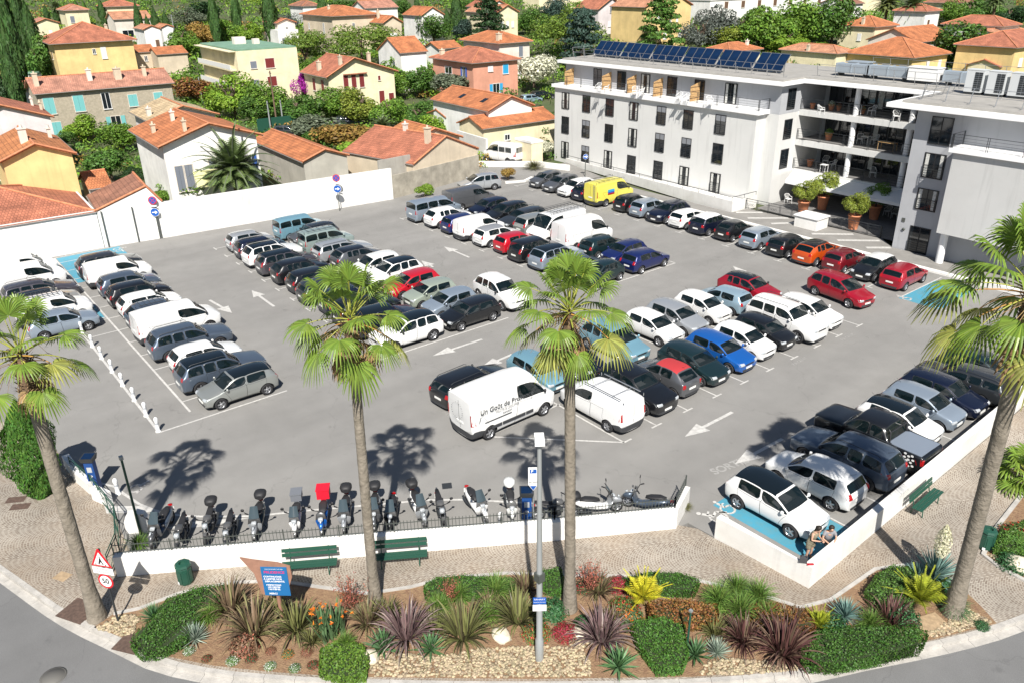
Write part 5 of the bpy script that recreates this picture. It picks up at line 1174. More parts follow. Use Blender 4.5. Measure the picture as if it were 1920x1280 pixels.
KP['rack_van'] = variant('small_van', rack=2)
KP['basket_van'] = variant('small_van', rack=1)
KP['rack_low_van'] = variant('low_van', rack=3)
KP['master_van'] = variant('big_van', L=5.2, H=2.38, nose=.95, xrf=1.2, xc=1.9, xf=1.75, xr=-1.55, xrr=-2.5, tx=-2.55)
KP['rack_master_van'] = dict(KP['master_van'], rack=1)
KP['bar_hatch'] = variant('crossover', rack=3)
KP['barred_glazed_van'] = variant('glazed_van', rack=3)
KIND = dict(hatch=('car', 'parked_car'), small_van=('van', 'parked_van'))
protos = {}
def proto(k):
    if k not in protos:
        random.seed(sum(map(ord, k)))
        nm = 'parked_van' if 'van' in k else ('minibus' if k == 'minibus' else ('pickup_truck' if k == 'pickup' else 'parked_car'))
        protos[k] = build_car(nm, KP[k])
        protos[k].location = (0, 0, -60)
    return protos[k]
HD = {'+u': 0.0, '-u': PI, '+v': PI/2, '-v': -PI/2}
CARN = [0]
def put_car(kind, colour, hd, x, y, desc, roof=None, scale=1.0, jit=True, rim=None, trimc=None, door=None):
    p = proto(kind); rnd = random.Random(int(x*31+y*57))
    c = copy_tree(p); a = HD[hd] if isinstance(hd, str) else hd
    c.rotation_euler = (0, 0, a+(rnd.uniform(-.018, .018) if jit else 0)); c.location = (x, y, 0.012); c.scale = (scale, scale, scale)
    c['label'] = desc
    c['category'] = 'van' if 'van' in kind else ('minibus' if kind == 'minibus' else ('pickup truck' if kind == 'pickup' else 'car'))
    c['group'] = 'vehicles parked in the open car park'
    del c['dims']
    pm = PAINT[colour]
    for o in bpy.data.objects:
        if o.parent is c:
            n = o.name.split('.')[0]
            if n in ('body', 'door') or (n == 'mirror' and not KP[kind].get('clad')) or n == 'roof':
                mm = PAINT[roof] if (n == 'roof' and roof) else pm
                o.material_slots[0].link = 'OBJECT'; o.material_slots[0].material = mm
    return c
# ------------------------------------------------------------------ every vehicle in its bay
# row: (axis, fixed coordinate, [(position along the row, kind, colour, heading, description, short name, roof)])
ROWS = [
 ('v', 6.5, [(-66.0, 'small_van', 'white', '+v', 'white panel van nearest the white wall', 'white van', None), (-63.0, 'mid_van', 'white', '+v', 'long white van cut by the left edge', 'long white van', None), (-60.2, 'estate', 'purplegrey', '+v', 'purple grey estate car', 'purple grey estate', None), (-57.9, 'hatch', 'beige', '+v', 'beige hatchback with dark roof', 'beige hatchback', 'glassroof'), (-55.6, 'basket_van', 'white', '+v', 'small white van with black roof basket', 'roof basket van', None), (-53.2, 'hatch', 'bluesilver', '+v', 'silver blue hatchback on the blue bay', 'silver blue hatchback', None)]),
 ('v', 11.65, [(-62.9, 'suv', 'darkgrey', '+v', 'dark grey off-roader on the blue bay', 'dark grey off-roader', None), (-60.4, 'small_van', 'white', '+v', 'small white panel van', 'white panel van', None), (-57.8, 'hatch', 'slate', '+v', 'slate blue hatchback', 'slate hatchback', None), (-55.4, 'hatch', 'black', '+v', 'glossy black hatchback', 'black hatchback', None), (-53.0, 'three_door', 'white', '+v', 'white hatchback with red lamps', 'white hatchback', None), (-50.6, 'bar_hatch', 'slate', '+v', 'dark blue car with roof bars', 'roof bar car', None), (-48.2, 'mid_van', 'white', '+v', 'large white van with black rear bumper', 'large white van', None), (-45.2, 'sport_suv', 'slate', '+v', 'dark slate off-road car', 'dark slate off-roader', None), (-42.6, 'three_door', 'white', '+v', 'white coupe like hatchback', 'white coupe', None), (-40.2, 'sport_suv', 'slate', '+v', 'slate blue estate with glass roof', 'slate estate', 'glassroof'), (-37.85, 'hatch', 'greensilver', '-v', 'green silver hatchback with glass roof', 'green silver hatchback', 'glassroof')]),
 ('v', 22.0, [(-61.7, 'small_hatch', 'silver', '+v', 'small silver hatchback', 'small silver hatchback', None), (-59.5, 'hatch', 'navy', '+v', 'dark navy hatchback', 'navy hatchback', None), (-57.2, 'suv', 'white', '+v', 'white off-roader with black roof', 'white off-roader', 'glassroof'), (-54.8, 'mpv', 'purplegrey', '+v', 'purple grey people carrier', 'purple grey carrier', 'glassroof'), (-52.3, 'crossover', 'black', '+v', 'black crossover', 'black crossover', None), (-49.9, 'hatch', 'black', '+v', 'black hatchback partly behind the palm', 'black hatchback', None), (-47.5, 'estate', 'darkgrey', '+v', 'dark grey estate behind the palm crown', 'dark grey estate', None), (-45.1, 'hatch', 'navy', '+v', 'navy hatchback behind the palm crown', 'navy hatchback', None), (-42.7, 'suv', 'black', '+v', 'black off-roader behind the palm crown', 'black off-roader', None), (-40.3, 'suv', 'navy', '+v', 'navy off-roader behind the palm', 'navy off-roader', 'glassroof'), (-37.9, 'suv', 'white', '-v', 'white off-roader with black glass roof', 'white off-roader', 'glassroof')]),
 ('v', 26.6, [(-62.1, 'glazed_van', 'lightblue', '+v', 'light blue family van', 'light blue van', None), (-59.6, 'mini', 'grey', '-v', 'grey compact car with black roof', 'grey compact', 'black'), (-57.3, 'barred_glazed_van', 'greengrey', '+v', 'pale green van with roof bars', 'pale green van', None), (-54.6, 'estate', 'silver', '+v', 'silver estate car', 'silver estate', None), (-52.1, 'crossover', 'grey', '+v', 'grey crossover with black roof', 'grey crossover', 'black'), (-49.6, 'hatch', 'offwhite', '-v', 'white small hatchback', 'white small hatchback', None), (-47.2, 'suv', 'white', '-v', 'white off-roader with black roof', 'white off-roader', 'glassroof'), (-44.6, 'hatch', 'red', '-v', 'bright red hatchback', 'red hatchback', None), (-42.3, 'small_hatch', 'palegreen', '-v', 'pale green small hatchback', 'pale green hatchback', None), (-40.0, 'small_hatch', 'bluesilver', '-v', 'silver blue compact car', 'silver blue compact', None), (-37.8, 'hatch', 'black', '-v', 'black hatchback at the row end', 'black hatchback', None)]),
 ('v', 37.9, [(-59.1, 'minibus', 'bluesilver', '+v', 'silver blue minibus with rear windows', 'silver minibus', None), (-56.6, 'crossover', 'white', '+v', 'white crossover', 'white crossover', None), (-54.2, 'hatch', 'midblue', '+v', 'royal blue hatchback', 'royal blue hatchback', None), (-52.0, 'small_van', 'white', '+v', 'white panel van with grey bumper', 'white panel van', None), (-49.6, 'hatch', 'white', '+v', 'white hatchback with grey roof panel', 'white hatchback', 'greyplastic'), (-47.1, 'small_hatch', 'red', '+v', 'bright red small hatchback', 'red hatchback', None), (-44.8, 'mpv', 'black', '+v', 'black tall hatchback', 'black tall hatchback', None), (-42.3, 'suv', 'bluesilver', '+v', 'silver blue off-roader with glass roof', 'silver off-roader', 'glassroof'), (-39.8, 'hatch', 'slate', '+v', 'slate hatchback half behind the palm', 'slate hatchback', None), (-37.6, 'bubble', 'teal', '-v', 'small dark teal car', 'dark teal car', None)]),
 ('v', 42.4, [(-60.0, 'mid_van', 'grey', '+v', 'matt grey panel van', 'grey van', None), (-56.6, 'hatch', 'navy', '-v', 'dark navy hatchback', 'navy hatchback', None), (-54.0, 'mpv', 'black', '-v', 'black people carrier', 'black carrier', None), (-51.8, 'estate', 'darkgrey', '-v', 'dark grey low estate', 'dark grey estate', None), (-49.7, 'mpv', 'greensilver', '+v', 'champagne silver people carrier', 'champagne carrier', None), (-47.1, 'rack_master_van', 'white', '-v', 'tall white van with black roof basket', 'roof basket van', None), (-44.5, 'master_van', 'white', '+v', 'tall white van with plain roof', 'tall white van', None), (-42.0, 'hatch', 'teal', '+v', 'dark green hatchback', 'dark green hatchback', None), (-39.7, 'small_hatch', 'midblue', '-v', 'dark blue small car', 'blue small car', None), (-37.55, 'hatch', 'midblue', '+v', 'dark blue hatchback at the row end', 'dark blue hatchback', None)]),
 ('v', 53.3, [(-61.2, 'small_hatch', 'grey', '-v', 'dark grey small hatchback', 'dark grey small hatchback', None), (-58.9, 'hatch', 'grey', '-v', 'grey hatchback', 'grey hatchback', None), (-56.6, 'hatch', 'white', '-v', 'white hatchback', 'white hatchback', None), (-54.5, 'crossover', 'navy', '+v', 'dark crossover', 'dark crossover', None), (-52.4, 'rack_low_van', 'yellow', '+v', 'bright yellow van with roof rack', 'yellow van', None), (-49.2, 'small_hatch', 'black', '+v', 'black hatchback', 'black hatchback', None), (-47.0, 'hatch', 'bluesilver', '+v', 'silver blue hatchback', 'silver blue hatchback', None), (-44.8, 'crossover', 'navy', '-v', 'navy estate with roof rails', 'navy estate', None), (-42.5, 'three_door', 'white', '+v', 'white hatchback with red lamps', 'white hatchback', None), (-40.2, 'mini', 'navy', '+v', 'navy compact car with white roof', 'white roofed compact', 'white'), (-37.8, 'bubble', 'black', '+v', 'tiny black rounded car', 'tiny black car', None), (-35.2, 'hatch', 'bluesilver', '+v', 'silver hatchback with dark wheels', 'silver hatchback', None), (-32.7, 'hatch', 'black', '+v', 'black hatchback with big tail lamps', 'black hatchback', None), (-30.3, 'crossover', 'orange', '+v', 'orange crossover with black roof', 'orange crossover', 'black'), (-28.1, 'small_hatch', 'darkred', '+v', 'dark red small car with grey bumper', 'dark red small car', None), (-25.8, 'three_door', 'black', '-v', 'black hatchback with white roof', 'white roofed hatchback', 'white'), (-23.6, 'hatch', 'crimson', '+v', 'crimson red hatchback', 'crimson hatchback', None)]),
 ('u', -28.9, [(24.6, 'small_hatch', 'lightblue', '+u', 'light blue small hatchback', 'light blue hatchback', None), (27.2, 'hatch', 'navy', '+u', 'navy hatchback behind the palm', 'navy hatchback', None), (30.4, 'mpv', 'lightblue', '+u', 'light blue people carrier behind the palm', 'light blue carrier', None), (33.7, 'three_door', 'white', '+u', 'white three door hatchback', 'white hatchback', None), (35.8, 'hatch', 'silver', '+u', 'silver grey hatchback', 'silver hatchback', None), (38.3, 'small_hatch', 'white', '+u', 'white small car with tall windows', 'white small car', None), (40.5, 'small_hatch', 'paleblue', '-u', 'pale blue hatchback facing away', 'pale blue hatchback', None), (43.1, 'crossover', 'crimson', '+u', 'crimson crossover with black roof', 'crimson crossover', 'glassroof')]),
 ('u', -24.2, [(24.7, 'rack_van', 'white', '-u', 'small white van with ladder rails', 'ladder rail van', None), (27.2, 'suv', 'black', '+u', 'glossy black off-roader', 'black off-roader', None), (29.5, 'bubble', 'grey', '-u', 'small grey car with red soft top', 'red soft top car', 'softred'), (31.7, 'hatch', 'teal', '+u', 'dark green black hatchback', 'dark hatchback', None), (34.0, 'hatch', 'blue', '+u', 'bright blue hatchback', 'bright blue hatchback', None), (36.1, 'small_hatch', 'white', '+u', 'white small hatchback', 'white small hatchback', None), (38.1, 'small_hatch', 'black', '+u', 'black small hatchback', 'black small hatchback', None), (40.3, 'jeep', 'white', '+u', 'large white off-roader', 'large white off-roader', None), (42.7, 'hatch', 'white', '+u', 'white hatchback at the row end', 'white hatchback', None)]),
 ('u', -14.0, [(24.45, 'hatch', 'white', '+u', 'white family hatchback with black roof', 'black roofed white hatchback', 'glassroof'), (27.2, 'hatch', 'white', '-u', 'white hatchback facing away', 'white hatchback', None), (29.6, 'sport_suv', 'slate', '-u', 'slate blue off-road estate', 'slate estate', None), (32.0, 'pickup', 'black', '-u', 'black pickup with flower decal', 'black pickup', None), (34.2, 'small_hatch', 'white', '+u', 'white small car with black roof', 'white small car', 'glassroof'), (36.5, 'small_hatch', 'bluesilver', '+u', 'pale blue small car', 'pale blue car', None), (38.5, 'hatch', 'navy', '+u', 'navy rounded hatchback', 'navy hatchback', None), (40.6, 'estate', 'darkgrey', '-u', 'dark grey sporty estate', 'dark grey estate', None), (42.7, 'hatch', 'teal', '+u', 'dark saloon like car', 'dark car', None)]),
]
SC = {('bubble'): 1.0}
CARS = {}
for axis, fx, lst in ROWS:
    for i, (pos, kind, col, hd, desc, short, roof) in enumerate(lst):
        prv = lst[i-1][5] if i else None; nx = lst[i+1][5] if i < len(lst)-1 else None
        lab = f"{desc} between {prv} and {nx}" if prv and nx else (f"{desc}, beside {nx}" if nx else f"{desc}, beside {prv}")
        x, y = (pos, fx) if axis == 'v' else (fx, pos)
        L_ = KP[kind]['L']; sh = 0
        if L_ > 4.8: sh = .25
        if hd[1] == 'v': y += (sh if hd[0] == '+' else -sh)*(-1.3 if fx == 6.5 else 1)
        CARS[fx, i] = put_car(kind, col, hd, x, y, lab, roof)
CARS['b'] = put_car('mpv', 'silver', R(90-197), -64.6, 47.3, 'silver people carrier alone before the old beige building')
CARS['tuc'] = put_car('suv', 'white', R(-3), -39.2, 30.2, 'white off-roader driving alone between the two middle blocks')
CARS['sce'] = put_car('mpv', 'crimson', R(-8), -24.9, 47.5, 'crimson people carrier driving along the lane by the care home row')
CARS['bmw'] = put_car('estate', 'black', R(93), -30.1, 21.2, 'black estate parked behind the lettered white van')
CARS['duc'] = put_car('big_van', 'white', R(91), -26.95, 20.75, 'big white lettered van in the centre foreground of the car park')
CARS['bus'] = None
p = at(948, 300); CARS['bus'] = put_car('low_van', 'white', R(194), -73.3, 57.3, 'white passenger van on the side path beside the cream hut'); CARS['bus']['category'] = 'minibus'
for px, py, k, c, a, lb in [(655, 226, 'estate', 'navy', 60, 'dark car parked in the garden behind the hedge'), (538, 243, 'hatch', 'darkgrey', 50, 'dark car behind the green screen by the two poles'), (1018, 176, 'estate', 'black', 80, 'black car in the street beyond the care home corner'), (995, 183, 'hatch', 'paleblue', 80, 'pale blue car in the street left of the care home')]:
    p = onz(px, py, .6); put_car(k, c, R(a), p.x, p.y, lb).location.z = p.z-.6-.34
for o in [q for p_ in protos.values() for q in [p_]+list(p_.children_recursive)]: bpy.data.objects.remove(o)
# extras on single vehicles
def child_text(parent, s, size, loc, rot, m, name='lettering', bold=0): return text_obj(s, size, loc, 0, m, name, parent, rot, align='CENTER', bold=bold)
INK = mat('dark_lettering', (.06, .065, .07), .6)
d = CARS['duc']; side = -1.035                      # right side faces the camera
child_text(d, 'Un Goût de Provence', .36, (-.55, side, 1.62), (PI/2, 0, 0), INK, bold=.004)
child_text(d, 'FRUITS & LEGUMES', .17, (-.55, side, 1.36), (PI/2, 0, 0), mat('grey_lettering', (.3, .3, .3), .6))
child_text(d, 'SANARY', .15, (-.55, side, 1.17), (PI/2, 0, 0), INK)
q = MB(); q.bb(-1.9, -.3, side-.004, side+.01, 1.0, 1.04); q.bb(-1.5, -.9, side-.006, side+.02, .55, .70); q.bb(-.85, .55, side-.006, side+.02, .55, .70); q.bb(.6, 1.05, side-.006, side+.02, .55, .70); q.build('side_moulding', TRIM, d)
q = MB(); r = random.Random(4)
for cx, cz in ((-2.15, 1.35), (1.0, 1.55)):
    for i in range(16): a = r.uniform(-1.1, 1.1); x = cx+math.sin(a)*.14+r.uniform(-.05, .05); z = cz+a*.25; q.add([(x, side-.003, z), (x+.05, side-.003, z+.02), (x+.03, side-.003, z+.06)], [(0, 1, 2)])
q.build('leaf_drawing', INK, d)
q = MB(); r = random.Random(6)
for i in range(22): a = i*2*PI/22; y = math.cos(a)*.42; z = 1.55+math.sin(a)*.42; s = r.uniform(.03, .07); q.add([(-2.735, y, z), (-2.735, y+s, z+s*.4), (-2.735, y+s*.3, z+s)], [(0, 1, 2)])
q.build('leaf_wreath', INK, d)
y = CARS[53.3, 4]; q = MB(); q.bb(-1.2, -.35, -1.035, -1.02, 1.35, 1.55, 0); q.bb(-1.2, -.35, -1.035, -1.02, 1.22, 1.34, 1); q.bb(-1.2, -.35, -1.035, -1.02, 1.08, 1.21, 2); q.build('side_stickers', [SH['sky'], SH['blue'], PAINT['red']], y)
q = MB()
for x in (.42, .62): q.tube([(-2.52, -x, .6), (-2.5, -x, 2.15)], .02, 5)
for k in range(8): q.tube([(-2.52, -.42, .7+.19*k), (-2.52, -.62, .7+.19*k)], .014, 4)
q.build('ladder', ALU, y)
pk = CARS[-14.0, 3]; q = MB(); q.bb(-2.45, -.98, -.80, .80, 1.14, 1.17); q.build('bed_cover', mat('tonneau_grey', (.22, .26, .32), .45, .2), pk)
q = MB()
for s in (-1, 1): q.tube([(-1.0, s*.72, 1.15), (-.95, s*.70, 1.62), (-.85, s*.68, 1.70)], .035, 6); 
q.tube([(-.95, -.70, 1.62), (-.95, .70, 1.62)], .035, 6); q.build('roll_bar', BLACK, pk)
q = MB(); r = random.Random(8)
for i in range(16):
    a = i*2.4; rad = .06*math.sqrt(i)*1.6; cx, cz = -1.95+math.cos(a)*rad, .82+math.sin(a)*rad
    q.add([(cx+math.cos(t*PI/3)*.07, .985, cz+math.sin(t*PI/3)*.055) for t in range(6)], [tuple(range(6))])
q.build('flower_decal', WHITEP, pk)
bus = CARS['bus']; q = MB()
for s in (-1, 1):
    for k in range(3): q.bb(-1.9+k*.95, -1.08+k*.95, min(s*1.0, s*1.035), max(s*1.0, s*1.035), 1.35, 1.9)
q.bb(-2.5, -2.46, -.75, .75, 1.35, 1.9); q.build('side_window', CGLASS, bus)
# ------------------------------------------------------------------ trees and plants
def leafm(n, c, isl=.45, tr=.25, rough=.55, ov=.12): return mat('leaves_'+n, c, rough, island=isl, trans=tr, objvar=ov, spec=.35)
LM = dict(green=leafm('green', (.125, .235, .030)), bright=leafm('bright', (.185, .31, .032)), dark=leafm('dark', (.032, .078, .024)), mid=leafm('mid', (.082, .175, .030)), olive=leafm('olive', (.135, .165, .105)), grey=leafm('greygreen', (.12, .14, .12)),
 lime=leafm('lime', (.20, .25, .035)), pine=leafm('pine', (.130, .205, .030), .5), cypress=leafm('cypress', (.055, .120, .030)), blue=leafm('blue', (.045, .085, .065)), purple=leafm('purple', (.34, .02, .30), .4), crimson=leafm('crimson', (.45, .01, .10), .4), redgreen=leafm('redgreen', (.20, .10, .03), .8),
 white=leafm('white_blossom', (.55, .55, .42), .5), hedge=leafm('hedge', (.060, .150, .022), .5), lawn=leafm('lawn', (.10, .19, .025), .5), autumn=leafm('autumn', (.30, .20, .05), .5))
BARK = mat('bark', (.12, .085, .06), .95, noise=(6, .4), bump=(14, 1))
def rdir(r):
    while True:
        v = Vector((r.uniform(-1, 1), r.uniform(-1, 1), r.uniform(-1, 1)))
        if .05 < v.length < 1: return v.normalized()
def leafq(b, p, n, s, r, asp=1.0, mi=0):
    n = n.normalized(); u = n.orthogonal().normalized(); a = r.uniform(0, 2*PI); w_ = n.cross(u); e = u*math.cos(a)+w_*math.sin(a); f = n.cross(e)
    b.v += [tuple(p-e*s*.5), tuple(p+f*s*.38*asp), tuple(p+e*s*.62), tuple(p-f*s*.38*asp)]; k = len(b.v)-4
    b.f.append((k, k+1, k+2, k+3)); b.m.append(mi); b.sm.append(False)
_CM = {}
def crown_mesh(kind, seed):
    key = (kind, seed)
    if key in _CM: return _CM[key]
    r = random.Random(seed*77+len(kind)); b = MB()
    if kind in ('round', 'olive', 'bush', 'pine', 'cedar'):
        nl = {'round': 17, 'olive': 14, 'bush': 10, 'pine': 20, 'cedar': 22}[kind]; N = {'round': 5200, 'olive': 3600, 'bush': 3600, 'pine': 6500, 'cedar': 6000}[kind]; ls = {'round': .085, 'olive': .07, 'bush': .10, 'pine': .062, 'cedar': .075}[kind]
        lobes = []
        for i in range(nl):
            d = rdir(r)
            if kind == 'cedar':
                z = -1+2*(i+.5)/nl; rr = (1-z)*.5*.85+.1; a = i*2.4; c = Vector((math.cos(a)*rr*.75, math.sin(a)*rr*.75, z*.9)); lobes.append((c, r.uniform(.26, .42), .35))
            elif kind == 'pine':
                d.z = abs(d.z)*1.3-.35; d.normalize(); lobes.append((d*r.uniform(.45, .72), r.uniform(.27, .42), .8))
            elif kind == 'bush':
                d.z = abs(d.z); lobes.append((d*r.uniform(.3, .6), r.uniform(.35, .5), .9))
            else:
                if d.z < -.5: d.z *= .4
                lobes.append((d*r.uniform(.40, .68), r.uniform(.26, .46), .92))
        for _ in range(N):
            c, R_, fl = lobes[int(r.random()**.9*nl) % nl]; d = rdir(r)
            if kind in ('cedar', 'pine') and d.z < 0: d.z *= .4
            rad = R_*(1-.32*r.random()**2.0+.10*r.random()*r.random()); p = c+Vector((d.x*rad, d.y*rad, d.z*rad*fl))
            n = (d*.9+rdir(r)*.8+Vector((0, 0, .25))); leafq(b, p, n, ls*r.uniform(.6, 1.45), r, .9 if kind != 'pine' else .6)
    elif kind in ('cypress', 'cone'):
        fs_ = .42 if kind == 'cone' else 1
        for _ in range(4200 if fs_ == 1 else 15000):
            t = r.random()**.85; a = r.uniform(0, 2*PI); prof = (math.sin(min(1, t*1.25+.08)*PI*.5))*(1-t**3.2)*1.0; wob = 1+.16*math.sin(a*3+t*9)+.10*math.sin(a*5-t*17)
            rad = prof*wob*(1-.25*r.random()**2); p = Vector((math.cos(a)*rad, math.sin(a)*rad, t*2-1)); n = Vector((math.cos(a), math.sin(a), .25))+rdir(r)*.6; leafq(b, p, n, r.uniform(.10, .24)*fs_, r, .7)
    o = b.build('m', [LM['green']]); me = o.data; bpy.data.objects.remove(o); me.name = 'crown'; _CM[key] = me; return me
_TM = {}
def trunk_mesh(seed, limbs=5):
    if (seed, limbs) in _TM: return _TM[seed, limbs]
    r = random.Random(seed); b = MB(); n = 6; pts = [Vector((r.uniform(-.06, .06)*i, r.uniform(-.06, .06)*i, i/n)) for i in range(n+1)]; b.tube(pts, [.10*(1-.55*i/n)+.02 for i in range(n+1)], 8)
    for i in range(limbs):
        k = 3+i % 3; a = i*2.4+seed; p = pts[k]; q = p+Vector((math.cos(a)*.35, math.sin(a)*.35, .35)); b.tube([p, p.lerp(q, .5)+Vector((0, 0, .05)), q], [.05, .035, .015], 6)
    o = b.build('m', [BARK]); me = o.data; bpy.data.objects.remove(o); me.name = 'trunk'; _TM[seed, limbs] = me; return me
TN = [0]
def tree(kind, px, py, rx, ry, label, col='green', lift=.08, name=None, cat='tree', group=None, ground=None):
    TN[0] += 1; sd = TN[0] % 3; hc = 2.0
    for _ in range(12):
        p = onz(px, py, hc); dep = depth(p); R_ = rx*dep/FPX*(1.0 if kind == 'cypress' else 1.42); RZ = ry*dep/FPX*(1.0 if kind == 'cypress' else 1.28); hc = RZ*((1+lift) if kind == 'cypress' else .86)
    gz = p.z-hc
    nm = name or {'round': 'round_tree', 'olive': 'olive_tree', 'bush': 'shrub', 'pine': 'pine_tree', 'cedar': 'cedar_tree', 'cypress': 'cypress_tree'}[kind]
    r_ = thing(nm, label, cat, (p.x, p.y, gz), TN[0]*1.7, group)
    c = link('crown', crown_mesh(kind, sd), r_, (0, 0, hc)); c.scale = (R_*1.08, R_*1.08, RZ*1.08); c.material_slots[0].link = 'OBJECT'; c.material_slots[0].material = LM[col]
    t = link('trunk', trunk_mesh(sd, 5 if kind in ('round', 'olive', 'pine') else 0), r_, (0, 0, -.3)); th = hc+RZ*(.35 if kind != 'cypress' else .2)+.3; tw = min(2.6, max(.8, R_*.55)); t.scale = (tw, tw, th)
    return r_
T = tree
cypress = [(12, 75, 26, 112, 'tall dark cypress at the very left edge'), (38, 45, 15, 68, 'bright cypress, second from the left edge'), (62, 75, 14, 60, 'dark cypress beside the yellow villa at its left'),
 (88, 31, 6, 17, 'thin cypress before the left small orange roof'), (106, 36, 6, 16, 'thin cypress right beside the small palm at top left'), (144, 18, 5, 15, 'thin cypress left of the twin pair above the yellow villa'), (159, 21, 5, 17, 'thin cypress right of the twin pair above the yellow villa'),
 (261, 50, 9, 38, 'tall pointed cypress left of the white gables'), (279, 60, 7, 26, 'short cypress between two taller ones by the white gables'), (294, 55, 10, 34, 'wide cypress in the middle before the white gables'), (314, 60, 9, 32, 'rightmost cypress before the white gables'), (192, 28, 8, 24, 'cypress at top left before the terraced house'),
 (402, 42, 11, 48, 'tall cypress left of the green roofed apartment block'), (443, 32, 10, 44, 'tall cypress above the green roofed apartment block'), (506, 32, 15, 48, 'thick tall cypress left of the skylight villa'), (606, 30, 12, 36, 'dense column cypress standing before the skylight villa'), (782, 12, 6, 16, 'small pointed cypress above the white gabled house'),
 (838, 42, 9, 20, 'clipped column shrub right of the white gabled house'), (856, 26, 12, 34, 'tall cypress right of the white gabled house'), (1597, 8, 4, 16, 'thin cypress beside the grey white house at the top'), (26, 160, 18, 60, 'dark cypress clump below the yellow villa')]
for px, py, rx, ry, lb in cypress: T('cypress', px, py, rx, ry, lb, 'cypress' if rx > 5 else 'mid', .04)
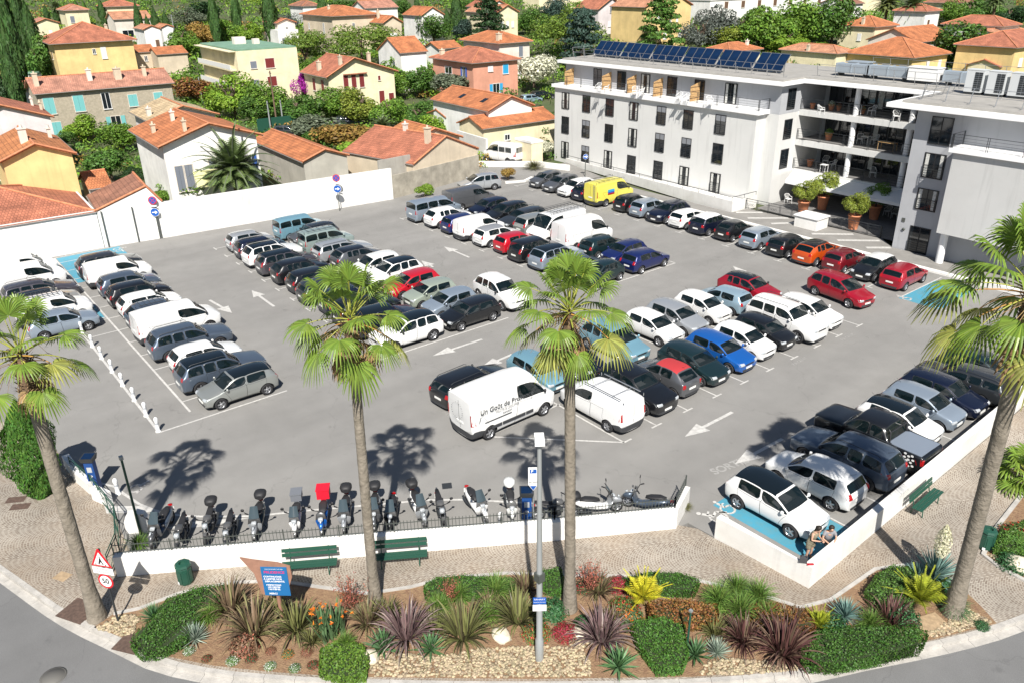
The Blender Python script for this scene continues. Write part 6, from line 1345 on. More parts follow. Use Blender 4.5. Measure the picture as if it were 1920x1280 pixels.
for a in [
 ('round', 72, 112, 26, 40, 'dense tree touching the left side of the yellow villa', 'mid'), ('round', 8, 170, 26, 44, 'dark round tree at the left edge below the cypresses', 'dark'), ('olive', 350, 34, 30, 18, 'broad olive tree top left of the cypress line', 'olive'), ('round', 378, 22, 24, 16, 'dark round tree behind the olive tree', 'dark'),
 ('round', 345, 80, 26, 26, 'bright tree behind the low beige houses', 'green'), ('round', 378, 66, 22, 20, 'golden green tree left of the tall cypress', 'autumn'), ('round', 425, 60, 22, 20, 'green tree between the two tall cypresses', 'green'), ('round', 465, 62, 24, 18, 'bright tree above the green flat roof', 'bright'),
 ('olive', 540, 40, 22, 12, 'pale tree behind the tall cypress at the top', 'grey'), ('pine', 572, 95, 40, 34, 'spreading pine right of the cream apartment block', 'pine'), ('pine', 678, 86, 52, 38, 'large umbrella pine behind the cream gabled house', 'pine'), ('round', 600, 128, 40, 18, 'green tree behind the roof of the cream gabled house', 'green'),
 ('round', 755, 132, 32, 26, 'green tree right of the cream gabled house', 'green'), ('round', 790, 150, 26, 26, 'tall green tree before the salmon pink house', 'mid'), ('round', 745, 165, 22, 16, 'bushy green tree at the wall of the cream gabled house', 'green'), ('bush', 850, 160, 32, 20, 'wide grey green round bush before the salmon pink house', 'olive'),
 ('round', 783, 45, 16, 16, 'dark round tree above the white orange roofed house', 'mid'), ('round', 812, 55, 26, 22, 'dense dark tree below the white gabled house', 'mid'), ('round', 868, 55, 18, 16, 'bluish tree behind the tall beige house', 'blue'), ('cedar', 915, 42, 30, 38, 'layered cedar behind the tall beige house', 'dark'),
 ('round', 895, 18, 26, 16, 'green tree at the top behind the cedar', 'mid'), ('round', 1000, 40, 20, 20, 'green tree right of the mottled roof house', 'mid'), ('round', 965, 52, 12, 9, 'small bright tree before the mottled roof house', 'green'), ('pine', 1060, 62, 48, 42, 'huge bright pine left of the solar panels', 'pine'), ('cedar', 1092, 78, 36, 44, 'bluish cedar growing into the huge bright pine', 'blue'),
 ('bush', 1002, 136, 32, 30, 'round white flowering tree before the street corner', 'white'), ('round', 1040, 22, 22, 20, 'bluish conifer at the top centre', 'blue'), ('round', 1160, 35, 30, 16, 'dark tree under the pale gabled house', 'mid'), ('round', 1190, 42, 26, 22, 'dark round tree left of the big dark cedar', 'dark'), ('cedar', 1240, 52, 38, 46, 'big dark cedar before the yellow two storey house', 'mid'),
 ('olive', 1315, 62, 30, 30, 'greyish plum tree beside the big dark cedar', 'grey'), ('olive', 1348, 45, 34, 36, 'large silver grey tree before the white apartment building', 'grey'), ('round', 1360, 72, 34, 18, 'lime green bushy tree behind the solar panels', 'lime'), ('round', 1400, 55, 30, 32, 'green tree left of the big grove', 'green'), ('round', 1450, 50, 38, 38, 'round tree at the left of the big grove', 'green'),
 ('round', 1510, 45, 40, 36, 'round tree in the middle of the big grove', 'green'), ('round', 1565, 42, 40, 38, 'round tree at the right of the big grove', 'mid'), ('round', 1480, 78, 30, 20, 'bright low tree in front of the big grove', 'bright'), ('round', 1545, 98, 34, 14, 'low green tree beside the guardrail of the roof', 'green'), ('round', 1816, 88, 46, 38, 'big round dark tree left of the right edge yellow house', 'mid'),
 ('round', 1820, 22, 30, 22, 'green tree above the wide red hipped roof', 'mid'), ('round', 1786, 25, 20, 20, 'green flowering tree above the orange roofed house', 'green'), ('round', 1860, 20, 26, 20, 'green tree at the top right beside the palm trunks', 'mid'), ('round', 1895, 30, 26, 18, 'dark tree at the top right corner', 'dark'), ('bush', 1705, 37, 16, 12, 'silver bush below the pair of date palms', 'olive'),
 ('round', 435, 180, 36, 34, 'bright round tree below the cream apartment block', 'bright'), ('round', 360, 165, 30, 22, 'brownish tree right of the stone row house', 'redgreen'), ('round', 275, 190, 30, 22, 'dark green tree before the stone row house', 'green'), ('round', 150, 240, 28, 22, 'bright tree in the garden left of the terrace', 'bright'), ('round', 195, 225, 24, 16, 'round bush before the stone row house door', 'green'),
 ('round', 225, 255, 34, 22, 'green tree in the garden left of the white villa', 'green'), ('bush', 205, 312, 32, 26, 'dark round bush above the small orange shed', 'mid'), ('round', 250, 330, 16, 16, 'dark bush at the corner of the white villa', 'dark'), ('round', 500, 190, 34, 30, 'green tree below the cream apartment block right side', 'green'), ('round', 480, 205, 24, 20, 'green garden tree by the two poles', 'mid'),
 ('round', 560, 205, 36, 24, 'green tree left of the bougainvillea house garden', 'mid'), ('round', 625, 195, 36, 24, 'olive green tree in the long garden', 'green'), ('round', 672, 200, 34, 28, 'yellow green tree in the long garden', 'lime'), ('round', 730, 210, 30, 26, 'green tree left of the garden date palm', 'green'), ('bush', 590, 240, 38, 20, 'wide silver green bush behind the low roof', 'olive'),
 ('bush', 640, 260, 44, 26, 'large yellow and orange hedge in the long garden', 'autumn'), ('round', 680, 280, 40, 26, 'bright green tree behind the white wall end', 'bright'), ('bush', 595, 270, 32, 18, 'clipped dark bush beside the silver green one', 'mid'), ('round', 790, 215, 34, 20, 'green tree right of the garden date palm', 'mid'), ('round', 820, 232, 26, 18, 'leafy tree behind the old beige building', 'bright'),
 ('bush', 866, 228, 32, 18, 'dense dark bush on the white garden wall', 'dark'), ('round', 700, 300, 34, 16, 'low bright tree beside the old beige building', 'bright'), ('bush', 1018, 280, 22, 14, 'variegated round bush at the corner of the care home', 'white'), ('bush', 1012, 245, 20, 18, 'brown green bush behind the hut', 'mid'), ('bush', 953, 327, 11, 10, 'small yellow green bush on the traffic island', 'autumn'),
 ('bush', 797, 359, 14, 12, 'bright green bush growing at the foot of the old wall', 'bright'), ('cedar', 967, 240, 10, 22, 'small araucaria tree behind the hut', 'mid'), ('bush', 350, 355, 44, 20, 'bamboo hedge behind the white wall by the date palm', 'green'), ('bush', 300, 372, 18, 14, 'grass green bush at the end of the annex', 'green'), ('round', 120, 262, 16, 12, 'dark bush between the yellow house and garden', 'mid'),
 ('round', 530, 290, 26, 14, 'brownish shrub beside the long orange roof', 'redgreen'), ('bush', 655, 318, 18, 10, 'low green shrub behind the white wall end', 'green'), ('round', 920, 165, 14, 10, 'round dark bush at the pink house corner', 'mid'), ('round', 570, 22, 18, 12, 'green tree beside the brown roofed house', 'mid'), ('round', 650, 8, 26, 8, 'green tree on the top edge above the villa', 'mid'),
 ('round', 755, 15, 12, 14, 'tree at the top edge right of the white brown roofed house', 'mid'), ('round', 1105, 30, 20, 14, 'green garden tree left of the pale gabled house', 'mid'), ('round', 1660, 2, 20, 12, 'hedge tree left of the date palms at the top', 'bright')]:
    T(*a[:5], a[5], a[6], cat='shrub' if a[0] == 'bush' else 'tree')
# bougainvillea
for px, py, rx, ry, lb, c in [(568, 165, 15, 22, 'purple bougainvillea climbing the left wall of the cream gabled house', 'purple'), (598, 165, 16, 12, 'dark purple shrub before the cream gabled house', 'redgreen'), (122, 210, 14, 14, 'purple bougainvillea at the left of the stone row house', 'purple'), (183, 200, 15, 15, 'larger purple bougainvillea by the balcony of the stone row house', 'purple'), (1632, 60, 14, 9, 'crimson bougainvillea below the orange roofed house', 'crimson')]:
    T('bush', px, py, rx, ry, lb, c, .2, 'bougainvillea', 'flowering shrub')
# undergrowth that fills the gardens: nobody could count it
b = MB(); r = random.Random(5); n = 0
while n < 4600:
    px, py = r.uniform(-60, 1980), r.uniform(-14, 335)
    p = onz(px, py, .2)
    if p.x > -71.3 and p.y < 80: continue
    if p.x > -73.5 and p.y < 19: continue
    n += 1; s = r.uniform(8, 19)*depth(p)/FPX; s = min(s, 2.1); k = int(r.uniform(36, 62)); mi = r.choices([0, 1, 2, 3], [5, 4, 4, 1])[0]
    for _ in range(k):
        d = rdir(r); d.z = abs(d.z); leafq(b, p+Vector((d.x*s, d.y*s, d.z*s*.8-.2)), d+rdir(r)*.6, s*r.uniform(.18, .36), r, .9, mi)
tag(b.build('undergrowth', [LM['green'], LM['bright'], LM['mid'], LM['autumn']]), kind='stuff')

# --------------------------------------------------- palms
PALMG = leafm('fan_palm', (.165, .255, .04), .35, .3, .38); PALMO = leafm('fan_palm_old', (.25, .27, .06), .4, .2, .6); DEAD = mat('dead_fronds', (.26, .17, .08), .9, island=.4)
PETI = mat('petiole', (.30, .32, .05), .5, island=.25); PETO = mat('petiole_orange', (.48, .26, .06), .5, island=.2)
PTRUNK = mat('palm_trunk', (.27, .235, .19), .95, noise=(3.5, .3, (.15, .13, .10)), bump=(9, 1)); BOOT = mat('palm_boots', (.20, .13, .075), .95, noise=(9, .6, (.08, .05, .03)), bump=(14, 1))
def fan_leaf(b, base, az, el, r, pl=1.15, R_=.85, mi=0, droop=.5, nseg=26):
    d = Vector((math.cos(az)*math.cos(el), math.sin(az)*math.cos(el), math.sin(el)))
    pts = [base]; dd = d.copy()
    for i in range(5):
        dd = (dd+Vector((0, 0, -.06-.10*droop*(1-abs(d.z))))).normalized(); pts.append(pts[-1]+dd*pl/5)
    b.tube(pts, [.030, .026, .022, .018, .016, .014], 4, 2 if mi != 1 else 3)
    c = pts[-1]; s = dd.cross(Vector((0, 0, 1)))
    if s.length < .1: s = Vector((1, 0, 0))
    s.normalize(); s = (s+rdir(r)*.15).normalized(); n = s.cross(dd).normalized()
    if n.z < 0: n = -n
    A = R(118); step = 2*A/nseg
    def pt(a, rad, lift, dr):
        q = c+(dd*math.cos(a)+s*math.sin(a))*rad+n*lift; q.z -= dr; return q
    for i in range(nseg):
        a0 = -A+i*step; am = a0+step/2; a1 = a0+step; k = (1-.22*(am/A)**2)*r.uniform(.92, 1.05)*R_; cup = .10*math.cos(am)
        rs = [.04, .30*k, .58*k, .80*k, 1.0*k]; drs = [0, .01, .05*droop+.02, (.16+.1*r.random())*droop+.05, (.40+.25*r.random())*droop+.08]
        wv = [1, 1, .95, .55, .08]; L_, M_, N_ = [], [], []
        for j, (rr, dr, ww) in enumerate(zip(rs, drs, wv)):
            dr = dr*k
            L_.append(pt(am-(step/2)*ww, rr, cup*rr, dr)); N_.append(pt(am+(step/2)*ww, rr, cup*rr, dr)); M_.append(pt(am, rr, cup*rr+rr*step*.22*ww, dr))
        o = len(b.v); b.v += [tuple(v) for v in L_+M_+N_]
        for j in range(4):
            b.f.append((o+j, o+j+1, o+5+j+1, o+5+j)); b.f.append((o+5+j, o+5+j+1, o+10+j+1, o+10+j)); b.m += [mi, mi]; b.sm += [False, False]
def fan_palm(label, bpx, cpx, seed, n=38, size=1.0, zf=None, zr=(8.2, 12.5), dead=8, tr=.20):
    r = random.Random(seed); B0 = at(*bpx); best = None
    for i in range(60):
        z = zr[0]+(zr[1]-zr[0])*i/59; q = at(cpx[0], cpx[1], z); dd = (Vector((q.x, q.y))-Vector((B0.x, B0.y))).length
        if best is None or dd < best[0]: best = (dd, z, q)
    if zf: best = (0, zf, at(cpx[0], cpx[1], zf))
    z = best[1]; q = best[2]; top = Vector((q.x-B0.x, q.y-B0.y, z))
    root = thing('fan_palm', label, 'palm tree', (B0.x, B0.y, 0), 0, 'tall fan palms along the paving'); b = MB(); N = 90; path = []; rad = []
    for i in range(N+1):
        t = i/N; path.append(Vector((top.x*(t**1.35), top.y*(t**1.35), -.1+(top.z-.15)*t))); rad.append((tr*(1.5-.5*min(1, t*7)) if t < .15 else tr*(1.0-.16*t))*(1+.022*(i % 2)+.015*math.sin(i*.9)))
    b.tube(path, rad, 14); b.build('trunk', PTRUNK, root)
    b = MB(); k0 = N-13                                       # shaggy top of the trunk: old leaf bases
    b.tube(path[k0-1:], [tr*(.9+.3*math.sin(PI*min(1, k/13))) for k in range(len(path[k0-1:]))], 12, 0)
    for i in range(90):
        t = r.uniform(k0-1, N-.3); j = int(t); p = path[j].lerp(path[min(j+1, N)], t-j); a = r.uniform(0, 2*PI); d = Vector((math.cos(a), math.sin(a), .5)); b.add([p+d*tr*.8+Vector((-d.y, d.x, 0))*.05, p+d*tr*.8-Vector((-d.y, d.x, 0))*.05, p+d*(tr+.14)-Vector((-d.y, d.x, 0))*.025+Vector((0, 0, .1)), p+d*(tr+.14)+Vector((-d.y, d.x, 0))*.025+Vector((0, 0, .1))], [(0, 1, 2, 3)], 0)
    b.build('leaf_bases', BOOT, root)
    b = MB(); tp = top+Vector((0, 0, -.15))
    for i in range(n):
        t = i/(n-1); el = R(84-98*t)+r.uniform(-.1, .1); az = i*2.39996+r.uniform(-.2, .2)
        mi = 0 if t < .72 or r.random() < .4 else 1
        fan_leaf(b, tp+Vector((math.cos(az)*.08, math.sin(az)*.08, .25-.4*t)), az, el, r, pl=(1.15+.45*t)*size*r.uniform(.8, 1.12), R_=.82*size*r.uniform(.85, 1.12), mi=mi, droop=.35+.75*t)
    b.build('crown', [PALMG, PALMO, PETI, PETO], root)
    b = MB()
    for i in range(dead):
        az = r.uniform(0, 2*PI); fan_leaf(b, tp+Vector((math.cos(az)*.1, math.sin(az)*.1, -.45)), az, R(r.uniform(-60, -35)), r, pl=.8*size, R_=.55*size, mi=0, droop=1.4, nseg=12)
    for i in range(26):
        az = r.uniform(0, 2*PI); p = tp+Vector((0, 0, -.2)); q = p+Vector((math.cos(az)*r.uniform(.3, .9), math.sin(az)*r.uniform(.3, .9), r.uniform(-.6, .3))); e = q+Vector((math.cos(az)*.5, math.sin(az)*.5, -r.uniform(.3, .9))); b.tube([p, q, e], [.012, .009, .004], 3)
    if dead: b.build('dead_fronds', [DEAD, DEAD, DEAD, DEAD], root)
    return root
fan_palm('leaning fan palm at the left edge beside the road sign', (183, 1158), (34, 655), 11, 23, .90, 10.1, dead=3, tr=.22)
fan_palm('tall fan palm with hanging fronds left of centre', (704, 1128), (656, 590), 12, 27, .88, dead=10, tr=.175)
fan_palm('tall fan palm with orange leaf stalks right of centre', (1068, 1142), (1068, 575), 13, 27, .88, dead=6, tr=.185)
fan_palm('leaning fan palm at the right edge by the yucca bed', (1785, 1150), (1945, 540), 14, 34, 1.22, 12.3, dead=2, tr=.24)
def low_fan(px, py, s, seed, label):
    r = random.Random(seed); p = at(px, py); root = thing('low_fan_palm', label, 'palm', (p.x, p.y, 0)); b = MB()
    for i in range(22): fan_leaf(b, Vector((0, 0, .3)), i*2.4, R(75-75*i/21), r, pl=.7*s, R_=.75*s, mi=0, droop=.6, nseg=20)
    b.build('crown', [PALMG, PALMO, PETI, PETO], root); q = MB(); q.tube([(0, 0, -.1), (0, 0, .5)], [.2, .14], 8); q.build('trunk', BOOT, root)
low_fan(1925, 905, 1.25, 4, 'low bushy fan palm cut off by the right edge')
PHX = leafm('date_palm', (.125, .18, .06), .3, .2, .5); PHY = leafm('date_palm_light', (.17, .20, .06), .3, .2, .5)
def feather(b, base, az, el, L_, r, mi, n=22, wl=.34, curve=1.1, w_=.022):
    d = Vector((math.cos(az)*math.cos(el), math.sin(az)*math.cos(el), math.sin(el))); p = base.copy(); pts = [p.copy()]; st = L_/10
    for i in range(10): d = (d+Vector((0, 0, -.10*curve))).normalized(); p = p+d*st; pts.append(p.copy())
    b.tube(pts, [.03*(1-i/11) for i in range(11)], 3, 1)
    for i in range(n):
        t = .12+.86*i/n; k = min(9, int(t*10)); c = pts[k].lerp(pts[k+1], t*10-k); tg = (pts[k+1]-pts[k]).normalized(); sd = tg.cross(Vector((0, 0, 1)))
        if sd.length < .05: sd = Vector((1, 0, 0))
        sd.normalize(); ln_ = wl*L_*.33*math.sin(min(1, t*1.3+.15)*PI*.93+.12)*1.5
        for s in (-1, 1):
            e = c+(sd*s*.95+tg*.45+Vector((0, 0, -.12+.3*(i % 2)*.4))).normalized()*ln_; m_ = c.lerp(e, .4); q = tg*w_*L_*.5
            b.v += [tuple(c-q), tuple(m_-q), tuple(e), tuple(m_+q*.6), tuple(c+q)]; o = len(b.v)-5; b.f.append((o, o+1, o+2, o+3, o+4)); b.m.append(mi); b.sm.append(False)
_PX = {}
def date_palm(label, px, py, rpx, h, seed, n=58, light=False):
    p = onz(px, py, h); R_ = rpx*depth(p)/FPX; root = thing('date_palm', label, 'palm tree', (p.x, p.y, p.z-h)); k = seed % 2
    if k not in _PX:
        r = random.Random(seed); b = MB()
        for i in range(n): t = i/(n-1); feather(b, Vector((0, 0, 0)), i*2.39996, R(80-100*t), 1.12*r.uniform(.9, 1.05), r, 0, n=44, wl=.46, curve=.95+.5*(1-t), w_=.03)
        o = b.build('m', [PHX, LM['olive']]); _PX[k] = o.data; bpy.data.objects.remove(o)
    c = link('crown', _PX[k], root, (0, 0, h)); c.scale = (R_, R_, R_)
    if light: c.material_slots[0].link = 'OBJECT'; c.material_slots[0].material = PHY
    q = MB(); q.tube([(0, 0, -.3), (0, 0, h*.5), (0, 0, h)], [.34, .28, .36], 10); q.lathe([(.2, h-.7), (.42, h-.35), (.40, h), (.1, h+.2)], 10); q.build('trunk', BOOT, root)
date_palm('large date palm behind the white boundary wall', 438, 318, 84, 3.6, 2)
date_palm('small date palm leaning on the white villa', 355, 312, 34, 3.2, 3, light=True)
date_palm('date palm with ochre heart in the long garden', 718, 240, 30, 4.4, 2)
date_palm('left one of the two date palms at the top right', 1665, 8, 34, 6, 2, light=True)
date_palm('right one of the two date palms at the top right', 1712, 14, 34, 6, 3)
date_palm('date palm at the top right corner showing its trunk', 1868, 2, 26, 7, 3)
date_palm('small date palm between the roofs at the top left', 105, 14, 16, 5, 2)
date_palm('small date palm behind the left cypress group', 492, 22, 14, 5, 3, light=True)
# --------------------------------------------------- planting bed
def blade(b, base, az, el, L_, w_, curve, r, mi=0, n=5):
    d = Vector((math.cos(az)*math.cos(el), math.sin(az)*math.cos(el), math.sin(el))); s = Vector((-math.sin(az), math.cos(az), 0)); p = base.copy(); P_ = []
    tw = r.uniform(-.5, .5); s = (s+Vector((0, 0, tw))).normalized()
    for i in range(n+1):
        t = i/n; w = w_*(1-t**1.8)*(.7+.6*min(1, t*3)); P_ += [tuple(p-s*w), tuple(p+s*w)]; d = (d+Vector((0, 0, -curve*t*.35))).normalized(); p = p+d*L_/n
    o = len(b.v); b.v += P_
    for i in range(n): b.f.append((o+2*i, o+2*i+1, o+2*i+3, o+2*i+2)); b.m.append(mi); b.sm.append(False)
_PM = {}
def plant_mesh(kind, seed):
    k = (kind, seed)
    if k in _PM: return _PM[k]
    r = random.Random(seed*13+len(kind)); b = MB()
    if kind == 'phormium':
        for i in range(150): a = r.uniform(0, 2*PI); t = r.random(); blade(b, Vector((math.cos(a)*.16, math.sin(a)*.16, 0)), a+r.uniform(-.4, .4), R(86-56*t), r.uniform(.75, 1.3), r.uniform(.022, .036), .5+t*1.5, r, r.choice((0, 0, 1)))
    elif kind == 'yucca':
        for i in range(110): a = i*2.4; t = i/110; blade(b, Vector((0, 0, .12)), a, R(86-78*t)+r.uniform(-.08, .08), r.uniform(.85, 1.05), .030, .12, r, r.choice((0, 1)), 3)
    elif kind == 'agave':
        for i in range(48): a = i*2.4; t = i/48; blade(b, Vector((0, 0, .08)), a, R(84-74*t), r.uniform(.8, 1.1), .055, .45, r, r.choice((0, 1)), 4)
    elif kind == 'mop':
        for i in range(320): a = i*2.4; t = r.random(); blade(b, Vector((r.uniform(-.1, .1), r.uniform(-.1, .1), .25)), a, R(85-80*t), r.uniform(.7, 1.1), .012, 1.5, r, r.choice((0, 1)), 5)
    elif kind == 'cycad':
        for i in range(20): feather(b, Vector((0, 0, .2)), i*2.4, R(82-52*i/19), 1.15*r.uniform(.85, 1.05), r, 0, 30, .55, .55, .032)
    elif kind == 'strelitzia':
        for i in range(90): a = r.uniform(0, 2*PI); blade(b, Vector((r.uniform(-.35, .35), r.uniform(-.35, .35), 0)), a, R(r.uniform(60, 88)), r.uniform(.6, 1.0), .04, .5, r, 0, 4)
        for i in range(22): p = Vector((r.uniform(-.6, .6), r.uniform(-.6, .6), r.uniform(.6, .95))); [leafq(b, p+rdir(r)*.03, rdir(r), .12, r, .4, 1) for _ in range(4)]
    elif kind == 'shrubby':
        for i in range(1500): d = rdir(r); d.z = abs(d.z); p = Vector((d.x, d.y, d.z*.9))*r.uniform(.55, 1); leafq(b, p, d+rdir(r)*.7, r.uniform(.08, .16), r, .8, r.choices((0, 1), (3, 1))[0])
    elif kind == 'wispy':
        for i in range(34):
            a = r.uniform(0, 2*PI); el = R(r.uniform(50, 85)); e = Vector((math.cos(a)*math.cos(el), math.sin(a)*math.cos(el), math.sin(el))); L_ = r.uniform(.7, 1.1); b.tube([Vector((0, 0, 0)), e*L_*.6, e*L_+Vector((0, 0, .05))], [.010, .007, .003], 3)
            for _ in range(16): leafq(b, e*L_*r.uniform(.35, 1)+rdir(r)*.07, rdir(r), .06, r, .7, 1)
    o = b.build('m', [LM['green'], LM['green']]); me = o.data; bpy.data.objects.remove(o); _PM[k] = me; return me
PC = {}
def pcm(n, a, b_): PC[n] = (leafm('p_'+n+'_a', a, .35, .12, .5), leafm('p_'+n+'_b', b_, .35, .12, .5))
pcm('bronze', (.15, .105, .065), (.20, .19, .085)); pcm('purplish', (.15, .095, .095), (.24, .19, .17)); pcm('darkred', (.085, .04, .035), (.15, .10, .07)); pcm('olive', (.16, .17, .06), (.10, .09, .045)); pcm('green', (.07, .15, .055), (.10, .20, .09)); pcm('silver', (.34, .40, .33), (.24, .31, .24)); pcm('bluish', (.13, .23, .21), (.20, .32, .28))
pcm('lime', (.10, .20, .035), (.15, .24, .05)); pcm('gold', (.50, .46, .03), (.36, .38, .03)); pcm('goldgreen', (.30, .34, .03), (.22, .27, .03)); pcm('orange', (.09, .16, .07), (.70, .20, .02)); pcm('redgreen', (.10, .16, .04), (.45, .06, .03)); pcm('red', (.28, .03, .04), (.12, .10, .04)); pcm('white', (.10, .20, .05), (.80, .80, .78)); pcm('redflower', (.06, .10, .04), (.40, .02, .03)); pcm('brown', (.20, .12, .07), (.35, .12, .08)); pcm('deepgreen', (.035, .11, .04), (.05, .15, .05))
def plant(name, kind, px, py, rpx, label, col, cat='plant', squash=1.0, group=None):
    p = at(px, py); R_ = rpx*depth(p)/FPX; R_ *= 1.12 if kind == 'phormium' else (1.0 if col in ('red', 'redflower') else 1.3); TN[0] += 1; o = link(name, plant_mesh(kind, TN[0] % 2)); o.location = (p.x, p.y, .03); o.scale = (R_, R_, R_*squash); o.rotation_euler = (0, 0, TN[0]*1.3); tag(o, label, cat, group)
    for i in (0, 1): o.material_slots[i].link = 'OBJECT'; o.material_slots[i].material = PC[col][i]
    return o
def poly_px(pts): return [V2(at(*p)) for p in pts]
def inside(p, poly):
    c = False; n = len(poly)
    for i in range(n):
        a, b_ = poly[i], poly[i-1]
        if (a[1] > p[1]) != (b_[1] > p[1]) and p[0] < (b_[0]-a[0])*(p[1]-a[1])/(b_[1]-a[1])+a[0]: c = not c
    return c
BED = poly_px([(176, 1176), (214, 1150), (262, 1140), (335, 1112), (430, 1092), (520, 1088), (600, 1100), (690, 1112), (770, 1100), (830, 1084), (950, 1074), (1050, 1078), (1180, 1080), (1300, 1086), (1420, 1112), (1500, 1138), (1556, 1124), (1640, 1066), (1716, 1056), (1790, 1090), (1838, 1135), (1868, 1168), (1750, 1198), (1600, 1229), (1500, 1249), (1300, 1268), (1000, 1272), (640, 1268), (500, 1258), (400, 1247), (300, 1227), (225, 1192)])
slab('planting_bed', BED, .022, SOIL, z0=-.1)
b = MB(); ribbon(b, BED[1:20], -.04, .10, 0, .06); struct(b.build('bed_edging', KERBM))
BED2 = poly_px([(1985, 900), (1925, 915), (1868, 988), (1842, 1040), (1870, 1062), (1940, 1100), (2010, 1120)])
slab('planting_bed', BED2, .024, SOIL, z0=-.1); b = MB(); ribbon(b, BED2[1:6], -.1, .06, 0, .08); struct(b.build('bed_edging', KERBM))
def hedge(label, poly, h, col, seed, lf=.055, dens=900, cat='hedge', mi2=None):
    P_ = poly_px(poly); r = random.Random(seed); cx = sum(p[0] for p in P_)/len(P_); cy = sum(p[1] for p in P_)/len(P_); root = thing('hedge', label, cat, (cx, cy, 0)); q = MB(); N = len(P_)
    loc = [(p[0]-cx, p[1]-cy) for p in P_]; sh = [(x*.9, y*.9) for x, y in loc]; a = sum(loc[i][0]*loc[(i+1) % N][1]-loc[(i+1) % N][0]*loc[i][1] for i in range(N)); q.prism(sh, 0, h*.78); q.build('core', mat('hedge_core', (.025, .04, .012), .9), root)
    b = MB(); area = abs(a)/2; per = sum((Vector(loc[i])-Vector(loc[i-1])).length for i in range(N)); x0, x1 = min(p[0] for p in loc), max(p[0] for p in loc); y0, y1 = min(p[1] for p in loc), max(p[1] for p in loc)
    k = 0; tgt = int(dens*area)
    while k < tgt:
        x, y = r.uniform(x0, x1), r.uniform(y0, y1)
        if not inside((x, y), loc): continue
        k += 1; ed = min(1, min(abs((x-loc[i-1][0])*(loc[i][1]-loc[i-1][1])-(y-loc[i-1][1])*(loc[i][0]-loc[i-1][0]))/max(.01, (Vector(loc[i])-Vector(loc[i-1])).length) for i in range(N))/.22)
        z = h*(.72+.28*ed)+.05*noise.noise(Vector((x*2, y*2, seed)))+.04*noise.noise(Vector((x*7, y*7, seed))); leafq(b, Vector((x, y, z-.05*r.random()**2)), Vector((0, 0, 1))+rdir(r)*.75, lf*r.uniform(.6, 1.3), r)
    for i in range(N):
        p, q_ = Vector(loc[i-1]), Vector(loc[i]); L_ = (q_-p).length
        for _ in range(int(dens*.9*L_*h)):
            s = p.lerp(q_, r.random()); z = r.uniform(0, h*.85); bulge = 1+.05*math.sin(z/h*3); s = s*(.985*bulge); nn = Vector((s.x, s.y, .2)).normalized(); leafq(b, Vector((s.x, s.y, z))+rdir(r)*.03, nn+rdir(r)*.7, lf*r.uniform(.6, 1.3), r)
    b.build('leaves', [LM[col]], root); return root
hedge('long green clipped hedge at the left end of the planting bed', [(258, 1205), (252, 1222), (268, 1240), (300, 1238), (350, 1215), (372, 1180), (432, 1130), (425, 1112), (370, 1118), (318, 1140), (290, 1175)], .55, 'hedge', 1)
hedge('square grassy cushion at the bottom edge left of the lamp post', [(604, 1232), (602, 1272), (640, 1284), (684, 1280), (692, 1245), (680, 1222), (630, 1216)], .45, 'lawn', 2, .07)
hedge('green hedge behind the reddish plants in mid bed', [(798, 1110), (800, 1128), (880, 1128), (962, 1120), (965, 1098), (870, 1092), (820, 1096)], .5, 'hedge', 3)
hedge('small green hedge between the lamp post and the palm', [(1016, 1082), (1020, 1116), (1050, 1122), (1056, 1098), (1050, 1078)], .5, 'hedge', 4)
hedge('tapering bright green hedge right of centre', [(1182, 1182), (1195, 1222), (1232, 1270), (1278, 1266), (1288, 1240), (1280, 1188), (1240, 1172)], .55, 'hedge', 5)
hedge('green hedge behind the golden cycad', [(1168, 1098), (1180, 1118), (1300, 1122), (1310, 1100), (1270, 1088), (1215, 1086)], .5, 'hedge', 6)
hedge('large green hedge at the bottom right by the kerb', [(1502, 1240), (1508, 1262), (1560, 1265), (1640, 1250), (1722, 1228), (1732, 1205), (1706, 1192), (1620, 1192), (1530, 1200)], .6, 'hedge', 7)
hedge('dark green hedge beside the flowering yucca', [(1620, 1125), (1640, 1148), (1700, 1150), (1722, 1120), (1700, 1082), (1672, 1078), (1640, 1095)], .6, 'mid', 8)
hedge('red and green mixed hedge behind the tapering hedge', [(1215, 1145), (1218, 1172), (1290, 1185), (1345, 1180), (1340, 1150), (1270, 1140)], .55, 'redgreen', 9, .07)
hedge('reddish hedge at the far right of the bed middle', [(1400, 1150), (1405, 1180), (1470, 1190), (1525, 1190), (1515, 1160), (1450, 1145)], .5, 'redgreen', 10, .07)
hedge('green shrub hedge along the right edge bed', [(1872, 1010), (1862, 1040), (1930, 1050), (1960, 1020), (1930, 985)], .5, 'mid', 12, .07)
def PH(n, *a): plant(n, *a)
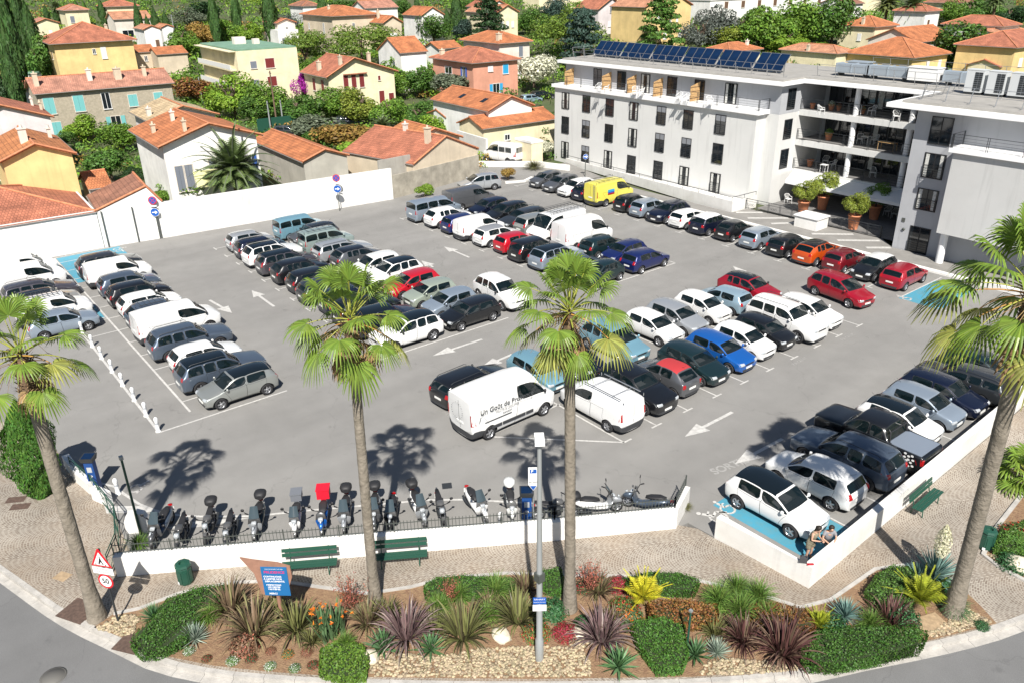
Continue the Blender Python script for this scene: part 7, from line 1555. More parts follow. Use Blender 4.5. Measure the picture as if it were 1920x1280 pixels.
ph = [(432, 1145, 50, 'bronze', 'bronze flax clump nearest the long left hedge'), (478, 1188, 58, 'bronze', 'large bronze flax clump in front of the blue panel'), (556, 1180, 50, 'olive', 'flax clump right of the blue panel post'), (690, 1170, 42, 'bronze', 'dark flax at the foot of the left centre palm'), (762, 1195, 60, 'purplish', 'large purple flax clump right of the left centre palm'), (868, 1195, 58, 'olive', 'large olive flax clump near the pebbles'), (972, 1165, 52, 'olive', 'olive flax clump left of the lamp post'), (985, 1108, 34, 'bronze', 'small dark flax behind the lamp post'),
 (1128, 1200, 56, 'purplish', 'purple flax clump right of the centre palm'), (1122, 1112, 34, 'bronze', 'bronze flax just right of the centre palm'), (1468, 1225, 62, 'darkred', 'large dark red flax before the bottom right hedge'), (1395, 1205, 46, 'darkred', 'dark red flax beside the silver yucca'), (1668, 1172, 48, 'darkred', 'dark flax clump behind the bottom right hedge'), (1480, 1175, 36, 'bronze', 'bronze flax behind the large dark red one')]
for px, py, rp, c, lb in ph: plant('flax_plant', 'phormium', px, py, rp, lb, c, group='flax clumps in the planting bed')
for px, py, rp, c, lb, k in [(718, 1220, 34, 'green', 'green agave beside the square cushion', 'agave'), (808, 1222, 32, 'green', 'green agave in front of the purple flax', 'agave'), (1160, 1255, 36, 'green', 'green agave at the kerb right of the centre palm', 'agave'), (1303, 1232, 30, 'green', 'green agave right of the tapering hedge', 'agave'), (366, 1202, 28, 'silver', 'silver yucca in front of the long left hedge', 'yucca'), (290, 1162, 26, 'green', 'green yucca behind the long left hedge', 'yucca'), (1343, 1228, 26, 'silver', 'silver yucca right of the tapering hedge', 'yucca'),
  (1583, 1160, 32, 'bluish', 'blue grey yucca ball behind the bottom right hedge', 'yucca'), (1750, 1085, 46, 'bluish', 'big blue grey yucca carrying a white flower spike', 'yucca'), (1720, 1090, 30, 'bluish', 'smaller blue yucca left of the flowering one', 'yucca'), (1790, 1150, 30, 'green', 'grassy tuft at the foot of the right palm', 'mop')]:
    plant('agave' if k == 'agave' else ('yucca' if k == 'yucca' else 'grass_tuft'), k, px, py, rp, lb, c)
for px, py, rp, c, lb in [(1206, 1128, 44, 'gold', 'golden yellow cycad behind the tapering hedge'), (1535, 1178, 30, 'goldgreen', 'small golden cycad left of the blue yucca ball'), (1722, 1135, 52, 'goldgreen', 'large golden green cycad before the flowering yucca')]: plant('cycad', 'cycad', px, py, rp, lb, c)
for px, py, rp, lb in [(1345, 1140, 38, 'mop headed green tuft, left of the group of four'), (1385, 1160, 38, 'mop headed green tuft in front of the group of four'), (1420, 1130, 36, 'mop headed green tuft, right of the group of four'), (1380, 1118, 34, 'mop headed green tuft behind the group of four'), (930, 1120, 36, 'light green mop tuft in the middle hedge'), (860, 1128, 30, 'small light green mop tuft left in the middle hedge'), (825, 1150, 30, 'light green mop tuft by the olive flax')]: plant('grass_tuft', 'mop', px, py, rp, lb, 'lime')
for px, py, rp, c, k, n_, lb in [(520, 1150, 34, 'olive', 'phormium', 'flax_plant', 'olive flax behind the blue panel post'), (395, 1165, 26, 'lime', 'mop', 'grass_tuft', 'light green tuft between the long hedge and the first flax'), (585, 1205, 26, 'olive', 'phormium', 'flax_plant', 'short flax before the bird of paradise'), (650, 1215, 24, 'lime', 'mop', 'grass_tuft', 'light green tuft above the square cushion'), (725, 1160, 34, 'olive', 'phormium', 'flax_plant', 'olive flax right behind the left centre palm'), (815, 1180, 38, 'olive', 'phormium', 'flax_plant', 'olive flax between the purple flax and the large olive one'), (915, 1165, 30, 'lime', 'mop', 'grass_tuft', 'light green tuft behind the boulder'), (920, 1140, 30, 'bronze', 'phormium', 'flax_plant', 'bronze flax before the middle hedge'),
  (1035, 1150, 26, 'deepgreen', 'shrubby', 'low_shrub', 'green shrub between lamp post and centre palm'), (1180, 1165, 24, 'orange', 'shrubby', 'low_shrub', 'orange tipped shrub left of the tapering hedge'), (1150, 1175, 34, 'bronze', 'phormium', 'flax_plant', 'bronze flax left of the tapering hedge'), (1340, 1190, 30, 'olive', 'phormium', 'flax_plant', 'olive flax right behind the tapering hedge'), (1435, 1165, 28, 'lime', 'mop', 'grass_tuft', 'light green tuft behind the dark red flax'), (1560, 1180, 26, 'deepgreen', 'shrubby', 'low_shrub', 'green shrub left of the blue yucca ball'), (1630, 1180, 30, 'lime', 'mop', 'grass_tuft', 'light green tuft behind the big right hedge'), (1690, 1165, 28, 'deepgreen', 'shrubby', 'low_shrub', 'green shrub between dark flax and golden cycad'), (330, 1190, 20, 'lime', 'mop', 'grass_tuft', 'small tuft at the edge of the long left hedge'), (460, 1215, 24, 'brown', 'shrubby', 'low_shrub', 'dry shrub before the large bronze flax')]: plant(n_, k, px, py, rp, lb, c)
plant('bird_of_paradise', 'strelitzia', 622, 1188, 46, 'bird of paradise plant with orange flowers', 'orange', squash=1.2)
for px, py, rp, c, lb in [(1095, 1105, 20, 'redflower', 'small red flowering shrub right of the centre palm'), (1160, 1100, 26, 'red', 'crimson shrub behind the purple flax'), (1060, 1190, 28, 'red', 'brown red shrub right of the lamp post foot'), (1005, 1190, 24, 'redgreen', 'low reddish shrub left of the lamp post foot'), (1095, 1170, 16, 'deepgreen', 'small deep green shrub right of the centre palm'), (1170, 1145, 26, 'redgreen', 'red tipped shrub between flax and golden cycad'), (1575, 1200, 22, 'deepgreen', 'dark shrub under the blue grey yucca ball'), (1775, 1105, 22, 'deepgreen', 'dark shrub left of the right palm trunk'), (1905, 1010, 30, 'redgreen', 'reddish shrub in the right edge bed'), (1895, 1060, 24, 'deepgreen', 'dark shrub low in the right edge bed'), (1840, 1175, 12, 'deepgreen', 'tiny shrub on the pebbles by the right palm')]: plant('low_shrub', 'shrubby', px, py, rp, lb, c, squash=.8)
for px, py, rp, c, lb in [(355, 1222, 10, 'white', 'first white flower tuft from the left'), (437, 1240, 11, 'white', 'second white flower tuft from the left'), (507, 1250, 10, 'white', 'third white flower tuft from the left'), (553, 1254, 10, 'white', 'fourth white flower tuft beside the cushion'), (388, 1236, 11, 'redflower', 'red flowers between the first two white tufts'), (472, 1236, 13, 'redflower', 'red flowers between second and third white tufts'), (588, 1248, 13, 'redflower', 'red flowers left of the square cushion'), (540, 1228, 10, 'orange', 'small orange flowers behind the third white tuft'), (575, 1225, 10, 'brown', 'dry brown tuft behind the red flowers'), (508, 1222, 9, 'brown', 'dry brown tuft behind the third white tuft')]: plant('flower_tuft', 'shrubby', px, py, rp, lb, c, 'flowers', .7)
for px, py, rp, lb in [(660, 1150, 50, 'tall wispy reddish stems left of the left centre palm'), (1105, 1112, 44, 'wispy dark stems right of the centre palm'), (845, 1130, 34, 'wispy red stems above the olive flax')]: plant('wispy_shrub', 'wispy', px, py, rp, lb, 'brown', squash=1.3)
p = at(1750, 1085); yf = thing('yucca_flower', 'tall white yucca flower spike above the big blue yucca', 'flower spike', (p.x, p.y, .03)); b = MB(); r = random.Random(2)
for i in range(900): t = r.random(); a = r.uniform(0, 2*PI); rad = .30*math.sin(PI*min(1, t*.85+.12))*r.uniform(.6, 1); leafq(b, Vector((math.cos(a)*rad, math.sin(a)*rad, 1.0+1.35*t)), Vector((math.cos(a), math.sin(a), .1))+rdir(r)*.6, .085, r, .9)
b.build('blossom', leafm('yucca_blossom', (.70, .68, .50), .2, .3), yf); b = MB(); b.tube([(0, 0, .2), (0, 0, 2.25)], [.05, .02], 6); b.build('stem', LM['green'], yf)
# pebbles: uncountable
b = MB(); r = random.Random(9)
ico = [Vector(v).normalized() for v in [(-1, 1.618, 0), (1, 1.618, 0), (-1, -1.618, 0), (1, -1.618, 0), (0, -1, 1.618), (0, 1, 1.618), (0, -1, -1.618), (0, 1, -1.618), (1.618, 0, -1), (1.618, 0, 1), (-1.618, 0, -1), (-1.618, 0, 1)]]
icf = [(0, 11, 5), (0, 5, 1), (0, 1, 7), (0, 7, 10), (0, 10, 11), (1, 5, 9), (5, 11, 4), (11, 10, 2), (10, 7, 6), (7, 1, 8), (3, 9, 4), (3, 4, 2), (3, 2, 6), (3, 6, 8), (3, 8, 9), (4, 9, 5), (2, 4, 11), (6, 2, 10), (8, 6, 7), (9, 8, 1)]
for poly, n in [([(688, 1250), (700, 1225), (760, 1225), (830, 1230), (900, 1216), (1000, 1212), (1090, 1214), (1105, 1240), (1110, 1268), (900, 1270), (700, 1268)], 2100), ([(1318, 1245), (1360, 1235), (1440, 1240), (1490, 1245), (1498, 1256), (1400, 1264), (1310, 1266)], 380), ([(178, 1178), (215, 1158), (250, 1152), (262, 1160), (250, 1190), (228, 1192)], 260), ([(1735, 1190), (1770, 1170), (1790, 1150), (1810, 1140), (1840, 1155), (1862, 1168), (1750, 1196)], 420), ([(1848, 1040), (1868, 1050), (1950, 1095), (1950, 1070), (1880, 1040)], 200), ([(1085, 1185), (1110, 1195), (1100, 1215), (1060, 1212)], 60)]:
    P_ = poly_px(poly); x0, x1 = min(p[0] for p in P_), max(p[0] for p in P_); y0, y1 = min(p[1] for p in P_), max(p[1] for p in P_); k = 0
    while k < n:
        x, y = r.uniform(x0, x1), r.uniform(y0, y1)
        if not inside((x, y), P_): continue
        k += 1; s = r.uniform(.03, .065); M = Matrix.Rotation(r.uniform(0, 3), 3, 'Z'); b.add([Vector((x, y, .035+r.uniform(0, .02)))+M @ Vector((v.x*s*1.25, v.y*s, v.z*s*.6)) for v in ico], icf, 0, True)
tag(b.build('pebbles', mat('pebbles', (.36, .295, .19), .8, island=.45)), kind='stuff')
for px, py, s, lb in [(940, 1195, .30, 'large pale boulder left of the lamp post'), (1083, 1190, .22, 'pale rock right of the lamp post'), (1452, 1180, .22, 'small pale rock behind the dark red flax'), (695, 1235, .28, 'flat pale rock beside the square cushion'), (1905, 1062, .4, 'grey boulder in the right edge bed'), (1580, 1190, .25, 'ochre rock under the blue yucca ball')]:
    b = MB(); p = at(px, py); n = 10; vs = []; r = random.Random(px)
    for i in range(n+1):
        for j in range(14): th = PI*i/n; a = 2*PI*j/14; d = Vector((math.sin(th)*math.cos(a), math.sin(th)*math.sin(a), math.cos(th))); vs.append(d*(s*(1+.25*noise.noise(d*1.6+Vector((px, 0, 0))))))
    b.add([(v.x*1.2, v.y, v.z*.7) for v in vs], [(i*14+j, (i+1)*14+j, (i+1)*14+(j+1) % 14, i*14+(j+1) % 14) for i in range(n) for j in range(14)], 0, True); o = b.build('boulder', mat('pale_rock', (.62, .56, .44), .85, noise=(3, .25), bump=(6, .6)), loc=(p.x, p.y, s*.35)); tag(o, lb, 'rock')
# trees in terracotta pots on the terrace
TERRA = mat('terracotta', (.56, .22, .11), .8, noise=(4, .2))
for px, py, hp_, R_, lb, c, foot in [(1504, 375, 1.05, .95, 'leftmost round tree in a terracotta pot behind the fence', 'lime', (1505, 398)), (1544, 350, 1.25, 1.1, 'tallest potted tree near the awning', 'lime', (1541, 392)), (1597, 390, 1.2, .95, 'potted tree nearest the ornamental fence on the right', 'lime', (1599, 428)), (1644, 375, 1.2, 1.0, 'potted tree in the shade beside the grey wing', 'green', (1638, 410))]:
    p = at(*foot, .1); root = thing('potted_tree', lb, 'potted tree', (p.x, p.y, .05)); b = MB(); b.lathe([(.36, 0), (.50, hp_-.1), (.55, hp_-.1), (.55, hp_), (.46, hp_), (.44, hp_-.12), (.001, hp_-.12)], 20); b.build('pot', TERRA, root)
    c_ = link('crown', crown_mesh('round', 1), root, (0, 0, hp_+R_*.95)); c_.scale = (R_*1.2, R_*1.2, R_*1.2); c_.material_slots[0].link = 'OBJECT'; c_.material_slots[0].material = LM[c]
    b = MB(); b.tube([(0, 0, hp_-.15), (0, 0, hp_+R_)], [.06, .03], 6); b.build('trunk', BARK, root)
# pots and flowers on the balconies
def pot(px, py, z, s, lb, cat='plant pot', flower=None, floor=None):
    p = at(px, py, z+.05); root = thing('flower_pot', lb, cat, (p.x, max(p.y, 67.95), z+.035)); b = MB(); s *= .72; b.lathe([(.22*s, 0), (.33*s, .6*s), (.36*s, .6*s), (.36*s, .68*s), (.28*s, .68*s), (.001, .6*s)], 14); b.build('pot', TERRA, root)
    if flower:
        o = link('foliage', plant_mesh('shrubby', 0), root, (0, 0, .55*s)); o.scale = (.42*s, .42*s, .6*s)
        for i in (0, 1): o.material_slots[i].link = 'OBJECT'; o.material_slots[i].material = PC[flower][i]
pot(1523, 204, 8.2, 1.0, 'brown terracotta pot at the left end of the top balcony'); pot(1553, 263, 5.5, 1.4, 'terracotta pot with a bushy green plant on the middle balcony', flower='lime'); pot(1518, 312, 2.8, 1.3, 'empty terracotta pot on the lowest balcony'); pot(1503, 254, 5.5, .9, 'pot with orange flowers at the left end of the middle balcony', flower='orange')
pot(1558, 207, 8.2, 1.1, 'pot with white and green flowers on the top balcony', flower='white'); pot(1572, 208, 8.2, .9, 'pot with pink red flowers on the top balcony', flower='redflower'); pot(1617, 214, 8.2, .9, 'pot with reddish plant right of the first column on the top balcony', flower='redgreen')
# bushy conifer at the left behind the leaning palm, and the street planter by the wall end
T('cone', 58, 850, 37, 82, 'bushy bright conifer at the left edge behind the leaning palm', 'hedge', .06, 'conifer_bush', 'shrub')
plant('low_shrub', 'mop', 262, 1030, 24, 'grassy tuft inside the wall corner by the railing', 'lime')
for px, py, rp, lb in [(1283, 952, 16, 'weeds at the open end of the low wall'), (1000, 318, 22, 'weeds along the small wall of the traffic island'), (975, 300, 14, 'dry weeds behind the traffic island')]: plant('weeds', 'mop', px, py, rp, lb, 'olive', squash=.5)
# ------------------------------------------------------------------ motorbikes and scooters
CHROME = mat('chrome', (.6, .6, .6), .15, 1); SEATM = mat('black_seat', (.02, .02, .022), .6); SCREEN = mat('tinted_screen', (.05, .07, .08), .08, 0, spec=.8)
def loft(b, secs, mi=0, n=12):
    o = len(b.v)
    for x, z, hw, hh in secs:
        for j in range(n): a = 2*PI*j/n; c, s = math.cos(a), math.sin(a); b.v.append((x, hw*math.copysign(abs(c)**.8, c), z+hh*math.copysign(abs(s)**.8, s)))
    for i in range(len(secs)-1):
        for j in range(n): b.f.append((o+i*n+j, o+i*n+(j+1) % n, o+(i+1)*n+(j+1) % n, o+(i+1)*n+j)); b.m.append(mi); b.sm.append(True)
    k = len(secs)-1; b.f.append(tuple(o+j for j in range(n))[::-1]); b.f.append(tuple(o+k*n+j for j in range(n))); b.m += [mi, mi]; b.sm += [False, False]
def bike_wheel(root, x, rad, wd):
    t = MB(); X = Matrix.Rotation(PI/2, 3, 'X'); t.lathe([(rad-.07, -wd/2), (rad, -wd/3), (rad, wd/3), (rad-.07, wd/2)], 20, 0, X, c=(x, 0, rad)); t.lathe([(rad-.07, wd/2), (rad-.07, -wd/2)], 20, 0, X, c=(x, 0, rad)); w_ = t.build('wheel', TYRE, root)
    r_ = MB(); r_.lathe([(rad-.068, -.02), (rad-.10, -.02), (rad-.10, .02), (rad-.068, .02)], 20, 0, X, c=(x, 0, rad)); r_.lathe([(.05, -.06), (.05, .06)], 10, 0, X, c=(x, 0, rad))
    for i in range(6): a = i*PI/3; r_.tube([(x+.04*math.cos(a), 0, rad+.04*math.sin(a)), (x+(rad-.09)*math.cos(a), 0, rad+(rad-.09)*math.sin(a))], .016, 5)
    r_.build('rim', RIM, w_)
def bike(kind, label, px, py, rz, body, accent=None, box=None, screen=True, boxcol=None):
    p = at(px, py, .45); root = thing('scooter' if kind != 'moto' else 'motorcycle', label, 'scooter' if kind != 'moto' else 'motorcycle', (p.x, p.y, .012), rz, 'motorbikes parked behind the railing')
    bm_ = PAINT[body]; ac = PAINT[accent] if accent else bm_; big = kind == 'maxi'; L_ = .82 if big else (.72 if kind == 'moto' else .66); rad = .29 if kind == 'moto' else (.26 if big else .23)
    bike_wheel(root, L_, rad, .13); bike_wheel(root, -L_+.02, rad, .16)
    if kind == 'moto':
        b = MB(); loft(b, [(.32, .80, .06, .05), (.25, .82, .14, .11), (.0, .84, .16, .13), (-.15, .80, .11, .08)]); b.build('fuel_tank', bm_, root)
        b = MB(); loft(b, [(-.08, .78, .10, .04), (-.25, .78, .14, .045), (-.55, .82, .12, .04), (-.85, .90, .07, .03)]); b.build('seat', SEATM, root)
        b = MB(); loft(b, [(.28, .45, .10, .10), (.1, .42, .17, .20), (-.2, .45, .16, .17), (-.3, .5, .08, .08)]); b.tube([(-.1, .16, .30), (-.45, .18, .30), (-.85, .19, .42)], [.03, .04, .055], 8); b.build('engine', DARKM, root)
        b = MB(); [b.tube([(L_, s*.09, rad), (L_-.28, s*.09, .95)], .026, 6) for s in (-1, 1)]; b.build('fork', CHROME, root)
        b = MB(); loft(b, [(.62, .82, .04, .04), (.58, .82, .10, .10), (.48, .84, .10, .10)]); b.build('headlamp', LAMPG, root)
        b = MB(); loft(b, [(-.35, .62, .07, .06), (-.6, .74, .09, .07), (-.95, .90, .04, .03)]); b.build('tail_fairing', ac, root)
        b = MB(); loft(b, [(L_+.2, rad*1.4, .05, .02), (L_, rad*2+.05, .08, .03), (L_-.22, rad*1.75, .06, .02)]); b.build('mudguard', ac, root)
        hx, hz = .38, 1.02
    else:
        b = MB(); W_ = .21 if big else .17
        loft(b, [(-.98*L_-.15, .66, .05, .05), (-.8*L_, .60, W_, .16), (-.3, .52, W_*1.05, .20), (-.02, .40, W_*.95, .14), (.25, .34, W_*.85, .09), (.45, .36, W_*.9, .12)]); b.build('body', bm_, root)
        b = MB(); loft(b, [(-.92*L_, .80, .09, .04), (-.6*L_, .80, .17, .06), (-.28, .76, .17, .06), (-.1, .73, .15, .06), (.08, .68, .10, .04)]); b.build('seat', SEATM, root)
        b = MB(); loft(b, [(.36, .30, W_*.9, .06), (.50, .45, W_*1.1, .16), (.58, .70, W_*1.25, .16), (.52, .92, W_*1.05, .10), (.46, 1.0, .10, .05)]); loft(b, [(.62, .60, .10, .16), (L_+.12, .55, .09, .10), (L_+.22, .50, .04, .05)]); b.build('front_fairing', ac, root)
        b = MB(); loft(b, [(L_+.27, rad*1.3, .05, .03), (L_, rad*2+.04, .08, .035), (L_-.25, rad*1.6, .06, .03)]); b.build('mudguard', ac, root)
        b = MB(); [loft(b, [(L_+.13, .72, .02, .02), (L_+.02, .76, .05, .05)]) for _ in (0,)]; loft(b, [(.72, .80, .09, .05), (.62, .84, .11, .05)]); b.build('headlamp', LAMPG, root)
        b = MB(); b.tube([(-.2, -.17, .28), (-.55, -.2, .28), (-.9, -.2, .36)], [.03, .05, .055], 8); b.build('exhaust', DARKM, root)
        if screen:
            b = MB(); n = 7; hgt_ = .42 if big else .34
            for i in range(5):
                for j in range(n): u = (j/(n-1)-.5)*2; t = i/4; b.v.append((.60-.05*u*u-t*.26, u*(.20-.06*t), .96+t*hgt_-.04*u*u*t))
            for i in range(4):
                for j in range(n-1): b.f.append((i*n+j, i*n+j+1, (i+1)*n+j+1, (i+1)*n+j)); b.m.append(0); b.sm.append(True)
            b.build('windscreen', SCREEN, root)
        hx, hz = .40, 1.04
    b = MB(); b.tube([(hx-.12, -.36, hz-.02), (hx, -.2, hz), (hx+.03, 0, hz-.03), (hx, .2, hz), (hx-.12, .36, hz-.02)], .018, 6); b.tube([(hx-.13, -.37, hz-.02), (hx-.04, -.26, hz)], .028, 6); b.tube([(hx-.13, .37, hz-.02), (hx-.04, .26, hz)], .028, 6); b.build('handlebar', BLACK, root)
    for s in (-1, 1):
        b = MB(); b.tube([(hx, s*.25, hz), (hx+.05, s*.38, hz+.22)], .009, 4); b.lathe([(.001, -.015), (.065, -.01), (.07, .01), (.001, .02)], 8, 0, Matrix.Rotation(PI/2, 3, 'Y'), c=(hx+.05, s*.40, hz+.26)); b.build('mirror', BLACK, root)
    b = MB(); b.bb(-L_-.24, -L_-.22, -.09, .09, .42, .60); b.build('number_plate', PLATE, root)
    b = MB(); loft(b, [(-L_-.22, .74, .06, .03), (-L_-.12, .75, .10, .04)]); b.build('taillight', TAILG, root)
    if box:
        b = MB(); bx, s = -L_-.12, 1
        if box == 'round': loft(b, [(bx-.26, 1.02, .10, .09), (bx-.20, 1.02, .23, .15), (bx, 1.03, .25, .16), (bx+.16, 1.02, .20, .14), (bx+.22, 1.0, .10, .09)])
        else: h_ = .44 if box == 'big' else .34; w_ = .50 if box == 'big' else .42; b.bb(bx-.26, bx+.22, -w_/2, w_/2, .88, .88+h_-.05); b.bb(bx-.28, bx+.24, -w_/2-.02, w_/2+.02, .88+h_-.048, .88+h_); b.bb(bx-.2, bx+.2, -.1, .1, .8, .879)
        b.build('top_box', boxcol or SEATM, root)
    b = MB(); b.tube([(-.1, .12, .25), (-.05, .28, .0)], .014, 5); b.build('kickstand', DARKM, root)
    return root
dn = R(-33)     # noses towards the wall
GREYBOX = mat('grey_box', (.16, .17, .19), .5); REDBOX = mat('red_box', (.62, .01, .03), .5)
bike('maxi', 'large grey scooter with blue windscreen at the left end of the motorbike row', 303, 985, R(-40), 'slate', 'grey')
bike('moto', 'small motorcycle with purple tank, second from the left', 340, 1003, R(-30), 'blue', 'beige')
bike('moto', 'black motorcycle with red side panel and round black top box', 392, 985, R(-30), 'black', 'crimson', 'round')
bike('moto', 'small black and chrome motorcycle beside the one with red panel', 430, 998, R(-30), 'black', 'silver')
bike('maxi', 'teal windscreen scooter with white backed top box', 484, 975, R(-32), 'teal', 'silver', 'round')
bike('scooter', 'white scooter carrying a square grey delivery box', 556, 972, R(-30), 'white', None, 'square', True, GREYBOX)
bike('scooter', 'blue scooter carrying a big red delivery box', 606, 968, R(-32), 'blue', None, 'big', False, REDBOX)
bike('maxi', 'grey and white scooter with round black top box left of the palm', 648, 962, R(-32), 'grey', 'silver', 'round')
bike('maxi', 'silver scooter hidden behind the left centre palm trunk', 703, 958, R(-32), 'silver', 'grey', 'round')
bike('maxi', 'glossy black scooter right of the left centre palm', 735, 962, R(-36), 'black')
bike('maxi', 'white and grey scooter standing slantwise with black top box', 785, 952, R(-18), 'white', 'silver', 'round')
bike('moto', 'bright red and black motorcycle in the middle of the row', 826, 957, R(-25), 'red', 'red')
bike('maxi', 'white scooter with tall black windscreen standing slantwise', 893, 945, R(-12), 'white', 'white')
bike('scooter', 'cream scooter with brown seat and small carrier', 958, 947, R(-34), 'offwhite', None, 'round', False, PAINT['offwhite'])
bike('moto', 'black motorcycle parked sideways beside the lamp post', 1042, 955, R(55), 'black', 'black')
bike('maxi', 'white scooter with red and black top box parked sideways', 1120, 945, R(62), 'white', 'silver', 'round')
bike('maxi', 'blue grey scooter at the right end of the motorbike row', 1214, 940, R(208), 'slate', 'slate', screen=False)
# ------------------------------------------------------------------ street furniture
def bench(label, px, py, rz):
    p = at(px, py); root = thing('park_bench', label, 'bench', (p.x, p.y, .006), rz, 'green benches along the paving')
    for nm, slats in (('seat', [(-.20, .43, .12), (-.06, .43, .12), (.08, .43, .12)]),):
        b = MB(); [b.bb(-1.0, 1.0, y-w_/2, y+w_/2, z, z+.035) for y, z, w_ in slats]; b.build(nm, GREENP, root)
    b = MB(); b.box((0, .26, .66), (2.0, .035, .13), M=Matrix.Rotation(R(-12), 3, 'X')); b.box((0, .30, .84), (2.0, .035, .13), M=Matrix.Rotation(R(-12), 3, 'X')); b.build('backrest', GREENP, root)
    for x in (-.7, .7):
        b = MB(); b.tube([(x, -.22, 0), (x, -.2, .42), (x, .18, .42), (x, .24, 0)], .025, 5); b.tube([(x, .2, .42), (x, .32, .92)], .022, 5); b.build('leg', GREENP, root)
wa = math.atan2(13.75, 8.8)
bench('green bench behind the blue information panel', 583, 1072, wa); bench('green bench beside the left centre palm', 752, 1056, wa); bench('green bench by the right low wall above the yucca', 1733, 952, R(92))
def bin_(label, px, py):
    p = at(px, py); root = thing('litter_bin', label, 'litter bin', (p.x, p.y, .006), .2, 'green litter bins'); b = MB(); b.lathe([(.24, 0), (.27, .06), (.27, .70), (.25, .74)], 8, smooth=False)
    for i in range(8): a = (i+.5)*PI/4; b.box((math.cos(a)*.262, math.sin(a)*.262, .36), (.02, .12, .50), rz=a)
    b.build('body', GREENP, root); b = MB(); b.lathe([(.27, .741), (.30, .78), (.26, .86), (.13, .88), (.12, .80), (.001, .79)], 8, smooth=False); b.build('lid', GREENP, root); b = MB(); b.box((0, -.285, .12), (.1, .012, .1)); b.build('plate', WHITEP, root)
bin_('green litter bin against the low white wall', 350, 1090); bin_('green litter bin right of the leaning right palm', 1846, 1026)
# lamp post
LPM = mat('galvanised_post', (.42, .44, .44), .5, .5)
p = at(1011.5, 1237); lp = thing('street_lamp', 'tall grey lamp post standing in the planting bed', 'street lamp', (p.x, p.y, .02)); b = MB(); b.lathe([(.13, 0), (.13, .9), (.10, .95), (.085, 4.5), (.06, 8.15)], 14); b.build('pole', LPM, lp)
b = MB(); dv = Vector((.62, .78, 0)); M = Matrix.Rotation(math.atan2(-.5, .87)+PI, 3, 'Z'); b.box((0, 0, 8.25), (.50, .27, .14), M=None, rz=math.atan2(.6, -.8)); b.box((0, 0, 8.16), (.4, .28, .05), rz=math.atan2(.6, -.8)); b.build('lamp_head', WHITEP, lp)
b = MB(); b.box((0, 0, 3.4), (.24, .24, .3)); b.build('junction_box', GREYM, lp)
def face(px, py, fx, fy): return math.atan2(fy, fx)
VIEW = math.atan2(-.62, .785)      # direction from the scene back to the camera
def plate(root, name, pts, zc, m, yaw, off, th=.012, back=None):
    """a flat plate: pts in (horizontal, vertical), facing yaw"""
    n = Vector((math.cos(yaw), math.sin(yaw), 0)); h = Vector((-n.y, n.x, 0)); b = MB(); k = len(pts)
    f_ = [n*(off+th)+h*x+Vector((0, 0, zc+z)) for x, z in pts]; g = [n*off+h*x+Vector((0, 0, zc+z)) for x, z in pts]
    b.add(f_+g, [tuple(range(k)), tuple(range(2*k-1, k-1, -1))]+[(i, i+k, (i+1) % k+k, (i+1) % k) for i in range(k)]); return b.build(name, m, root)
def circ(r_, n=24, cx=0, cz=0): return [(cx+r_*math.cos(2*PI*i/n), cz+r_*math.sin(2*PI*i/n)) for i in range(n)]
def rect(w_, h_, cx=0, cz=0): return [(cx-w_/2, cz-h_/2), (cx+w_/2, cz-h_/2), (cx+w_/2, cz+h_/2), (cx-w_/2, cz+h_/2)]
def sign_text(parent, s, size, yaw, off, z, m, hx=0, bold=0.0, align='CENTER'):
    n = Vector((math.cos(yaw), math.sin(yaw), 0)); h = Vector((-n.y, n.x, 0)); q = n*off+h*hx+Vector((0, 0, z)); return text_obj(s, size, q, 0, m, 'lettering', parent, (PI/2, 0, yaw+PI/2), align=align, bold=bold)
SR = mat('sign_red', (.55, .01, .02), .5); SB = mat('sign_blue', (.01, .09, .38), .5); SW = mat('sign_white', (.80, .80, .80), .5); SK = mat('sign_black', (.015, .015, .015), .6)
child_p = plate(lp, 'sign_plate', rect(.40, .26), 2.55, SB, VIEW, .10); sign_text(child_p, 'SANARY', .09, VIEW, .114, 2.61, SW); sign_text(child_p, 'PARKING PAYANT', .045, VIEW, .114, 2.5, SW)
plate(lp, 'sign_plate', rect(.42, .24), 2.27, SW, VIEW, .10)
p = at(264, 1000); q = thing('bare_mast', 'slim dark green mast with a grey cap at the white stone', 'pole', (p.x, p.y, 0)); b = MB(); b.lathe([(.05, 0), (.045, 3.5)], 8); b.build('pole', GREENP, q); b = MB(); b.bb(-.07, .07, -.07, .07, 3.5, 3.64); b.build('cap', LPM, q)
# road signs at the left corner
p = at(222, 1165); rs = thing('road_sign', 'crossing warning triangle above a fifty limit disc on a dark post', 'road sign', (p.x, p.y, 0)); rs.rotation_euler = (R(-1), R(-2), 0); b = MB(); b.lathe([(.035, 0), (.035, 3.05)], 8); b.build('post', DARKM, rs); yw = VIEW-.25
t_ = plate(rs, 'warning_triangle', [(-.40, -.34), (.40, -.34), (.03, .36), (-.03, .36)], 2.72, SR, yw, .05); plate(t_, 'inner_face', [(-.30, -.285), (.30, -.285), (0, .235)], 2.72, SW, yw, .064, .003)
sy = [(-.02, .05), (.02, .05), (.05, -.06), (.11, -.2), (.07, -.22), (.01, -.1), (-.06, -.22), (-.1, -.2), (-.05, -.06)]; plate(t_, 'walking_figure', sy, 2.68, SK, yw, .068, .002); plate(t_, 'walking_figure_head', circ(.028, 10, 0, .09), 2.68, SK, yw, .068, .002)
for x in (-.2, .17): plate(t_, 'crossing_bar', rect(.03, .06, x, -.25), 2.72, SK, yw, .068, .002)
pl_ = plate(rs, 'sign_plate', rect(.80, .26), 2.20, SW, yw, .05); sign_text(pl_, 'PASSAGES', .10, yw, .064, 2.26, SK); sign_text(pl_, 'SUCCESSIFS', .10, yw, .064, 2.15, SK)
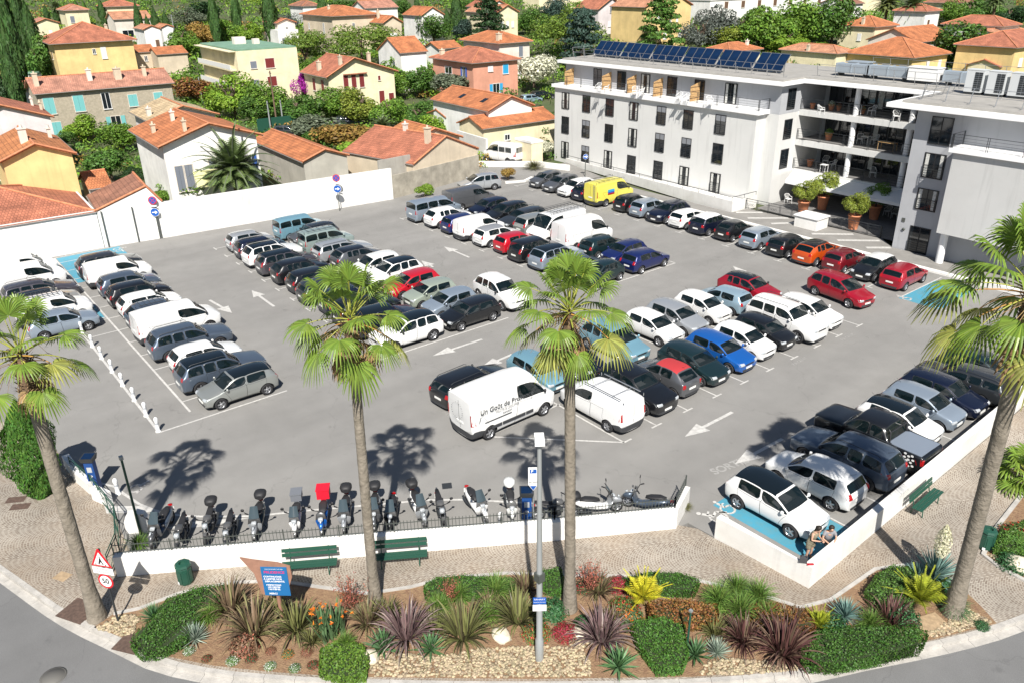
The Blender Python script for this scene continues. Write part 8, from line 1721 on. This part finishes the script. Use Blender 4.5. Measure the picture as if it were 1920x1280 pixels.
c_ = plate(rs, 'limit_disc', circ(.29), 1.78, SR, yw, .05); plate(c_, 'inner_face', circ(.225), 1.78, SW, yw, .064, .003); sign_text(c_, '50', .27, yw, .069, 1.78, SK, bold=.008)
# blue arrow signs
def arrow_sign(label, px, py, h, r_=.36, second=True):
    p = at(px, py); s = thing('arrow_sign', label, 'road sign', (p.x, p.y, 0)); b = MB(); b.lathe([(.04, 0), (.04, h)], 8); b.build('post', GREYM, s); y_ = VIEW+.1; z = h-.35-(.85 if second else 0)
    rm_ = plate(s, 'sign_rim', circ(r_), z, SW, y_, .05); plate(rm_, 'blue_disc', circ(r_*.93), z, SB, y_, .064, .003); plate(rm_, 'white_arrow', [(-.22, -.04), (.04, -.04), (.0, -.12), (.08, -.12), (.23, 0), (.08, .12), (0, .12), (.04, .04), (-.22, .04)], z, SW, y_, .068, .003)
    if second:
        z2 = h-.2; q_ = plate(s, 'no_stopping_disc', circ(r_*.95), z2, SR, y_, .05); plate(q_, 'blue_disc', circ(r_*.76), z2, SB, y_, .064, .003); k = r_*.72*.707
        for sg in (-1, 1): plate(q_, 'red_bar', [(-k-.03, -k*sg), (-k+.03, -k*sg), (k+.03, k*sg), (k-.03, k*sg)], z2, SR, y_, .068+.002*sg, .003)
        plate(s, 'sign_plate', rect(.5, .13), h-.66, SW, y_, .05)
    return s
arrow_sign('round blue arrow sign under a no stopping disc beside the white annex', 301, 448, 3.5); arrow_sign('round blue arrow sign under a no stopping disc at the white wall middle', 637, 396, 3.3); arrow_sign('small blue arrow sign before the white care home wing', 1097, 332, 2.5, .28, False)
p = at(1000, 985); ps = thing('parking_sign', 'white pay parking sign with pointed blue tip on a thin post', 'sign', (p.x, p.y, 0)); b = MB(); b.lathe([(.03, 0), (.03, 2.6)], 8); b.build('post', LPM, ps); f_ = plate(ps, 'sign_face', [(-.19, -.35), (0, -.62), (.19, -.35), (.19, .45), (-.19, .45)], 2.35, SW, VIEW, .035); plate(f_, 'blue_tip', [(-.13, -.40), (0, -.60), (.13, -.40)], 2.35, SB, VIEW, .049, .003); plate(f_, 'blue_field', rect(.26, .18, 0, .27), 2.35, SB, VIEW, .049, .003); sign_text(f_, 'P', .17, VIEW, .054, 2.62, SW, -.04, bold=.004); sign_text(f_, 'PAYANT', .085, VIEW, .052, 2.12, SK, bold=.002)
def meter(label, px, py, h=1.75):
    p = at(px, py); s = thing('parking_meter', label, 'parking meter', (p.x, p.y, 0), VIEW); b = MB(); b.bb(-.14, .14, -.19, .19, 0, h-.25); b.build('body', mat('meter_blue', (.012, .06, .22), .45), s)
    b = MB(); b.add([(-.2, -.24, h-.24), (.2, -.24, h-.24), (.2, .24, h-.24), (-.2, .24, h-.24), (-.26, -.28, h), (.24, -.28, h-.05), (.24, .28, h-.05), (-.26, .28, h)], [(0, 3, 2, 1), (4, 5, 6, 7), (0, 1, 5, 4), (1, 2, 6, 5), (2, 3, 7, 6), (3, 0, 4, 7)]); b.build('head', DARKM, s)
    b = MB(); b.add([(-.2, -.22, h+.004), (.2, -.22, h-.035), (.2, .22, h-.035), (-.2, .22, h+.004)], [(0, 1, 2, 3)]); b.build('solar_cell', PVM, s); b = MB(); b.bb(.141, .15, -.1, .1, 1.0, 1.25); b.build('screen', LAMPG, s); text_obj('P', .26, (.146, 0, .75), 0, SW, 'lettering', s, (PI/2, 0, PI/2), bold=.006)
meter('blue parking ticket machine beside the left entrance', 182, 918); meter('blue parking ticket machine behind the railing near the lamp post', 988, 985)
# bollards
b0 = thing('bollard', '', 'bollard', (0, 0, 0), 0, 'white reflective bollards'); b = MB(); b.lathe([(.13, 0), (.12, .05), (.085, .10), (.085, .56), (.10, .60), (.10, .70), (.06, .78), (.001, .80)], 14); b.build('post', WHITEP, b0); b = MB(); b.lathe([(.088, .40), (.088, .50)], 14); b.build('reflector_band', mat('reflector_grey', (.40, .42, .45), .3), b0); first = True
names = ['farthest bollard of the line, at the blue bay corner', 'second bollard from the blue bay', 'third bollard from the blue bay', 'fourth bollard from the blue bay', 'fourth bollard from the near end of the line', 'third bollard from the near end of the line', 'second bollard from the near end of the line', 'nearest bollard of the line, at the corner of the white line', 'single white bollard beside the blue ticket machine', 'single white bollard between the cream scooter and the white scooter']
for (x, y), lb in zip([(-52.19, 7.26), (-49.65, 7.25), (-47.53, 7.25), (-45.3, 7.25), (-43.16, 7.25), (-41.0, 7.25), (-38.93, 7.25), (-36.97, 7.25), (-32.75, 4.31), V2(at(939, 990))], names):
    if first: b0.location = (x, y, 0); b0['label'] = lb; first = False
    else: dup(b0, (x, y, 0), 0, lb)
# white rounded stone and low wall at the left entrance, crossed railing
p = at(272, 1000); s = thing('white_stone', 'rounded white concrete stone at the foot of the slim mast', 'stone block', (p.x-.35, p.y-.1, 0), R(55)); b = MB(); pts = [(-.45, 0), (.45, 0), (.45, .55), (.32, .85), (0, .98), (-.32, .85), (-.45, .55)]; b.add([(x, -.16, z) for x, z in pts]+[(x, .16, z) for x, z in pts], [tuple(range(7)), tuple(range(13, 6, -1))]+[(i, i+7, (i+1) % 7+7, (i+1) % 7) for i in range(7)]); b.build('block', WHITEW, s)
wall('low_wall', 'short white wall beside the ticket machine at the left entrance', [(-36.6, 3.0), (-34.9, 3.1), (-33.5, 3.35)], .0, -.3, -.2, .55, WHITEW)
wall('low_wall', 'white wall stub beside the crossed railing at the left corner', [(-33.0, 3.35), (-32.1, 3.7)], .0, -.3, -.2, .6, WHITEW)
def crossed_railing(label, pl, h=.95):
    pts = [Vector(p) for p in pl]; o = pts[0]; r_ = thing('crossed_railing', label, 'railing', (o.x, o.y, 0)); b = MB(); c = MB()
    for p, q in zip(pts, pts[1:]):
        n = max(1, round((q-p).length/.9))
        for z in (.12, h-.14, h): b.tube([(*(p-o), z), (*(q-o), z)], .02, 4)
        for i in range(n):
            s, e = p.lerp(q, i/n)-o, p.lerp(q, (i+1)/n)-o; c.tube([(*s, 0), (*s, h)], .022, 4); b.tube([(*s, .12), (*e, h-.14)], .012, 4); b.tube([(*s, h-.14), (*e, .12)], .012, 4)
        c.tube([(*(q-o), 0), (*(q-o), h)], .022, 4)
    b.build('rails', GREENP, r_); c.build('posts', GREENP, r_)
crossed_railing('dark green crossed railing between the left entrance and the low wall', [(-35.6, 3.15), (-33.6, 3.5), (-30.6, 3.75), (-28.6, 3.3), (-27.5, 2.7)])
# blue information panel
p = at(532, 1172); ip = thing('information_panel', 'blue town notice on a brown curved board and post', 'notice board', (p.x, p.y, 0)); BR = mat('board_brown', (.30, .16, .11), .6, noise=(5, .15)); b = MB(); b.tube([(0, 0, 0), (0, 0, 2.6)], .07, 8); b.build('post', BR, ip); yw = VIEW-.05
plate(ip, 'board', [(-.48, -.75), (-.10, -.80), (.36, -.75), (.62, .0), (.60, .42), (.2, .56), (-.6, .66), (-1.0, .74), (-.62, .1)][::1], 2.25, BR, yw, .08, .05)
f_ = plate(ip, 'blue_notice', rect(.86, 1.18, .06, -.12), 2.18, mat('notice_blue', (.012, .13, .33), .45), yw, .135, .02); MG = mat('notice_pink', (.55, .03, .16), .5)
for s, sz, z, m_, x, bl in [('VILLE DE SANARY SUR MER', .050, 2.57, SW, .06, 0), ('PRUDENCE', .135, 2.44, MG, .06, .004), ('CONTINUONS', .088, 2.26, SW, -.02, .003), ('À LIMITER NOS', .088, 2.16, SW, -.02, .003), ('DÉPLACEMENTS.', .088, 2.06, SW, .04, .003), ('RESPECTONS', .082, 1.91, SW, -.02, .003), ('LES GESTES', .082, 1.82, SW, -.02, .003), ('BARRIÈRES.', .082, 1.73, SW, -.02, .003), ('MERCI', .095, 1.55, SW, -.08, .003)]: sign_text(f_, s, sz, yw, .159, z, m_, x, bl)
# covers
def cover(name, label, px, py, w_, d_, rz, m, z=.012, round_=False):
    p = at(px, py); b = MB()
    if round_: b.lathe([(.001, 0), (w_, 0), (w_, -.02)], 24); b.lathe([(w_*.86, .004), (w_*.9, .004)], 24)
    else: b.bb(-w_/2, w_/2, -d_/2, d_/2, -.02, 0)
    o = b.build(name, m, loc=(p.x, p.y, z)); o.rotation_euler = (0, 0, rz); tag(o, label, 'manhole cover')
RUST = mat('rusty_iron', (.10, .065, .05), .8, noise=(8, .4)); OCH = mat('ochre_plate', (.36, .26, .16), .85, noise=(6, .3))
cover('manhole_cover', 'upper of two rusty rectangular covers in the left paving', 30, 936, .75, .42, R(60), RUST); cover('manhole_cover', 'lower of two rusty rectangular covers in the left paving', 38, 949, .75, .42, R(60), RUST); cover('manhole_cover', 'large rusty drain cover at the kerb by the leaning palm', 148, 1145, 1.15, .95, R(30), RUST, .03); cover('manhole_cover', 'ochre square cover in the left paving near the road', 117, 1080, .55, .42, R(30), OCH)
cover('manhole_cover', 'round iron cover in the road at the bottom left', 98, 1262, .40, .42, 0, mat('worn_iron', (.13, .125, .115), .7), -.12, True); cover('manhole_cover', 'rusty cover in the bed at the left end hedge', 246, 1206, .9, .8, R(35), RUST, .05); cover('manhole_cover', 'brown slab in the bed before the right palm', 1745, 1172, 1.1, .8, R(70), OCH, .06); cover('drain_grate', 'square drain grate in the asphalt behind the red motorcycle', 838, 910, .42, .42, R(60), DARKM, .006)
p = at(1288, 1215); q = thing('garden_stake', 'dark green post standing in the tapering hedge', 'post', (p.x, p.y, .02)); b = MB(); b.lathe([(.04, 0), (.035, 1.55)], 8); b.build('pole', GREENP, q); b = MB(); b.bb(-.05, .05, -.05, .05, 1.55, 1.62); b.build('cap', LPM, q)
# poles in the village
for tx, ty, bx, by, wd, lb in [(508, 133, 520, 240, 1, 'brown wooden pole in the garden below the apartment block'), (499, 190, 508, 245, 0, 'grey metal pole left of the brown wooden pole'), (524, 188, 532, 241, 0, 'grey metal pole right of the brown wooden pole'), (933, 108, 935, 172, 1, 'rusty pole before the salmon pink house'), (987, 68, 988, 118, 1, 'pole in the street before the tall beige house'), (24, 122, 36, 172, 0, 'pale leaning pole at the left edge before the cypresses'), (324, 28, 331, 84, 0, 'white pole right of the white gabled houses'), (374, 145, 380, 192, 0, 'slim white pole beside the brownish tree'), (1159, 48, 1161, 82, 1, 'dark pole behind the solar panels'), (1063, 195, 1063, 262, 0, 'slim pole beside the hut')]:
    p = onz(bx, by, 0); h = 3.0
    for _ in range(20):
        z = p.z+h; d_ = FWD+RGT*((tx-960)/FPX)-UP*((ty-640)/FPX); dist = Vector((p.x, p.y)).length; hz = CAMH+d_.z*dist/Vector((d_.x, d_.y)).length; h = hz-p.z
    q = thing('utility_pole', lb, 'pole', (p.x, p.y, p.z)); b = MB(); b.tube([(0, 0, -.4), (0, 0, h)], [.13, .09], 7); b.build('pole', mat('wooden_pole', (.16, .10, .07), .9) if wd else LPM, q); b = MB(); b.bb(-.4, .4, -.04, .04, h-.35, h-.28); b.build('crossarm', DARKM, q)
# green screen fence by the two poles
a = at(484, 247); c = at(560, 238); wall('garden_screen', 'dark green screen fence behind the two metal poles', [(a.x, a.y), (c.x, c.y)], 0, -.06, -.3, 1.7, GREENP, 'fence')
a, c = at(885, 268), at(1010, 330); wall('garden_wall', 'low white wall between the car park and the side path', [(-74.0, 52.5), (-68.5, 58.3), (-64.6, 59.6)], 0, -.25, -.3, .6, WHITEW)
wall('garden_wall', 'white garden wall below the long orange roofed house', [V2(at(858, 282)), V2(at(912, 300))], 0, -.25, -.3, 2.4, WHITEW)
wall('island_kerb', 'white and ochre kerb round the little traffic island', [V2(at(948, 345)), V2(at(985, 342)), V2(at(1000, 335))], 0, -.3, -.2, .18, WHITEW, 'kerb')
# ------------------------------------------------------------------ two people
SKIN = mat('skin', (.50, .30, .21), .6); HAIR = mat('dark_hair', (.02, .014, .010), .6); GREYT = mat('grey_tshirt', (.24, .24, .26), .9); BLKC = mat('black_cloth', (.02, .022, .026), .9); DRESS = mat('patterned_dress', (.10, .085, .05), .9, noise=(22, .8, (.30, .27, .20)))
def skinmesh(name, verts, edges, radii, m, parent, lv=2):
    me = bpy.data.meshes.new(name); me.from_pydata([tuple(v) for v in verts], edges, []); o = bpy.data.objects.new(name, me); COL.objects.link(o)
    md = o.modifiers.new('skin', 'SKIN'); md.use_smooth_shade = True
    for i, r_ in enumerate(radii): sv = me.skin_vertices[0].data[i]; sv.radius = r_ if isinstance(r_, tuple) else (r_, r_); sv.use_root = (i == 0)
    o.modifiers.new('sub', 'SUBSURF').levels = lv
    dg = bpy.context.evaluated_depsgraph_get(); nm = bpy.data.meshes.new_from_object(o.evaluated_get(dg)); bpy.data.objects.remove(o); nm.materials.clear(); nm.materials.append(m)
    for p_ in nm.polygons: p_.use_smooth = True
    return link(name, nm, parent)
def person(label, root_loc, J, kind):
    """J: joint name -> local position"""
    r_ = thing('person', label, 'person', root_loc); V = []; E_ = []; Rr = []
    def add(p_, rad, par=None): V.append(Vector(p_)); Rr.append(rad); k = len(V)-1; (E_.append((par, k)) if par is not None else None); return k
    pel = add(J['pelvis'], (.13, .10)); ch = add(J['chest'], (.15, .105), pel); nk = add(J['neck'], .052, ch); hb = add(J['headbase'], .07, nk); hc = add(J['head'], (.078, .095), hb); ht = add(J['headtop'], .06, hc)
    f = Vector(J['face']); nose = add(Vector(J['head'])+f*.085-Vector((0, 0, .01)), .018, hc)
    for s in 'LR':
        sh = add(J['sh'+s], .052, ch); el = add(J['el'+s], .038, sh); wr = add(J['wr'+s], .026, el); d = (Vector(J['wr'+s])-Vector(J['el'+s])).normalized(); side = d.cross(Vector((0, 0, 1))).normalized() if abs(d.z) < .95 else Vector((1, 0, 0)); dn_ = Vector((0, 0, -1))
        pm = add(V[wr]+d*.05, (.034, .020), wr)
        for k in range(4): off = side*(k-1.5)*.019; a = add(V[pm]+d*.045+off, .0095, pm); c = add(V[a]+d*(.030+.006*(k in (1, 2)))+dn_*.010, .0085, a); add(V[c]+d*.018+dn_*.022, .007, c)
        a = add(V[wr]+d*.03+side*.038*(1 if s == 'L' else -1), .011, pm); add(V[a]+d*.035+side*.012*(1 if s == 'L' else -1)+dn_*.012, .009, a)
        hp_ = add(J['hip'+s], .085, pel); kn = add(J['kn'+s], .055, hp_); an = add(J['an'+s], .036, kn); tt = Vector(J['toe'+s]); add(tt, .030, an)
    skinmesh('body', V, E_, Rr, SKIN, r_)
    # hair
    h = MB(); c = Vector(J['head'])+Vector((0, 0, .025))-f*.018; n = 10; vs = []
    for i in range(n+1):
        for j in range(16):
            th = PI*i/n; a = 2*PI*j/16; d = Vector((math.sin(th)*math.cos(a), math.sin(th)*math.sin(a), math.cos(th))); fr = max(0, d.dot(f)); k = .112*(1-.28*fr*(1 if d.z < .55 else .1)); vs.append(c+Vector((d.x*k, d.y*k, d.z*k*1.05)))
    h.add(vs, [(i*16+j, (i+1)*16+j, (i+1)*16+(j+1) % 16, i*16+(j+1) % 16) for i in range(n) for j in range(16)], 0, True)
    if kind == 'woman': h.tube([c-f*.08, c-f*.11+Vector((0, 0, -.14)), Vector(J['neck'])-f*.10+Vector((0, 0, -.16)), Vector(J['chest'])-f*.12], [.07, .06, .05, .02], 8)
    h.build('hair', HAIR, r_)
    e = MB()
    for s in (-1, 1): p_ = Vector(J['head'])+f*.088+Vector((-f.y, f.x, 0))*s*.032+Vector((0, 0, .012)); e.lathe([(.001, -.006), (.009, 0), (.001, .006)], 6, c=p_)
    e.tube([Vector(J['head'])+f*.088+Vector((-f.y, f.x, 0))*-.022+Vector((0, 0, -.045)), Vector(J['head'])+f*.088+Vector((-f.y, f.x, 0))*.022+Vector((0, 0, -.045))], .005, 4); e.build('face_features', BLKC, r_)
    up = lambda a, b_, t: Vector(J[a]).lerp(Vector(J[b_]), t)
    if kind == 'man':
        skinmesh('t_shirt', [J['pelvis'], J['chest'], up('neck', 'chest', .35), up('shL', 'chest', .1), up('shL', 'elL', .62), up('shR', 'chest', .1), up('shR', 'elR', .62)], [(0, 1), (1, 2), (1, 3), (3, 4), (1, 5), (5, 6)], [(.155, .125), (.185, .145), .105, .072, .062, .072, .062], GREYT, r_)
        skinmesh('shorts', [Vector(J['pelvis'])-Vector((0, 0, .02)), J['hipL'], up('hipL', 'knL', .92), J['hipR'], up('hipR', 'knR', .92)], [(0, 1), (1, 2), (0, 3), (3, 4)], [(.155, .13), .108, .082, .108, .082], BLKC, r_)
    else:
        skinmesh('dress', [J['pelvis'], J['chest'], up('neck', 'chest', .3), up('shL', 'elL', .25), up('shR', 'elR', .25), up('hipL', 'knL', .25), up('hipL', 'knL', .85)+Vector((0, .03, 0)), up('hipR', 'knR', .25), up('hipR', 'knR', .85)], [(0, 1), (1, 2), (1, 3), (1, 4), (0, 5), (5, 6), (0, 7), (7, 8)], [(.165, .135), (.175, .15), .115, .065, .065, .12, .115, .12, .115], DRESS, r_)
    for s in 'LR': b = MB(); a, t_2 = Vector(J['an'+s]), Vector(J['toe'+s]); b.tube([a+Vector((0, 0, -.03))-(t_2-a)*.25, a.lerp(t_2, .5)+Vector((0, 0, -.015)), t_2+(t_2-a).normalized()*.03], [.045, .05, .035], 8); b.build('shoe', BLKC if kind == 'man' else SKIN, r_)
    b = MB(); wl, wr_ = Vector(J['wrL']), Vector(J['wrR']); m_ = wl.lerp(wr_, .5)+Vector((0, 0, .03))+f*.05; 
    return r_, m_
# man: sits against the car nose with one foot raised on the wall
F = Vector((.78, -.62, 0)).normalized(); S = Vector((-F.y, F.x, 0)); hd = at(1560, 992, 1.42); base = Vector((hd.x, hd.y, 0))-F*.12; Z = Vector((0, 0, 1))
J = dict(pelvis=-F*.16+Z*.80, chest=-F*.05+Z*1.12, neck=F*.02+Z*1.30, headbase=F*.06+Z*1.36, head=F*.10+Z*1.44, headtop=F*.12+Z*1.52, face=(F*.9-Z*.25).normalized(), shL=S*.19+Z*1.24, shR=-S*.19+Z*1.24, elL=S*.25+F*.06+Z*.98, elR=-S*.25+F*.06+Z*.98, wrL=S*.10+F*.27+Z*.93, wrR=-S*.10+F*.27+Z*.92, hipL=S*.09-F*.14+Z*.78, hipR=-S*.09-F*.14+Z*.78, knL=S*.13+F*.22+Z*.48, knR=-S*.10+F*.26+Z*1.02+Vector((0, 0, -.28)), anL=S*.13+F*.12+Z*.08, anR=-S*.10+F*.24+Z*.30, toeL=S*.14+F*.30+Z*.04, toeR=-S*.10+F*.42+Z*.26)
man, mm = person('person in grey t-shirt and black shorts leaning on the white car nose', base, J, 'man')
b = MB(); b.box(mm, (.09, .16, .012), rz=math.atan2(F.y, F.x)); o = b.build('phone', BLACK, loc=base); tag(o, 'dark phone held by the person in the grey t-shirt', 'phone')
F = Vector((.93, -.10, 0)).normalized(); S = Vector((-F.y, F.x, 0)); hd = at(1534, 990, 1.46); ft = at(1514, 1046, 0); base = Vector((hd.x-.18, hd.y-.05, 0)); lean = Vector((hd.x, hd.y, 0))-base; e = Vector((ft.x, ft.y, 0))-base
if e.length > .45: e = e.normalized()*.45
J = dict(pelvis=e*.45+Z*.88, chest=lean*.55+e*.15+Z*1.16, neck=lean*.9+Z*1.33, headbase=lean*.95+F*.03+Z*1.38, head=lean+F*.06+Z*1.46, headtop=lean+F*.08+Z*1.54, face=(F*.85-Z*.4).normalized(), shL=lean*.75+S*.16+Z*1.27, shR=lean*.75-S*.16+Z*1.27, elL=lean*.6+S*.21+F*.05+Z*1.02, elR=lean*.6-S*.21+F*.05+Z*1.02, wrL=lean+S*.07+F*.20+Z*1.05, wrR=lean-S*.07+F*.20+Z*1.04, hipL=e*.5+S*.09+Z*.86, hipR=e*.5-S*.09+Z*.86, knL=e*.8+S*.12+F*.04+Z*.46, knR=e*.8-S*.12+F*.06+Z*.46, anL=e+S*.13+Z*.08, anR=e-S*.16+Z*.08, toeL=e+S*.16+F*.17+Z*.03, toeR=e-S*.2+F*.17+Z*.03)
wom, wm_ = person('person in a short patterned dress standing by the white car', base, J, 'woman')
b = MB(); b.box(wm_, (.08, .15, .012), rz=0); o = b.build('phone', BLACK, loc=base); tag(o, 'dark phone held by the person in the patterned dress', 'phone')
p = at(1506, 1052, .95); bg_ = thing('handbag', 'small dark grey bag standing on the corner of the low wall', 'bag', (p.x, p.y, .952), .5); b = MB(); b.bb(-.13, .13, -.09, .09, 0, .2); b.build('body', mat('dark_grey_cloth', (.06, .06, .065), .9), bg_); b = MB(); b.tube([(-.1, 0, .2), (-.06, 0, .32), (.06, 0, .32), (.1, 0, .2)], .012, 5); b.build('handle', BLACK, bg_)
p = at(1519, 1058, .95); b = MB(); b.box((0, 0, .025), (.24, .07, .04), rz=.9); o = b.build('folding_umbrella', PAINT['red'], loc=(p.x, p.y, .952)); tag(o, 'small red case lying on the low wall beside the grey bag', 'case')
# dark rail leaning along the wall inside and dark strip at the wall top
